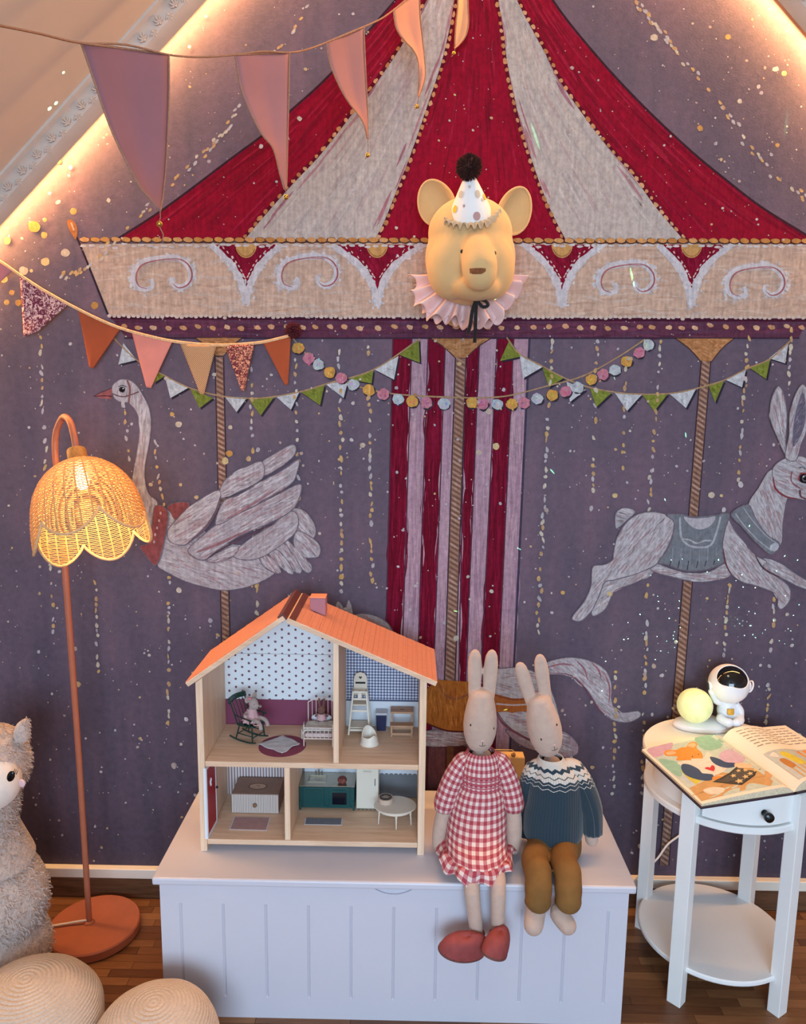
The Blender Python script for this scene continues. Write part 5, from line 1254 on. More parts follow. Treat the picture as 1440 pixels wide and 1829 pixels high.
# shoes
M_SHOE = mat('brick_red_suede', (146, 68, 66), .85, .06, 60, .3, 700); M_SOLE = mat('brown_sole', (108, 68, 62), .8, .06)
def shoe(heel, toe, w, h, updir):
    d = (toe-heel); L = d.length; x = d.normalized(); up = Vector(updir); up = (up-x*x.dot(up)).normalized(); yv = up.cross(x)
    Rm = Matrix((x, yv, up)).transposed(); cc = (heel+toe)/2
    def dome(q):
        return 1
    mb = MB(); n, k = 40, 14; vs = []; fs = []
    for i in range(k+1):
        ph = math.pi/2*i/k
        for j in range(n+1):
            a = 2*math.pi*j/n; c_ = math.cos(a); wx = L/2*math.cos(ph)**.7; toe_w = 1+.12*c_
            g = 1+.035*math.sin(16*a)*math.cos(ph)**2*(c_ > 0)
            vs.append(cc+Rm @ Vector((wx*c_, w*toe_w*math.sin(a)*math.cos(ph)**.7*g, h*math.sin(ph)**.9*(1-.12*c_))))
    for i in range(k):
        for j in range(n): q = i*(n+1)+j; fs.append((q, q+1, q+n+2, q+n+1))
    mb.add(vs, fs); o = mb.build('shoe', M_SHOE, girl, ang=0)
    sb2 = MB(); ring = [cc+Rm @ Vector((L/2*1.01*math.cos(2*math.pi*j/n), w*1.02*(1+.12*math.cos(2*math.pi*j/n))*math.sin(2*math.pi*j/n), 0)) for j in range(n)]
    sb2.add([p+Rm @ Vector((0, 0, .0008)) for p in ring]+[p+Rm @ Vector((0, 0, -.004)) for p in ring], [tuple(range(n)), tuple(range(2*n-1, n-1, -1))]+[(j, j+n, (j+1) % n+n, (j+1) % n) for j in range(n)])
    sb2.build('sole', M_SOLE, o, smooth=False)
shoe(at(866, 1700, -.474), at(784, 1694, -.505), .0265, .050, (-.05, -.35, 1))
shoe(at(896, 1690, -.470), at(872, 1708, -.545), .0265, .048, (-.15, -.55, 1))
for c_, ax in ((la, Vector((1, 0, 0))), (ra_, Vector((1, 0, 0)))):
    mb = MB(); mb.tube([c_+Vector((.0168*math.cos(a), .0168*math.sin(a), -.006+.003*math.cos(a))) for a in [2*math.pi*i/24 for i in range(24)]], .0026, 8, closed=True); mb.build('ankle_strap', M_SHOE, girl)

# --- boy
hb2 = at(972, 1297, YT)
boy = thing('rabbit_doll', (at(990, 1500, YT).x, -.32, T), 'linen rabbit doll in navy patterned sweater and brown trousers with tilted head', 'doll')
mb, Mx2 = head_part(None, hb2, (.0395, .150), R_(-13), [(-.0172, .098, R_(-6)), (.0165, .107, R_(3))], LINEN)
nk = at(988, 1354, YT); bxc = at(990, 1450, YT).x
zs2 = at(988, 1368, YT).z
rings(mb, refine([(bxc, YT, T+.012, .056, .05), (bxc, YT, T+.06, .058, .046), (bxc, YT, zs2-.10, .048, .036), (bxc, YT, zs2-.02, .042, .03), (nk.x, YT, zs2+.002, .024, .021), (nk.x-.003, YT, zs2+.018, .018, .018)], 4), 28, caps=True)
limb(mb, [at(1035, 1385, YT), at(1052, 1430, YT-.01), at(1056, 1470, YT-.016), at(1057, 1500, YT-.018)], [.018, .017, .017, .0155])
limb(mb, [at(950, 1385, YT+.006), at(944, 1430, YT+.026), at(942, 1470, YT+.034)], [.016, .015, .014])
lk2, rk2 = at(958, 1604, -.462), at(1011, 1604, -.462)
limb(mb, [(bxc-.03, -.33, T+.03), (lk2.x, -.42, T+.034), (lk2.x, -.474, T+.010), (lk2.x, -.470, lk2.z-.012)], [.024, .021, .019, .0165]); limb(mb, [(bxc+.03, -.33, T+.03), (rk2.x, -.42, T+.034), (rk2.x, -.474, T+.010), (rk2.x, -.470, rk2.z-.012)], [.024, .021, .019, .0165])
f1, f1b = at(957, 1626, -.478), at(953, 1653, -.500); f2, f2b = at(1000, 1632, -.478), at(1014, 1653, -.498)
limb(mb, [(lk2.x, -.464, lk2.z-.008), f1, f1b], [.0165, .0225, .0215]); limb(mb, [(rk2.x, -.464, rk2.z-.008), (rk2.x-.006, -.466, f2.z+.006), f2, f2b], [.0165, .0185, .0220, .0200])
remesh(mb.build('body', LINEN, boy), .0022)
face(boy, Mx2, .0395, .150, [(-.0150, -.014), (.0270, .010)], (.0110, -.0490))
# sweater
t = NT('nordic_sweater'); co = t.new('ShaderNodeSeparateXYZ', {'Vector': t.new('ShaderNodeTexCoord').outputs['UV']})
U_, V_ = co.outputs[0], co.outputs[1]        # V runs from the hem up to the collar, 0..1
tri = t.math('ABSOLUTE', t.math('SUBTRACT', t.math('FRACT', U_), .5)); hgt = t.math('ADD', V_, t.math('MULTIPLY', tri, .055))
rampn = t.new('ShaderNodeValToRGB', {'Fac': hgt}); e = rampn.color_ramp; e.interpolation = 'CONSTANT'
NV, CR, OL = lin((36, 57, 70)), lin((222, 210, 198)), lin((92, 92, 82))
stops = [(0, NV), (.665, CR), (.675, NV), (.715, CR), (.723, NV), (.752, CR), (.80, OL), (.810, CR), (.856, NV), (.895, CR)]
while len(e.elements) < len(stops): e.elements.new(.5)
for i, (p_, c_) in enumerate(stops): e.elements[i].position = p_; e.elements[i].color = c_
rib = t.new('ShaderNodeTexWave', {'Vector': t.new('ShaderNodeMapping', {'Vector': t.new('ShaderNodeTexCoord').outputs['UV'], 'Scale': (1, 0, 0)}).outputs[0], 'Scale': 1.3}); 
kn = t.noise(t.coord('Object'), 700, 2)
t.base(t.mix(.35, rampn.outputs[0], t.ramp(t.math('MULTIPLY', rib.outputs[1], kn), [(.1, (150, 150, 150)), (.5, (255, 255, 255))]), 'MULTIPLY')); t.p(Roughness=.95); t.set(t.b, 'Sheen Weight', .3); t.bump(t.math('ADD', rib.outputs[1], kn), .4, .0012); M_SWEAT = t.m
def sw_uv(mb, n0, zlo, zhi, reps):
    mb.uv = [(u*reps, (p.z-zlo)/(zhi-zlo)) for (u, v), p in zip(mb.uv, mb.v)]; return mb
zlo_s, zhi_s = T+.052, at(988, 1346, YT).z
SR = refine([(bxc-.002, YT-.005, T+.050, .0660, .056), (bxc-.002, YT-.005, T+.060, .0690, .057), (bxc-.002, YT-.004, T+.10, .0690, .054), (bxc, YT-.003, zs2-.085, .0640, .050), (bxc, YT-.002, zs2-.045, .0610, .046), (bxc, YT-.002, zs2-.015, .0530, .042), (nk.x, YT-.002, zs2+.006, .0400, .034), (nk.x-.005, YT-.004, zs2+.018, .0310, .030), (nk.x-.006, YT-.004, zs2+.025, .0270, .0265)], 6)
mb = MB(); rings(mb, SR, 72, lambda a, f: (1+.01*math.sin(5*a+f*8), 0)); sw_uv(mb, 0, zlo_s, zhi_s, 14)
mb.build('sweater', M_SWEAT, boy, ang=0, thick=.002)
s1 = sleeve([at(1006, 1364, YT), at(1026, 1377, YT), at(1045, 1412, YT-.006), at(1056, 1450, YT-.012), at(1059, 1488, YT-.016)], [(0, .012), (.2, .024), (.4, .026), (.7, .0265), (.92, .0225), (1, .0215)], 0); sw_uv(s1, 0, zlo_s, zhi_s, 1); s1.build('sleeve', M_SWEAT, boy, ang=0, thick=.002)
s1 = sleeve([at(972, 1364, YT), at(954, 1378, YT+.006), at(944, 1410, YT+.02), at(940, 1450, YT+.034), at(942, 1490, YT+.036)], [(0, .012), (.2, .023), (.4, .024), (.7, .023), (.92, .0205), (1, .0195)], 0); sw_uv(s1, 0, zlo_s, zhi_s, 1); s1.build('sleeve', M_SWEAT, boy, ang=0, thick=.002)
# trousers
M_TROU = mat('mustard_brown_cotton', (122, 86, 42), .9, .06, 30, .3, 500)
tr = MB(); rings(tr, refine([(bxc, YT-.006, T+.062, .0625, .052), (bxc, YT-.008, T+.045, .0650, .056), (bxc+.003, YT-.014, T+.024, .0610, .060), (bxc+.003, YT-.02, T+.012, .055, .052)], 4), 40, caps=True)
for kk, sx in ((lk2, -1), (rk2, 1)):
    P = smoothpts([(bxc+sx*.030, -.33, T+.033), (kk.x+.004, -.405, T+.040), (kk.x+.003, -.456, T+.040), (kk.x, -.484, T+.006), (kk.x, -.482, kk.z+.004)], 6); N = len(P)
    tr.tube(P, [interp([(0, .030), (.5, .0300), (1, .0275)], i/(N-1))*(1+.02*math.sin(i*1.3)) for i in range(N)], 20)
remesh(tr.build('trousers', M_TROU, boy), .0026)
for kk in (lk2, rk2):
    mb = MB(); mb.tube([(kk.x+.0272*math.cos(a), -.482+.0272*math.sin(a), kk.z+.0045) for a in [2*math.pi*i/32 for i in range(32)]], .0016, 6, closed=True); mb.build('trouser_hem', M_TROU, boy)

# ochre case behind the dolls
M_OCH = mat('ochre_lacquer', (224, 186, 122), .45, .03)
ca_, cb_ = at(884, 1352, -.10), at(938, 1352, -.10)
case = thing('toy_case', ((ca_.x+cb_.x)/2, -.08, T), 'small ochre case with thin handle standing behind the rabbit dolls', 'case')
MB().bb(ca_.x-.06, cb_.x, -.10, -.065, T, ca_.z).build('body', M_OCH, case, smooth=False, bevel=.003)
hh_ = at(890, 1341, -.10).z; hk = at(918, 1347, -.104)
MB().tube([(ca_.x-.05, -.094, ca_.z), (ca_.x-.05, -.094, hh_), (hk.x-.003, -.094, hh_), (hk.x+.004, -.094, hk.z)], .0014, 8).build('handle', M_OCH, case)
MB().ell((hk.x, -.097, ca_.z+.0055), (.0062, .0062, .0056), 14, 10).build('knob', wood('case_knob', (160, 120, 84), (120, 86, 60), 'x', 3), case)

# ------------------------------------------------------------------ side table, book, astronaut light
M_TBL = mat('white_lacquer', (240, 240, 238), .35, .01)
tcx, tcy = .785, -.222; TOP = .58
tb = thing('side_table', (tcx, tcy, 0), 'round white two-tier side table with drawer and black knob', 'table')
LG = [(.655, -.352), (.880, -.368), (.662, -.104), (.915, -.110)]
R_top = .197
MB().lathe([(0, -.016), (R_top-.004, -.016), (R_top, -.013), (R_top, -.004), (R_top-.003, 0), (0, 0)], (tcx, tcy, TOP), 72).build('table_top', M_TBL, tb, ang=30)
ra0, ra1 = .168, .186; z0_, z1_ = TOP-.098, TOP-.0165
MB().lathe([(.150, z0_+.008), (ra0, z0_+.008), (ra0, z1_), (.150, z1_)], (tcx, tcy, 0), 72).build('apron', M_TBL, tb, ang=30)
MB().lathe([(.150, z0_-.010), (ra1, z0_-.010), (ra1+.003, z0_-.007), (ra1+.003, z0_+.004), (ra1, z0_+.0075), (.150, z0_+.0075)], (tcx, tcy, 0), 72).build('apron_rim', M_TBL, tb, ang=30)
a0, a1 = R_(233), R_(311)
def arcslab(r0, r1, za, zb, a0, a1, n=24):
    mb = MB(); vs = []
    for k in range(n+1):
        a = lerp(a0, a1, k/n)
        for r, z in ((r0, za), (r1, za), (r1, zb), (r0, zb)): vs.append((tcx+r*math.cos(a), tcy+r*math.sin(a), z))
    fs = [(i*4+j, i*4+(j+1) % 4, (i+1)*4+(j+1) % 4, (i+1)*4+j) for i in range(n) for j in range(4)]+[(3, 2, 1, 0), (n*4, n*4+1, n*4+2, n*4+3)]
    return mb.add(vs, fs)
dw = arcslab(.169, .182, z0_+.011, z1_-.003, a0, a1).build('drawer', M_TBL, tb, ang=30)
ak = R_(274); kd_ = Vector((math.cos(ak), math.sin(ak), 0)); kp_ = Vector((tcx, tcy, (z0_+z1_)/2+.002))+kd_*.1822
axk = Matrix((Vector((0, 0, 1)).cross(kd_), Vector((0, 0, 1)), kd_)).transposed()
MB().lathe([(.007, 0), (.0075, .002), (.005, .006), (.0055, .011), (.0095, .015), (.0115, .020), (.0105, .025), (.006, .028), (0, .029)], kp_, 28, axis=axk).build('knob', mat('black_gloss', (14, 14, 16), .22, 0), dw)
SH = .098
MB().lathe([(0, SH-.014), (.178, SH-.014), (.181, SH-.010), (.181, SH-.003), (.178, SH), (0, SH)], (tcx, tcy, 0), 72).build('lower_shelf', M_TBL, tb, ang=30)
for (x_, y_) in LG:
    v_ = Vector((x_-tcx, y_-tcy, 0)); n_ = v_.normalized(); an = math.atan2(v_.y, v_.x)
    foot = Vector((tcx, tcy, 0))+n_*(.184); Rm = Matrix.Rotation(an, 3, 'Z')
    MB().box((foot.x, foot.y, (TOP-.0165)/2), (.030, .034, TOP-.0165), rot=Rm).build('leg', M_TBL, tb, smooth=False, bevel=.0015)
# book
zt_ = TOP+.0006
Q = {k: atz(*p, TOP+.016) for k, p in dict(A=(1147, 1334), B=(1254, 1431), C=(1420, 1406), D=(1291, 1312)).items()}
wv_ = (Q['C']-Q['B']); rw = wv_*1.0
book = thing('open_book', ((Q['C'].x+Q['D'].x)/2, (Q['C'].y+Q['D'].y)/2, zt_), 'open picture book lying across the white side table', 'book')
M_PAGE = mat('page_paper', (236, 228, 216), .7, .015); M_COVER = mat('dark_plum_cover', (48, 36, 52), .5, .03); M_EDGE = mat('page_edges', (224, 206, 174), .8, .08, 300)
def hump(u): return TOP+.0075+.011*math.sin(min(1, u*1.02)*math.pi*.5)**1.0*(1 if u < .86 else 1)-(.016*((u-.86)/.14)**2 if u > .86 else 0)
def left_page(u, v):   # u 0 outer .. 1 gutter, v 0 near .. 1 far
    p = (Q['B']*(1-u)+Q['C']*u)*(1-v)+(Q['A']*(1-u)+Q['D']*u)*v
    return Vector((p.x, p.y, hump(u)+.002))
E_ = Q['C']+Vector((.195, .075, 0)); F_ = Q['D']+Vector((.195, .075, 0))
def right_page(u, v):  # u 0 gutter .. 1 outer
    p = (Q['C']*(1-u)+E_*u)*(1-v)+(Q['D']*(1-u)+F_*u)*v
    return Vector((p.x, p.y, hump(1-u)+.0022+.010*math.sin(math.pi*min(1, u*1.6))*(u < .625)))
def block(fn, nm):
    mb = MB(); nu, nv = 24, 6
    top = [[fn(i/nu, j/nv) for i in range(nu+1)] for j in range(nv+1)]
    vs = [p for r in top for p in r]; n1 = len(vs); vs += [Vector((p.x, p.y, zt_+.0036)) for r in top for p in r]
    W = nu+1; fs = [(j*W+i, j*W+i+1, (j+1)*W+i+1, (j+1)*W+i) for j in range(nv) for i in range(nu)]; mi = len(fs)
    side_f = [(i, n1+i, n1+i+1, i+1) for i in range(nu)]+[(nv*W+i, nv*W+i+1, n1+nv*W+i+1, n1+nv*W+i) for i in range(nu)]+[(j*W, (j+1)*W, n1+(j+1)*W, n1+j*W) for j in range(nv)]+[(j*W+nu, n1+j*W+nu, n1+(j+1)*W+nu, (j+1)*W+nu) for j in range(nv)]
    mb.add(vs, fs+side_f); mb.mi = [0]*len(fs)+[1]*len(side_f)
    return mb.build(nm, [M_PAGE, M_EDGE], book, ang=30)
lp = block(left_page, 'left_pages'); rp_ = block(right_page, 'right_pages')
def cover(a, b, c_, d_, ex):
    cc = (a+b+c_+d_)/4; q = [cc+(p-cc)*1.035 for p in (a, b, c_, d_)]
    return MB().add([(p.x, p.y, zt_) for p in q]+[(p.x, p.y, zt_+.0034) for p in q], [(3, 2, 1, 0), (4, 5, 6, 7), (0, 1, 5, 4), (1, 2, 6, 5), (2, 3, 7, 6), (3, 0, 4, 7)]).build('cover', M_COVER, book, smooth=False)
cover(Q['A'], Q['B'], Q['C'], Q['D'], 1); cover(Q['D'], Q['C'], E_, F_, 1)
# pictures printed on the pages
t = NT('page_print'); ca2 = t.new('ShaderNodeVertexColor', layer_name='Col'); nn_ = t.noise(t.coord('Object'), 90, 4)
t.base(t.mix(.35, ca2.outputs[0], t.ramp(nn_, [(.3, (190, 190, 190)), (.7, (255, 255, 255))]), 'MULTIPLY')); t.p(Roughness=.6); M_PRINT = t.m
class Print:
    def __init__(s, fn): s.fn = fn; s.mb = MB(); s.k = 0
    def poly(s, pts, c, sm_=4):
        if sm_: pts = [(p.x, p.y) for p in smoothpts([Vector(p) for p in pts], sm_, True)]
        s.k += 1; cx = sum(p[0] for p in pts)/len(pts); cy = sum(p[1] for p in pts)/len(pts)
        def P(u, v): q = s.fn(min(max(u, 0), 1), min(max(v, 0), 1)); return (q.x, q.y, q.z+.00025+s.k*.000012)
        n = len(pts); vs = [P(cx, cy)]; R3 = (.34, .67, 1)
        for r in R3: vs += [P(lerp(cx, a, r), lerp(cy, b, r)) for a, b in pts]
        fs = [(0, 1+i, 1+(i+1) % n) for i in range(n)]
        for j in range(2): fs += [(1+j*n+i, 1+(j+1)*n+i, 1+(j+1)*n+(i+1) % n, 1+j*n+(i+1) % n) for i in range(n)]
        s.mb.add(vs, fs, col=lin(c))
    def rect(s, u0, v0, u1, v1, c, n=10):
        s.k += 1; W = n+1
        def P(u, v): q = s.fn(u, v); return (q.x, q.y, q.z+.00025+s.k*.000012)
        s.mb.add([P(lerp(u0, u1, i/n), lerp(v0, v1, j/n)) for j in range(n+1) for i in range(n+1)], [(j*W+i, j*W+i+1, (j+1)*W+i+1, (j+1)*W+i) for j in range(n) for i in range(n)], col=lin(c))
# left page picture, traced in page pixels through a plane homography
def page_uv(px, py):
    p = atz(px, py, TOP+.016); a, b = Q['C']-Q['B'], Q['A']-Q['B']; d = p-Q['B']
    det = a.x*b.y-a.y*b.x; return ((d.x*b.y-d.y*b.x)/det, (a.x*d.y-a.y*d.x)/det)
def cp(pts): return [page_uv(1140+x/4.8, 1290+y/4.8) for x, y in pts]
pr = Print(left_page)
pr.rect(.03, .04, .985, .965, (196, 214, 208), 20)
for pts, c in (([(80, 215), (180, 195), (300, 180), (280, 240), (160, 285), (110, 260)], (206, 172, 200)), ([(500, 130), (640, 100), (760, 150), (720, 240), (600, 260), (520, 210)], (146, 194, 176)), ([(700, 300), (820, 250), (920, 310), (900, 370), (760, 370)], (208, 180, 208)), ([(180, 300), (330, 330), (380, 400), (360, 450), (260, 390)], (150, 198, 184)), ([(380, 460), (440, 440), (480, 500), (460, 530)], (196, 208, 222))): pr.poly(cp(pts), c)
pr.poly(cp([(440, 545), (560, 500), (700, 440), (860, 360), (1000, 372), (1060, 380), (1130, 430), (1200, 480), (1290, 535), (1140, 560), (900, 590), (700, 628), (545, 655)]), (206, 164, 108), 0)
for k in range(7): pr.poly(cp([(470+k*60, 600-k*16), (640+k*90, 570-k*18), (640+k*90, 574-k*18), (470+k*60, 605-k*16)]), (176, 130, 78), 0)
pr.poly(cp([(560, 570), (640, 550), (740, 565), (720, 600), (620, 605)]), (232, 222, 210))
pr.poly(cp([(365, 400), (420, 420), (545, 495), (500, 520), (440, 480)]), (214, 202, 70), 0)
pr.poly(cp([(345, 340), (430, 325), (560, 320), (600, 270), (640, 300), (700, 360), (760, 400), (740, 430), (640, 460), (520, 420), (380, 365)]), (236, 228, 220))
pr.poly(cp([(380, 355), (440, 360), (520, 400), (560, 440), (640, 450), (645, 485), (600, 498), (500, 480), (410, 440), (375, 395)]), (50, 72, 116))
pr.poly(cp([(625, 310), (700, 330), (760, 360), (838, 370), (830, 400), (760, 405), (690, 385), (640, 350)]), (50, 72, 116))
pr.poly(cp([(640, 478), (700, 460), (790, 480), (808, 510), (740, 518), (660, 505)]), (240, 200, 160)); pr.poly(cp([(645, 470), (720, 470), (715, 500), (650, 498)]), (228, 146, 60)); pr.poly(cp([(835, 375), (900, 370), (990, 390), (960, 412), (850, 405)]), (240, 206, 168))
pr.poly(cp([(225, 255), (255, 235), (330, 240), (370, 225), (420, 222), (440, 195), (490, 185), (518, 205), (510, 235), (555, 280), (555, 322), (480, 330), (400, 325), (330, 320), (340, 290), (250, 280)]), (236, 150, 52)); pr.poly(cp([(430, 210), (480, 192), (505, 210), (480, 232)]), (240, 190, 150)); pr.poly(cp([(240, 255), (300, 245), (330, 265), (270, 275)]), (240, 190, 150))
pr.poly(cp([(460, 318), (555, 322), (540, 338), (480, 335)]), (238, 226, 214)); pr.poly(cp([(464, 300), (472, 296), (478, 302), (470, 308)]), (40, 30, 26), 0); pr.poly(cp([(518, 285), (526, 282), (530, 288), (522, 292)]), (40, 30, 26), 0)
pr.poly(cp([(575, 400), (600, 390), (620, 395), (640, 378), (662, 395), (655, 425), (620, 418)]), (206, 40, 52))
pr.poly(cp([(640, 510), (780, 450), (850, 400), (1100, 415), (1000, 480), (890, 548), (760, 530)]), (52, 48, 46), 0); pr.poly(cp([(680, 505), (800, 455), (860, 412), (1060, 420), (980, 475), (885, 532), (760, 520)]), (86, 80, 74), 0)
for x, y, r in ((820, 470, 30), (925, 482, 34), (965, 458, 30), (870, 515, 40), (1010, 432, 30), (925, 430, 26), (865, 432, 26)):
    pr.poly(cp([(x+r*(1 if i % 2 else .45)*math.cos(i*math.pi/5), y+r*.55*(1 if i % 2 else .45)*math.sin(i*math.pi/5)) for i in range(10)]), (226, 200, 140), 0)
pr.poly(cp([(1090, 450), (1120, 415), (1160, 425), (1145, 490), (1110, 540), (1085, 535), (1090, 500)]), (214, 170, 120))
pr.mb.build('left_picture', M_PRINT, lp, smooth=False)
pr2 = Print(right_page)
for k in range(7):
    v = .93-k*.052
    for j in range(7): pr2.rect(.14+j*.115, v, .14+j*.115+.09, v+.008, (110, 92, 84), 3)
pr2.rect(.10, .04, .97, .50, (190, 200, 202), 14)
pr2.rect(.10, .04, .97, .24, (206, 164, 108), 12)
for pts, c in (([(.16, .34), (.24, .34), (.26, .22), (.17, .2)], (190, 128, 62)), ([(.26, .42), (.36, .44), (.44, .26), (.32, .22)], (220, 206, 70)), ([(.55, .46), (.75, .48), (.82, .38), (.70, .30), (.56, .36)], (236, 150, 62)), ([(.40, .2), (.48, .22), (.5, .12), (.42, .1)], (64, 116, 78)), ([(.6, .3), (.8, .32), (.86, .14), (.62, .12)], (238, 222, 200)), ([(.13, .44), (.22, .47), (.2, .38)], (232, 228, 224))): pr2.poly(pts, c)
pr2.mb.build('right_picture', M_PRINT, rp_, smooth=False)

# astronaut night light
M_WPL = mat('white_plastic', (232, 234, 240), .35, .01)
ab = atz(1258, 1303, TOP); acx, acy = ab.x+.002, ab.y+.012
ast = thing('astronaut_light', (acx, acy, TOP), 'white astronaut night light with glowing yellow moon on the side table', 'lamp')
MB().lathe([(0, .0004), (.072, .0004), (.078, .004), (.080, .010), (.076, .016), (.060, .021), (.030, .024), (0, .025)], (acx, acy, TOP), 48, sy=.55).build('base', M_WPL, ast)
mc = at(1240, 1277, acy-.012); mr = .0445
t = NT('glowing_moon'); n_m = t.noise(t.coord('Object'), 40, 4, .6)
cm = t.ramp(n_m, [(.3, (206, 216, 150)), (.7, (230, 234, 180))]); t.base(cm); t.set(t.b, 'Emission Color', cm); t.set(t.b, 'Emission Strength', .28); t.p(Roughness=.5); M_MOON = t.m
MB().ell((mc.x, acy-.012, TOP+.0245+mr*.93), mr, 36, 24, wob=lambda q: 1+.012*noise.noise(q*3)).build('moon', M_MOON, ast)
bx2 = at(1297, 1290, acy).x
mb = MB()
mb.ell((bx2, acy, TOP+.052), (.026, .022, .034)); mb.ell((bx2, acy, TOP+.078), (.018, .016, .012))
mb.tube(smoothpts([(bx2+.018, acy-.004, TOP+.070), (bx2+.030, acy-.010, TOP+.052), (bx2+.028, acy-.018, TOP+.036)], 4), [.010]*5+[.009]*4, 12); mb.ell((bx2+.027, acy-.019, TOP+.034), .0095)
mb.tube(smoothpts([(bx2-.016, acy-.002, TOP+.073), (bx2-.032, acy-.006, TOP+.078), (bx2-.048, acy-.010, TOP+.105)], 4), [.010]*5+[.009]*4, 12); mb.ell((bx2-.046, acy-.008, TOP+.104), .010)
for s_ in (-1, 1): mb.tube(smoothpts([(bx2+s_*.012, acy-.006, TOP+.034), (bx2+s_*.024, acy-.024, TOP+.036), (bx2+s_*.014, acy-.038, TOP+.032)], 4), [.0125]*5+[.0115]*4, 12); mb.ell((bx2+s_*.010, acy-.040, TOP+.032), (.012, .010, .012))
remesh(mb.build('body', M_WPL, ast), .0016)
hcn = at(1302, 1221, acy-.004); hr_ = .0505
hel = MB().ell((hcn.x, acy-.004, hcn.z), hr_, 40, 28).build('helmet', M_WPL, ast)
vd = (Vector((-.10, -.72, .62))).normalized()
vz = vd; vx = Vector((1, 0, .10)); vx = (vx-vz*vx.dot(vz)).normalized(); vy = vz.cross(vx)
Rv = Matrix((vx, vy, vz)).transposed(); hC = Vector((hcn.x, acy-.004, hcn.z))
def visor(u, v):
    a = 2*math.pi*u; th_ = v*R_(47); sx_ = 1.0; r = hr_*1.012
    notch = 1-.28*max(0, math.cos(a+math.pi/2+.35))**3
    p = Vector((math.sin(th_*notch)*math.cos(a)*1.04, math.sin(th_*notch)*math.sin(a)*.86, math.cos(th_*notch)))
    return hC+Rv @ (p.normalized()*r)
MB().grid(visor, 48, 14).build('visor', mat('black_visor', (10, 10, 12), .06, 0, coat=.5), hel)
mb = MB(); mb.tube([hC+(visor(i/60, 1.02)-hC)*1.004 for i in range(60)], .0016, 8, closed=True); mb.build('visor_rim', M_WPL, hel)
MB().tube([(hC.x-.052, acy-.008, hC.z-.014), (hC.x-.056, acy-.008, hC.z-.002), (hC.x-.066, acy-.008, hC.z+.022)], [.0042, .0030, .0012], 10).build('antenna', M_BLK, ast)
for s_ in (-1, 1): MB().cyl((hC.x+s_*.044, hC.y-.002, hC.z-.004), (hC.x+s_*.0535, hC.y-.002, hC.z-.005), .012, .0105, 24).build('ear_piece', M_WPL, hel)
MB().tube([(hC.x+.0550+.006*math.sin(a), hC.y-.002+.010*math.cos(a), hC.z-.006+.013*math.sin(a+.4)) for a in [2*math.pi*i/24 for i in range(24)]], .0022, 8, closed=True).build('ear_ring', M_WPL, hel)
pz = at(1297, 1270, acy-.02).z
MB().grid(lambda u, v: (bx2-.001+lerp(-.0085, .0085, u), acy-.0222-.003*(1-(2*u-1)**2)-.0035*(1-v), pz+lerp(-.0075, .0075, v)), 8, 6).build('chest_patch', mat('orange_patch', (222, 164, 42), .5, .08, 200), ast, thick=.0015)
lt = bpy.data.lights.new('moon_glow', 'POINT'); lt.energy = .10; lt.color = (.92, 1, .45); lt.shadow_soft_size = .045
lo = bpy.data.objects.new('moon_glow', lt); COL.objects.link(lo); lo.location = (mc.x-.02, acy-.075, TOP+.10)
# its laser star pattern thrown on wall and ceiling
sl_ = bpy.data.lights.new('star_projector', 'SPOT'); sl_.spot_size = R_(165); sl_.spot_blend = .3; sl_.shadow_soft_size = 0; sl_.energy = 900; sl_.color = (.25, 1, .45); sl_.use_nodes = True
nt = sl_.node_tree; em = nt.nodes['Emission']; tc_ = nt.nodes.new('ShaderNodeTexCoord'); vo = nt.nodes.new('ShaderNodeTexVoronoi'); vo.inputs['Scale'].default_value = 21
nt.links.new(tc_.outputs['Normal'], vo.inputs['Vector'])
ls = nt.nodes.new('ShaderNodeMath'); ls.operation = 'LESS_THAN'; ls.inputs[1].default_value = .055; nt.links.new(vo.outputs['Distance'], ls.inputs[0])
nt.links.new(ls.outputs[0], em.inputs['Strength'])
so = bpy.data.objects.new('star_projector', sl_); COL.objects.link(so); so.location = hC+vd*.058
so.rotation_euler = (Vector((-.35, .62, .72))).to_track_quat('-Z', 'Y').to_euler()

# ------------------------------------------------------------------ floor lamp with woven flower shade
M_TERRA = mat('terracotta_metal', (172, 100, 74), .45, .03, 20)
lx, ly = -.846, -.160
lamp = thing('floor_lamp', (lx, ly, 0), 'terracotta arched floor lamp with lit woven flower shade', 'lamp')
MB().lathe([(0, .0005), (.114, .0005), (.118, .004), (.118, .024), (.115, .028), (0, .030)], (lx+.012, ly, 0), 64).build('base', M_TERRA, lamp, ang=30)
MB().lathe([(.014, .030), (.0135, .033), (.011, .036), (.008, .037)], (lx, ly, 0), 24).build('collar', M_TERRA, lamp)
socket_top = at(136, 803, -.262); tilt_d = Vector((.30, -.40, -.86)).normalized()
arch = smoothpts([(lx, ly, .034), (lx-.002, ly, .5), (lx-.008, ly-.002, 1.0)], 6)[:-1]+smoothpts([Vector((lx-.008, ly-.002, 1.0)), Vector((lx-.012, ly-.003, 1.22)), at(99, 815, -.172), at(100, 775, -.180), at(112, 746, -.200), at(124, 752, -.230), at(132, 778, -.254), socket_top-tilt_d*.006], 8)
MB().tube(arch, .0075, 14).build('pole', M_TERRA, lamp)
MB().lathe([(.0078, 0), (.0082, .004), (.0078, .008)], (lx-.0079, ly-.0018, .96), 20).build('pole_joint', M_TERRA, lamp)
axL = Matrix((Vector((1, 0, 0)), Vector((0, 1, 0)), Vector((0, 0, 1))))
zL = -tilt_d; xL = Vector((1, 0, 0)); xL = (xL-zL*xL.dot(zL)).normalized(); yL = zL.cross(xL); AL = Matrix((xL, yL, zL)).transposed()
def LP(r, a, d): return socket_top+AL @ Vector((r*math.cos(a), r*math.sin(a), -d))     # d: distance down the axis
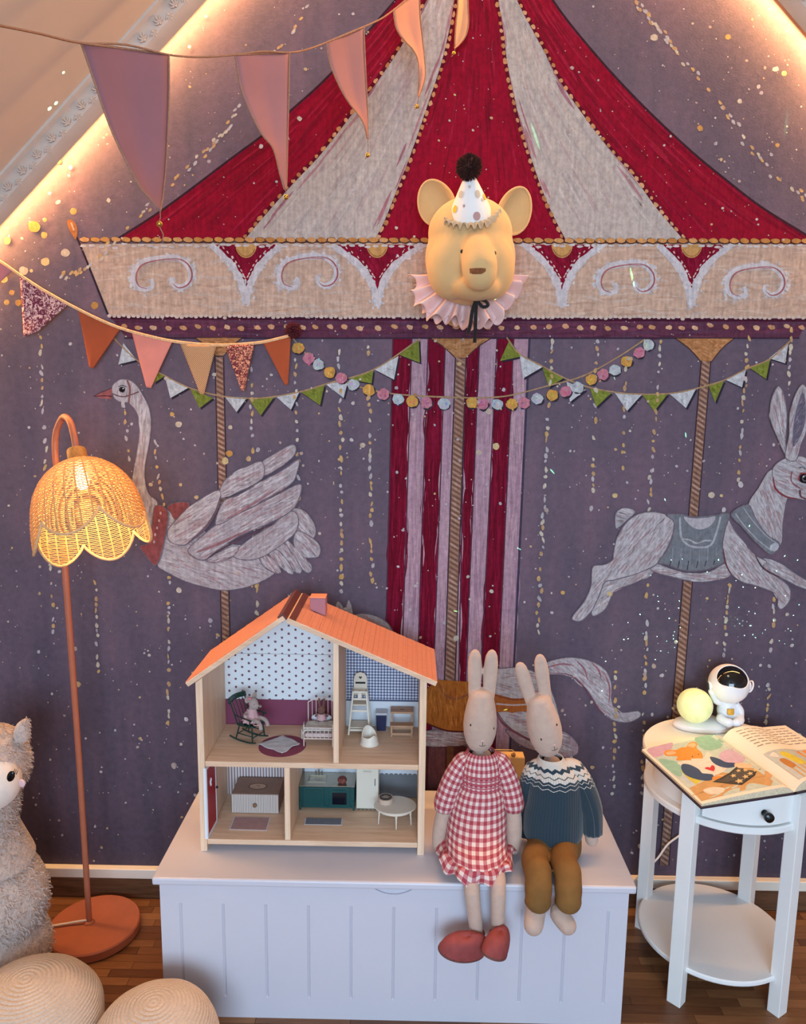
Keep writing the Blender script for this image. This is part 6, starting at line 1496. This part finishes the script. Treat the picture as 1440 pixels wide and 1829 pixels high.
MB().lathe([(0, 0), (.0195, 0), (.021, -.003), (.022, -.034), (0, -.034)][::-1], socket_top, 32, axis=AL).build('socket', wood('socket_wood', (180, 128, 70), (142, 96, 48), 'z', 3), lamp)
# shade profile: radius against distance down the axis
SP = [(.030, .019), (.036, .036), (.046, .056), (.062, .076), (.085, .094), (.110, .106), (.140, .114), (.170, .118), (.205, .121), (.240, .121), (.260, .119)]
def srad(d): return interp(SP, d)
NP = 6; OFF = R_(-90+30)
def dmax(a):
    f = abs(math.sin((a-OFF)*NP/2))        # 0 at the cusps
    return .190+.048*(f**.75)
t = NT('rattan'); t.base(lin((206, 162, 106))); t.p(Roughness=.6)
tr2 = t.new('ShaderNodeBsdfTranslucent', {'Color': lin((255, 186, 66))}); mx_ = t.new('ShaderNodeMixShader', {0: .18}); outn = t.n['Material Output']
t.l.new(t.b.outputs[0], mx_.inputs[1]); t.l.new(tr2.outputs[0], mx_.inputs[2]); t.l.new(mx_.outputs[0], outn.inputs['Surface']); M_RATT = t.m
shade = MB().lathe([(.0205, -.029), (.0225, -.031), (.0225, -.036), (.0205, -.036)], socket_top, 24, axis=AL).build('shade', M_RATT, lamp)
wv = MB(); d = .034; row = 0
while d < .244:
    n = 96; seg = []
    for i in range(n+1):
        a = 2*math.pi*i/n+.0001
        ok = d < dmax(a)-.001
        if ok: seg.append(LP(srad(d)+.0009*math.sin(a*15+math.pi*(row % 2)), a, d))
        if (not ok or i == n) and seg:
            if len(seg) > 1: wv.tube(seg, .00138, 5, caps=False)
            seg = []
    d += .0044; row += 1
wv.build('woven_strands', M_RATT, shade, kind='stuff')
rb2 = MB()
for k in range(30):
    a = OFF+2*math.pi*(k+.5)/30; pts = []; d = .032
    while d < dmax(a): pts.append(LP(srad(d), a, d)); d += .008
    pts.append(LP(srad(dmax(a)), a, dmax(a))); rb2.tube(pts, .0019, 6)
rb2.build('ribs', M_RATT, shade, kind='stuff')
for k in range(NP):
    pts = []
    for i in range(25):
        a = OFF+2*math.pi*(k+i/24)/NP; pts.append(LP(srad(dmax(a)), a, dmax(a)))
    MB().tube(pts, .0032, 8).build('petal_rim', mat('pale_rattan', (214, 170, 122), .6, .1, 300), shade)
t = NT('bulb_glass'); t.base(lin((255, 220, 160))); t.set(t.b, 'Emission Color', lin((255, 196, 110))); t.set(t.b, 'Emission Strength', 30); M_BULB = t.m
MB().lathe([(.008, -.036), (.009, -.046), (.013, -.062), (.0155, -.078), (.013, -.092), (.006, -.099), (0, -.100)][::-1], socket_top, 20, axis=AL).build('bulb', M_BULB, lamp)
pl_ = bpy.data.lights.new('bulb_light', 'POINT'); pl_.energy = 3.0; pl_.color = (1, .68, .30); pl_.shadow_soft_size = .012
po = bpy.data.objects.new('bulb_light', pl_); COL.objects.link(po); po.location = LP(0, 0, .118)
M_CORD = mat('white_cable', (226, 220, 214), .5, 0)
MB().tube(smoothpts([(lx-.004, ly-.004, .040), (lx-.05, ly-.012, .036), (lx-.13, ly-.03, .030), (lx-.20, ly-.04, .006), (lx-.42, ly-.02, .004)], 8), .003, 8).build('cable', M_CORD, lamp)

# white cable down the wall by the side table
MB().tube(smoothpts([(.86, -.012, .42), (.845, -.010, .37), (.815, -.010, .27), (.77, -.012, .225), (.735, -.014, .195), (.705, -.022, .155), (.665, -.026, .115), (.63, -.03, .08), (.605, -.036, .045), (.585, -.045, .012), (.58, -.06, .004), (.55, -.03, .004)], 8), .0027, 8).build('power_cable', M_CORD, None, 'thin white power cable hanging along the wall behind the side table', 'cable')

# ------------------------------------------------------------------ two coiled cotton poufs
def pouf(cx, cy, r, h, label, name):
    t_p = thing(name, (cx, cy, 0), label, 'pouf', 'coiled cotton poufs')
    t = NT('cotton_rope'); n = t.noise(t.coord('Object'), 260, 3); n2 = t.noise(t.coord('Object'), 14, 3)
    t.base(t.mix(.5, t.ramp(n, [(.3, (172, 156, 142)), (.7, (212, 198, 182))]), t.ramp(n2, [(.3, (182, 168, 156)), (.7, (210, 196, 184))]))); t.p(Roughness=.95); t.bump(n, .5, .0015)
    mm = t.m
    # profile angle from the crown to the foot, as a stack of rope turns
    def prof(s):
        a = s*R_(148); return (r*math.sin(a)**.92 if a < R_(90) else r*(1-.20*((a-R_(90))/R_(58))**2), h*.5*(1+math.cos(a)/1.0) if a < R_(90) else h*.5*(1-(a-R_(90))/R_(58)))
    turns = int((r*1.0+h*1.0)/.0088); mb = MB(); n = 72; vs = []; fs = []; per = 6; tot = turns*per
    for i in range(tot+1):
        s = i/tot; rr, zz = prof(s); b = .0022*abs(math.sin(math.pi*i/per))**.6
        r2, z2 = prof(min(1, s+.01)); tx, tz = r2-rr, z2-zz; l = math.hypot(tx, tz) or 1; nx, nz = -tz/l, tx/l
        for k in range(n+1):
            a = 2*math.pi*k/n; sp = 1.0
            w = .004*noise.noise(Vector((math.cos(a)*2, math.sin(a)*2, s*3+cx*9)))
            q = (rr+nx*b+w*math.sin(s*math.pi)); vs.append((cx+q*math.cos(a), cy+q*math.sin(a), max(0.0002, zz+nz*b)))
    for i in range(tot):
        for k in range(n): a = i*(n+1)+k; fs.append((a, a+n+1, a+n+2, a+1))
    mb.add(vs, fs); mb.build('coiled_cover', mm, t_p, ang=0)
    MB().lathe([(0, .0001), (r*.79, .0001), (r*.79, .002), (0, .002)], (cx, cy, 0), 40).build('base', mm, t_p, ang=30)
p2c = at(275, 1790, -.60); p1c = at(58, 1760, -.56)
pouf(p2c.x-.001, -.600, .129, .192, 'smaller coiled cotton pouf in front of the lavender bench', 'floor_pouf')
pouf(p1c.x-.014, -.560, .150, .205, 'larger coiled cotton pouf before the plush llama', 'floor_pouf')

# ------------------------------------------------------------------ plush llama
LY = -.33
ll = thing('plush_llama', (at(0, 1600, LY).x, LY, 0), 'fluffy beige plush llama with pale face beside the floor lamp', 'plush toy')
t = NT('llama_wool'); n = t.noise(t.coord('Object'), 130, 4, .7); t.base(t.ramp(n, [(.3, (176, 154, 144)), (.7, (222, 200, 188))])); t.p(Roughness=1); t.bump(n, .9, .006); t.set(t.b, 'Sheen Weight', .4); M_WOOL = t.m
lxx = lambda px, py: at(px, py, LY)
mb = MB()
C_ = lxx(-12, 1358)
mb.ell(C_, (.083, .080, .088)); mb.tube([lxx(-26, 1400), lxx(-36, 1470), lxx(-28, 1540)], [.078, .082, .115], 24)
mb.ell(lxx(-26, 1600), (.145, .125, .14)); mb.ell((lxx(-24, 1650).x, LY, .10), (.150, .125, .10))
lb2 = remesh(mb.build('body', M_WOOL, ll), .006)
# loose curls of wool
rs = random.Random(5); fur = MB()
def tuft(p, nrm, L, w):
    tg = nrm.orthogonal().normalized(); tg = Matrix.Rotation(rs.random()*6.28, 3, nrm) @ tg
    b = p+nrm*L*.55+tg*L*.35+Vector((0, 0, -L*.25)); c_ = p+nrm*L*.6+tg*L*.85+Vector((0, 0, -L*.6)); sd = nrm.cross(tg)*w
    fur.add([p-sd, p+sd, b+sd*.8, b-sd*.8, c_], [(0, 1, 2, 3), (3, 2, 4)])
def on_ell(c, r, cnt, cond=None):
    for _ in range(cnt):
        q = Vector((rs.gauss(0, 1), rs.gauss(0, 1), rs.gauss(0, 1))).normalized()
        if q.y > .35: continue
        p = c+Vector((q.x*r[0], q.y*r[1], q.z*r[2])); nn = Vector((q.x/r[0], q.y/r[1], q.z/r[2])).normalized()
        if cond and not cond(p): continue
        tuft(p-nn*.001, nn, rs.uniform(.006, .013), rs.uniform(.0008, .0016))
fc = lxx(6, 1379)
infa = lambda p: not (((p.x-fc.x)/.058)**2+((p.z-fc.z)/.072)**2 < 1 and p.y < LY-.02)
on_ell(C_, (.083, .080, .088), 2600, infa); on_ell(lxx(-26, 1600), (.145, .125, .14), 3800); on_ell(Vector((lxx(-24, 1650).x, LY, .10)), (.150, .125, .10), 2600)
for _ in range(2600):
    f = rs.random(); py = lerp(1400, 1545, f); c0_ = lxx(interp([(0, -26), (.5, -36), (1, -28)], f), py); a = rs.uniform(math.pi*.9, math.pi*2.1); r = interp([(0, .078), (.5, .082), (1, .115)], f)
    nn = Vector((math.cos(a), math.sin(a), 0)); tuft(c0_+nn*r*.99, nn, rs.uniform(.006, .013), .0012)
fur.build('wool_curls', M_WOOL, ll, kind='stuff')
M_FACE = mat('pale_velour', (232, 216, 204), .9, .02, 30, sheen=.3)
MB().ell((fc.x-.002, LY-.040, fc.z), (.062, .052, .068), 32, 20, rot=Matrix.Rotation(R_(12), 3, 'Y')).build('face', M_FACE, ll)
ec = at(19, 1387, LY-.088)
MB().ell((ec.x, LY-.087, ec.z), (.0085, .004, .0135), 16, 12, rot=Matrix.Rotation(R_(24), 3, 'Y')).build('eye', mat('glossy_black', (8, 8, 10), .12, 0), ll)
for k in range(3):
    q = at(24+k*2.4, 1380+k*1.5, LY-.089); q2 = at(27+k*2.6, 1373+k*1.5, LY-.088); MB().tube([q, q2], [.0009, .0004], 6).build('eyelash', M_BLK, ll)
MB().ell(at(39, 1399, LY-.067), (.008, .003, .010), 14, 8).build('cheek_blush', mat('blush_pink', (226, 186, 186), .9, 0), ll)
eb, et = at(40, 1322, LY-.01), at(47, 1284, LY-.015)
ear = MB().tube(smoothpts([eb, (eb+et)/2+Vector((-.004, 0, .004)), et], 5), [.013, .016, .0175, .018, .0175, .016, .014, .011, .008, .005, .001], 14).build('ear', M_WOOL, ll)
ef = MB(); fur = ef
for _ in range(240):
    f = rs.random(); a = rs.random()*6.28; p = eb+(et-eb)*f; nn = Vector((math.cos(a), math.sin(a), .2)).normalized(); tuft(p+nn*.015*(1-f*.6), nn, rs.uniform(.004, .009), .001)
ef.build('ear_curls', M_WOOL, ear, kind='stuff')

# ------------------------------------------------------------------ bunting with long pennants, running from the room to the wall
YTAB = [(-30, -1.03), (0, -.99), (145, -.82), (302, -.69), (420, -.56), (517, -.46), (583, -.34), (650, -.27), (703, -.17), (748, -.115), (818, -.05), (842, -.015)]
SPX = [(-30, 42), (0, 46), (70, 60), (145, 77), (225, 80), (302, 98), (360, 102), (420, 98), (470, 92), (517, 94), (550, 88), (583, 76), (618, 62), (650, 48), (680, 34), (703, 18), (748, -16), (818, -46), (842, -58)]
bt_ = thing('pennant_garland', tuple(at(420, 98, -.56)), 'garland of long dusty pink pennants with little bells hanging across the corner', 'garland')
M_CORDB = mat('tan_cord', (142, 104, 84), .8, .08, 200)
line = [at(px, py, interp(YTAB, px)) for px, py in SPX]
MB().tube(smoothpts(line, 5), .0016, 7).build('string', M_CORDB, bt_)
M_PEN = [mat('pennant_mauve', (130, 88, 98), .9, .03, 8, .2, 900), mat('pennant_rose', (150, 102, 106), .9, .03, 8, .2, 900), mat('pennant_blush', (160, 108, 104), .9, .03, 8, .2, 900), mat('pennant_peach', (192, 132, 110), .9, .03, 8, .2, 900), mat('pennant_apricot', (206, 150, 112), .9, .03, 8, .2, 900)]
M_BELL = mat('brass', (196, 150, 70), .25, .02, metal=.9)
# left edge, right edge (photo pixels of the cloth outline), depth of its two top corners and tip, twist
PEN = [([(145, 77), (163, 130), (200, 235), (245, 325), (268, 355), (285, 376)], [(302, 98), (302, 180), (297, 290), (291, 350), (288, 366), (287, 376)], -.82, -.69, -.76, (285, 400)),
       ([(420, 98), (433, 165), (465, 235), (488, 265), (500, 310), (508, 338)], [(517, 94), (516, 170), (514, 240), (513, 290), (512, 325), (511, 338)], -.56, -.46, -.52, (511, 352)),
       ([(583, 76), (592, 120), (616, 172), (645, 212), (653, 232), (656, 248)], [(650, 48), (652, 100), (656, 180), (657, 215), (657, 235), (658, 248)], -.34, -.27, -.31, (657, 277)),
       ([(703, 18), (708, 50), (722, 72), (740, 92), (748, 118), (747, 172)], [(749, -16), (751, 30), (755, 70), (758, 105), (759, 140), (748, 174)], -.17, -.115, -.15, (745, 190)),
       ([(818, -46), (818, 10), (815, 40), (813, 70), (813, 82), (812, 86)], [(836, -58), (836, 10), (837, 40), (832, 64), (820, 80), (813, 86)], -.05, -.03, -.055, (811, 95))]
for i, (lf, rg, y0, y1, yt, bell) in enumerate(PEN):
    A_, B2 = smoothpts([Vector(p) for p in lf], 6), smoothpts([Vector(p) for p in rg], 6); n = len(A_)
    def pen(u, v, A_=A_, B2=B2, y0=y0, y1=y1, yt=yt, n=n):
        f = v*(n-1); j = min(int(f), n-2); a = A_[j].lerp(A_[j+1], f-j); b = B2[j].lerp(B2[j+1], f-j); p = a.lerp(b, u)
        Y = lerp(lerp(y0, y1, u), yt, v**.8)+.006*math.sin(3.0*v+u*2)*(1-abs(2*u-1))
        return at(p.x, p.y, Y)
    po_ = MB().grid(pen, 10, 30).build('pennant', M_PEN[i], bt_, ang=0, thick=.0008)
    for u in (0, 1): MB().tube([pen(u, k/24) for k in range(25)], .0015, 6).build('edging', M_CORDB, po_)
    MB().tube([pen(k/10, 0) for k in range(11)], .0018, 6).build('edging', M_CORDB, po_)
    tip = pen(.5, 1); bl = at(*bell, yt)
    MB().tube([tip, (tip+bl)/2+Vector((.001, 0, 0)), bl+Vector((0, 0, .004))], .0008, 6).build('bell_thread', M_CORDB, po_)
    MB().ell(bl, .0048, 14, 10).build('bell', M_BELL, po_)
    MB().tube([bl+Vector((0, 0, -.004)), bl+Vector((.006, -.002, -.016)), bl+Vector((.004, 0, -.026))] if i == 0 else [bl+Vector((-.002, 0, -.004)), bl+Vector((-.006, -.001, -.008))], .0009, 6).build('thread_end', M_CORDB, po_)

# ------------------------------------------------------------------ small flag bunting on the wall, left
BY = -.022
sb3 = thing('flag_bunting', tuple(at(270, 600, BY)), 'cream corded bunting of small patterned fabric flags with a maroon pompom', 'bunting')
line = [at(*p, BY) for p in [(-20, 458), (0, 466), (35, 490), (80, 519), (140, 552), (200, 580), (250, 596), (315, 610), (390, 616), (460, 612), (500, 604), (524, 597)]]
M_BRAID = mat('cream_braid', (226, 178, 132), .85, .1, 300)
MB().tube([p+Vector((0, -.002, .0012)) for p in smoothpts(line, 6)], .0021, 8).build('braid', M_BRAID, sb3); MB().tube([p+Vector((0, -.002, -.0022)) for p in smoothpts(line, 6)], .0021, 8).build('braid', M_BRAID, sb3)
def print_mat(nm, base, fig, scale, thr):
    t = NT(nm); vo = t.new('ShaderNodeTexVoronoi', {'Vector': t.coord('Object'), 'Scale': scale}); n = t.noise(t.coord('Object'), scale*1.1, 4, .6, 2.2)
    t.base(t.mix(t.math('GREATER_THAN', t.math('ADD', n, t.math('MULTIPLY', vo.outputs['Distance'], .12)), thr), lin(base), lin(fig))); t.p(Roughness=.9); return t.m
M_FL1 = print_mat('floral_print_plum', (226, 180, 170), (110, 40, 62), 95, .535); M_FL2 = print_mat('floral_print_rose', (236, 160, 122), (110, 40, 48), 120, .53)
def dots_(t):
    x, z = xz(t); a = t.math('ABSOLUTE', frac_c(t, t.math('ADD', x, z), .0050)); b = t.math('ABSOLUTE', frac_c(t, t.math('SUBTRACT', x, z), .0050))
    t.base(t.mix(t.math('MULTIPLY', t.math('LESS_THAN', a, .28), t.math('LESS_THAN', b, .28)), lin((212, 160, 112)), lin((84, 62, 56))))
M_DOT = pattern_mat('dotted_cotton', dots_, .9); M_RUST = mat('rust_cotton', (166, 76, 42), .9, .05, 12, .2, 700); M_ROSE = mat('rose_cotton', (216, 132, 118), .9, .04, 12, .2, 700); M_MAUVE = mat('mauve_cotton', (164, 108, 118), .9, .04)
FL = [((-42, 448), (24, 483), (-8, 505), M_MAUVE, 'mauve flag'), ((36, 494), (122, 544), (42, 600), M_FL1, 'plum floral flag'), ((140, 553), (216, 586), (164, 655), M_RUST, 'rust flag'), ((236, 594), (308, 611), (266, 691), M_ROSE, 'rose flag'), ((322, 614), (387, 617), (361, 703), M_DOT, 'dotted tan flag'), ((402, 617), (455, 615), (434, 697), M_FL2, 'rose floral flag'), ((470, 612), (520, 602), (512, 686), M_RUST, 'rust flag beside the pompom')]
for i, (a, b, c_, m_, lab) in enumerate(FL):
    a3, b3, c3 = at(*a, BY), at(*b, BY), at(*c_, BY)
    cut = .0 if i != 1 else .30
    def flg(u, v, a3=a3, b3=b3, c3=c3, i=i, cut=cut):
        p = a3.lerp(b3, u); tipw = (.10 if i != 1 else .34); tp = c3+(b3-a3)*(u-.5)*tipw+(b3-a3)*(.17 if i == 1 else 0)
        q = p.lerp(tp, v); return Vector((q.x, BY+.0035*math.sin(3.3*v+i)*math.sin(math.pi*u)+.003*math.sin(2*u+i*1.7)*v-.002, q.z-.002*v*v+(.036*u*v if i == 1 else 0)))
    MB().grid(flg, 12, 18).build('flag', m_, sb3, lab, ang=0, thick=.0008)
pc2 = at(524, 590, BY); pm = MB(); rs = random.Random(9)
for _ in range(420):
    q = Vector((rs.gauss(0, 1), rs.gauss(0, 1), rs.gauss(0, 1))).normalized(); e_ = pc2+Vector((q.x*.0235, q.y*.018, q.z*.0215))*rs.uniform(.75, 1.0); pm.tube([pc2+q*.004, e_], [.0006, .0011], 4, caps=True)
pm.build('pompom', mat('maroon_yarn', (88, 24, 34), .95, .15, 200), sb3, 'maroon yarn pompom', kind='stuff')

# ------------------------------------------------------------------ plush bear head on the wall
BYC = -.115
bear = thing('bear_head', tuple(at(838, 470, -.02)), 'beige fabric bear head trophy with party hat and pink ruffle on the wall', 'wall decoration')
M_BEAR = mat('beige_cotton', (198, 164, 114), .85, .03, 14, .25, 900, sheen=.15)
hcB = at(840, 448, BYC)
mb = MB()
mb.ell(at(840, 462, BYC), (.107, .092, .108), 36, 24); mb.ell(at(808, 478, BYC-.038), (.060, .056, .074), 24, 16); mb.ell(at(880, 478, BYC-.038), (.052, .056, .074), 24, 16); mb.ell(at(840, 418, BYC), (.100, .084, .084), 24, 16)
sn0, sn1 = at(850, 425, BYC-.062), at(858, 490, BYC-.134)
mb.tube(smoothpts([sn0, (sn0+sn1)/2+Vector((0, -.004, .004)), sn1], 6), [.026, .027, .028, .030, .032, .034, .036, .038, .039, .040, .040, .039, .037], 24); mb.ell(sn1, (.037, .030, .036), 24, 16); mb.ell(at(850, 512, BYC-.070), (.056, .050, .032), 24, 16)
mb.ell((hcB.x, -.03, hcB.z-.02), (.085, .028, .11), 24, 16)
hd = mb.build('head', M_BEAR, bear); remesh(hd, .0045); sm_ = hd.modifiers['smooth']; sm_.iterations = 14
def bear_ear(cx, cy, w, h, ang, yaw_):
    c = at(cx, cy, -.075); Rm = Matrix.Rotation(yaw_, 3, 'Z') @ Matrix.Rotation(ang, 3, 'Y')
    def E1(u, v):
        a = 2*math.pi*u; r = v; p = Vector((w*math.cos(a)*r*(1-.12*math.sin(a)), -.012*(1-r*r)*-1-.010*r*r*1.0, h*math.sin(a)*r)); return c+Rm @ p
    e = MB(); e.grid(E1, 40, 10)
    def E2(u, v):
        a = 2*math.pi*u; r = v; p = Vector((w*math.cos(a)*r*(1-.12*math.sin(a)), -.010*r*r+.022*(1-r*r)+.004, h*math.sin(a)*r)); return c+Rm @ p
    e.grid(E2, 40, 10); o = e.build('ear', M_BEAR, bear, ang=0)
    MB().tube([E1(i/40, 1)+Vector((0, .001, 0)) for i in range(40)], .0032, 8, closed=True).build('ear_seam', M_BEAR, o)
bear_ear(780, 364, .042, .054, R_(-24), R_(-12)); bear_ear(917, 378, .040, .056, R_(22), R_(16))
# eye, nose, seams
MB().ell(at(825, 449, BYC-.098), (.0035, .003, .0042), 12, 8).build('eye', M_BLK, bear); MB().ell(at(884, 452, BYC-.094), (.0035, .003, .0042), 12, 8).build('eye', M_BLK, bear)
nn0 = at(857, 484, BYC-.164)
nm = MB()
for k in range(22):
    x_ = lerp(-.0205, .0205, k/21); dy = .008*(x_/.0205)**2; nm.tube([(nn0.x+x_, nn0.y+dy, nn0.z+.006), (nn0.x+x_*.96, nn0.y+dy-.0005, nn0.z), (nn0.x+x_*.92, nn0.y+dy+.002, nn0.z-.006)], .0013, 6)
nm.build('nose_stitching', mat('brown_floss', (122, 70, 30), .7, .15, 300), bear, kind='stuff')
# party hat
hb0, ht0 = at(841, 384, BYC-.048), at(839, 312, BYC-.100); hd_ = (ht0-hb0); HL = hd_.length; zA = hd_.normalized(); xA = Vector((1, 0, 0)); xA = (xA-zA*xA.dot(zA)).normalized(); AH = Matrix((xA, zA.cross(xA), zA)).transposed()
hat = MB().lathe([(.0, 0), (.050, 0), (.0505, .002), (.037, HL*.36), (.023, HL*.70), (.011, HL*.97), (0, HL)], hb0, 40, axis=AH).build('party_hat', mat('white_cotton', (232, 230, 228), .85, .02), bear, ang=60)
def hdot(fr, a, r, c, nm_):
    rad = interp([(0, .0505), (.36, .036), (.70, .022), (1, .009)], fr)+.0006; pts = [hb0+AH @ Vector((rad*math.cos(a), rad*math.sin(a), HL*fr))]
    vs = [pts[0]]
    for k in range(18):
        b = 2*math.pi*k/18; f2 = fr+r*math.sin(b)/HL; rd = interp([(0, .0505), (.36, .036), (.70, .022), (1, .009)], f2)+.0026; a2 = a+r*math.cos(b)/rd
        vs.append(hb0+AH @ Vector((rd*math.cos(a2), rd*math.sin(a2), HL*f2)))
    vs[0] = hb0+AH @ Vector((math.cos(a), math.sin(a), 0))*(rad+.0026)+AH @ Vector((0, 0, HL*fr))
    MB().add(vs, [(0, 1+k, 1+(k+1) % 18) for k in range(18)]).build('hat_dot', c, hat)
MD1, MD2, MD3 = mat('dot_mauve', (178, 142, 138), .85, 0), mat('dot_beige', (198, 186, 168), .85, 0), mat('dot_yellow', (226, 180, 60), .85, 0)
for fr, a, r, c in ((.17, -75, .0085, MD1), (.62, -55, .0075, MD2), (.62, -140, .0070, MD2), (.40, -115, .003, MD1), (.46, -38, .0035, MD2), (.28, -150, .0075, MD3), (.48, -18, .0065, MD3), (.80, -95, .003, MD2)): hdot(fr, R_(a), r, c, '')
pcx = at(838, 299, BYC-.106); pm = MB()
pm.ell(pcx, .022, 16, 10)
for _ in range(900):
    q = Vector((rs.gauss(0, 1), rs.gauss(0, 1), rs.gauss(0, 1))).normalized(); pm.tube([pcx+q*.018, pcx+q*rs.uniform(.0275, .031)], [.0009, .0007], 3, caps=False)
pm.build('hat_pompom', mat('dark_brown_yarn', (58, 26, 20), .95, .2, 200), bear, 'dark brown yarn pompom', kind='stuff')
def frill(ctr, ax, r0, r1, waves, amp, drop, m_, nm_, ry=1.0, nseg=240, back=0, a_from=0, a_to=2*math.pi, jit=.25):
    r_ = random.Random(4); ph = [r_.uniform(-jit, jit) for _ in range(waves+2)]; am = [r_.uniform(.7, 1.25) for _ in range(waves+2)]
    def fn(u, v):
        a = lerp(a_from, a_to, u); w = u*waves; k = int(w); f = w-k; p = lerp(ph[k], ph[k+1], f); A = lerp(am[k], am[k+1], f)
        s = math.sin(2*math.pi*w+p*3)*amp*A*v; rr = lerp(r0, r1*(1+.05*math.sin(5*a+1)+.03*math.sin(11*a)), v)+.35*amp*v*math.cos(2*math.pi*w+p*3)
        return Vector(ctr)+ax @ Vector((rr*math.cos(a), rr*math.sin(a)*ry, s-drop*v))
    return MB().grid(fn, nseg, 12).build(nm_, m_, bear, ang=0, thick=.0009)
frill(hb0+AH @ Vector((0, 0, .004)), AH, .048, .064, 26, .008, .004, mat('beige_frill', (190, 168, 138), .9, .03), 'hat_frill')
# pink collar: facing the room, round the underside of the head
M_TULL = mat('pink_voile', (224, 190, 186), .85, .04, 20, .2, 600)
cc_ = at(832, 492, -.075); axC = Matrix((Vector((1, 0, 0)), Vector((0, .42, .907)), Vector((0, -.907, .42)))).transposed()
frill(cc_, axC, .066, .138, 10, .020, .012, M_TULL, 'collar_ruffle', .93, 320, a_from=R_(176), a_to=R_(364))
frill(cc_+Vector((0, .014, -.002)), axC, .060, .130, 9, .018, .022, M_TULL, 'collar_ruffle', .93, 320, a_from=R_(184), a_to=R_(356))
MB().ell((at(828, 560, -.03).x, -.024, at(828, 560, -.03).z), (.055, .020, .035), 24, 14).build('neck', M_BEAR, bear)
M_RIB = mat('black_velvet', (16, 12, 14), .8, .02, sheen=.3)
kn = at(851, 534, -.165)
mb = MB(); mb.ell(kn, (.008, .007, .007), 14, 10); mb.build('ribbon_knot', M_RIB, bear)
def ribbon(pts, w, nm_):
    P = smoothpts([Vector(p) for p in pts], 6)
    def fn(u, v):
        f = v*(len(P)-1); j = min(int(f), len(P)-2); p = P[j].lerp(P[j+1], f-j); return p+Vector((lerp(-w, w, u), .0015*math.sin(8*v), 0))
    MB().grid(fn, 3, 30).build(nm_, M_RIB, bear, ang=0, thick=.001)
ribbon([kn, at(844, 555, -.172), at(840, 580, -.168), at(836, 597, -.155)], .0042, 'ribbon_tail'); ribbon([kn, at(850, 560, -.174), at(849, 590, -.160), at(848, 612, -.150)], .0042, 'ribbon_tail')
MB().tube(smoothpts([kn, at(866, 537, -.172), at(872, 545, -.168), at(862, 548, -.168), kn], 5), .0042, 8).build('ribbon_loop', M_RIB, bear); MB().tube(smoothpts([kn, at(828, 530, -.166), at(806, 528, -.158), at(800, 534, -.150)], 5), .0036, 8).build('ribbon_band', M_RIB, bear)
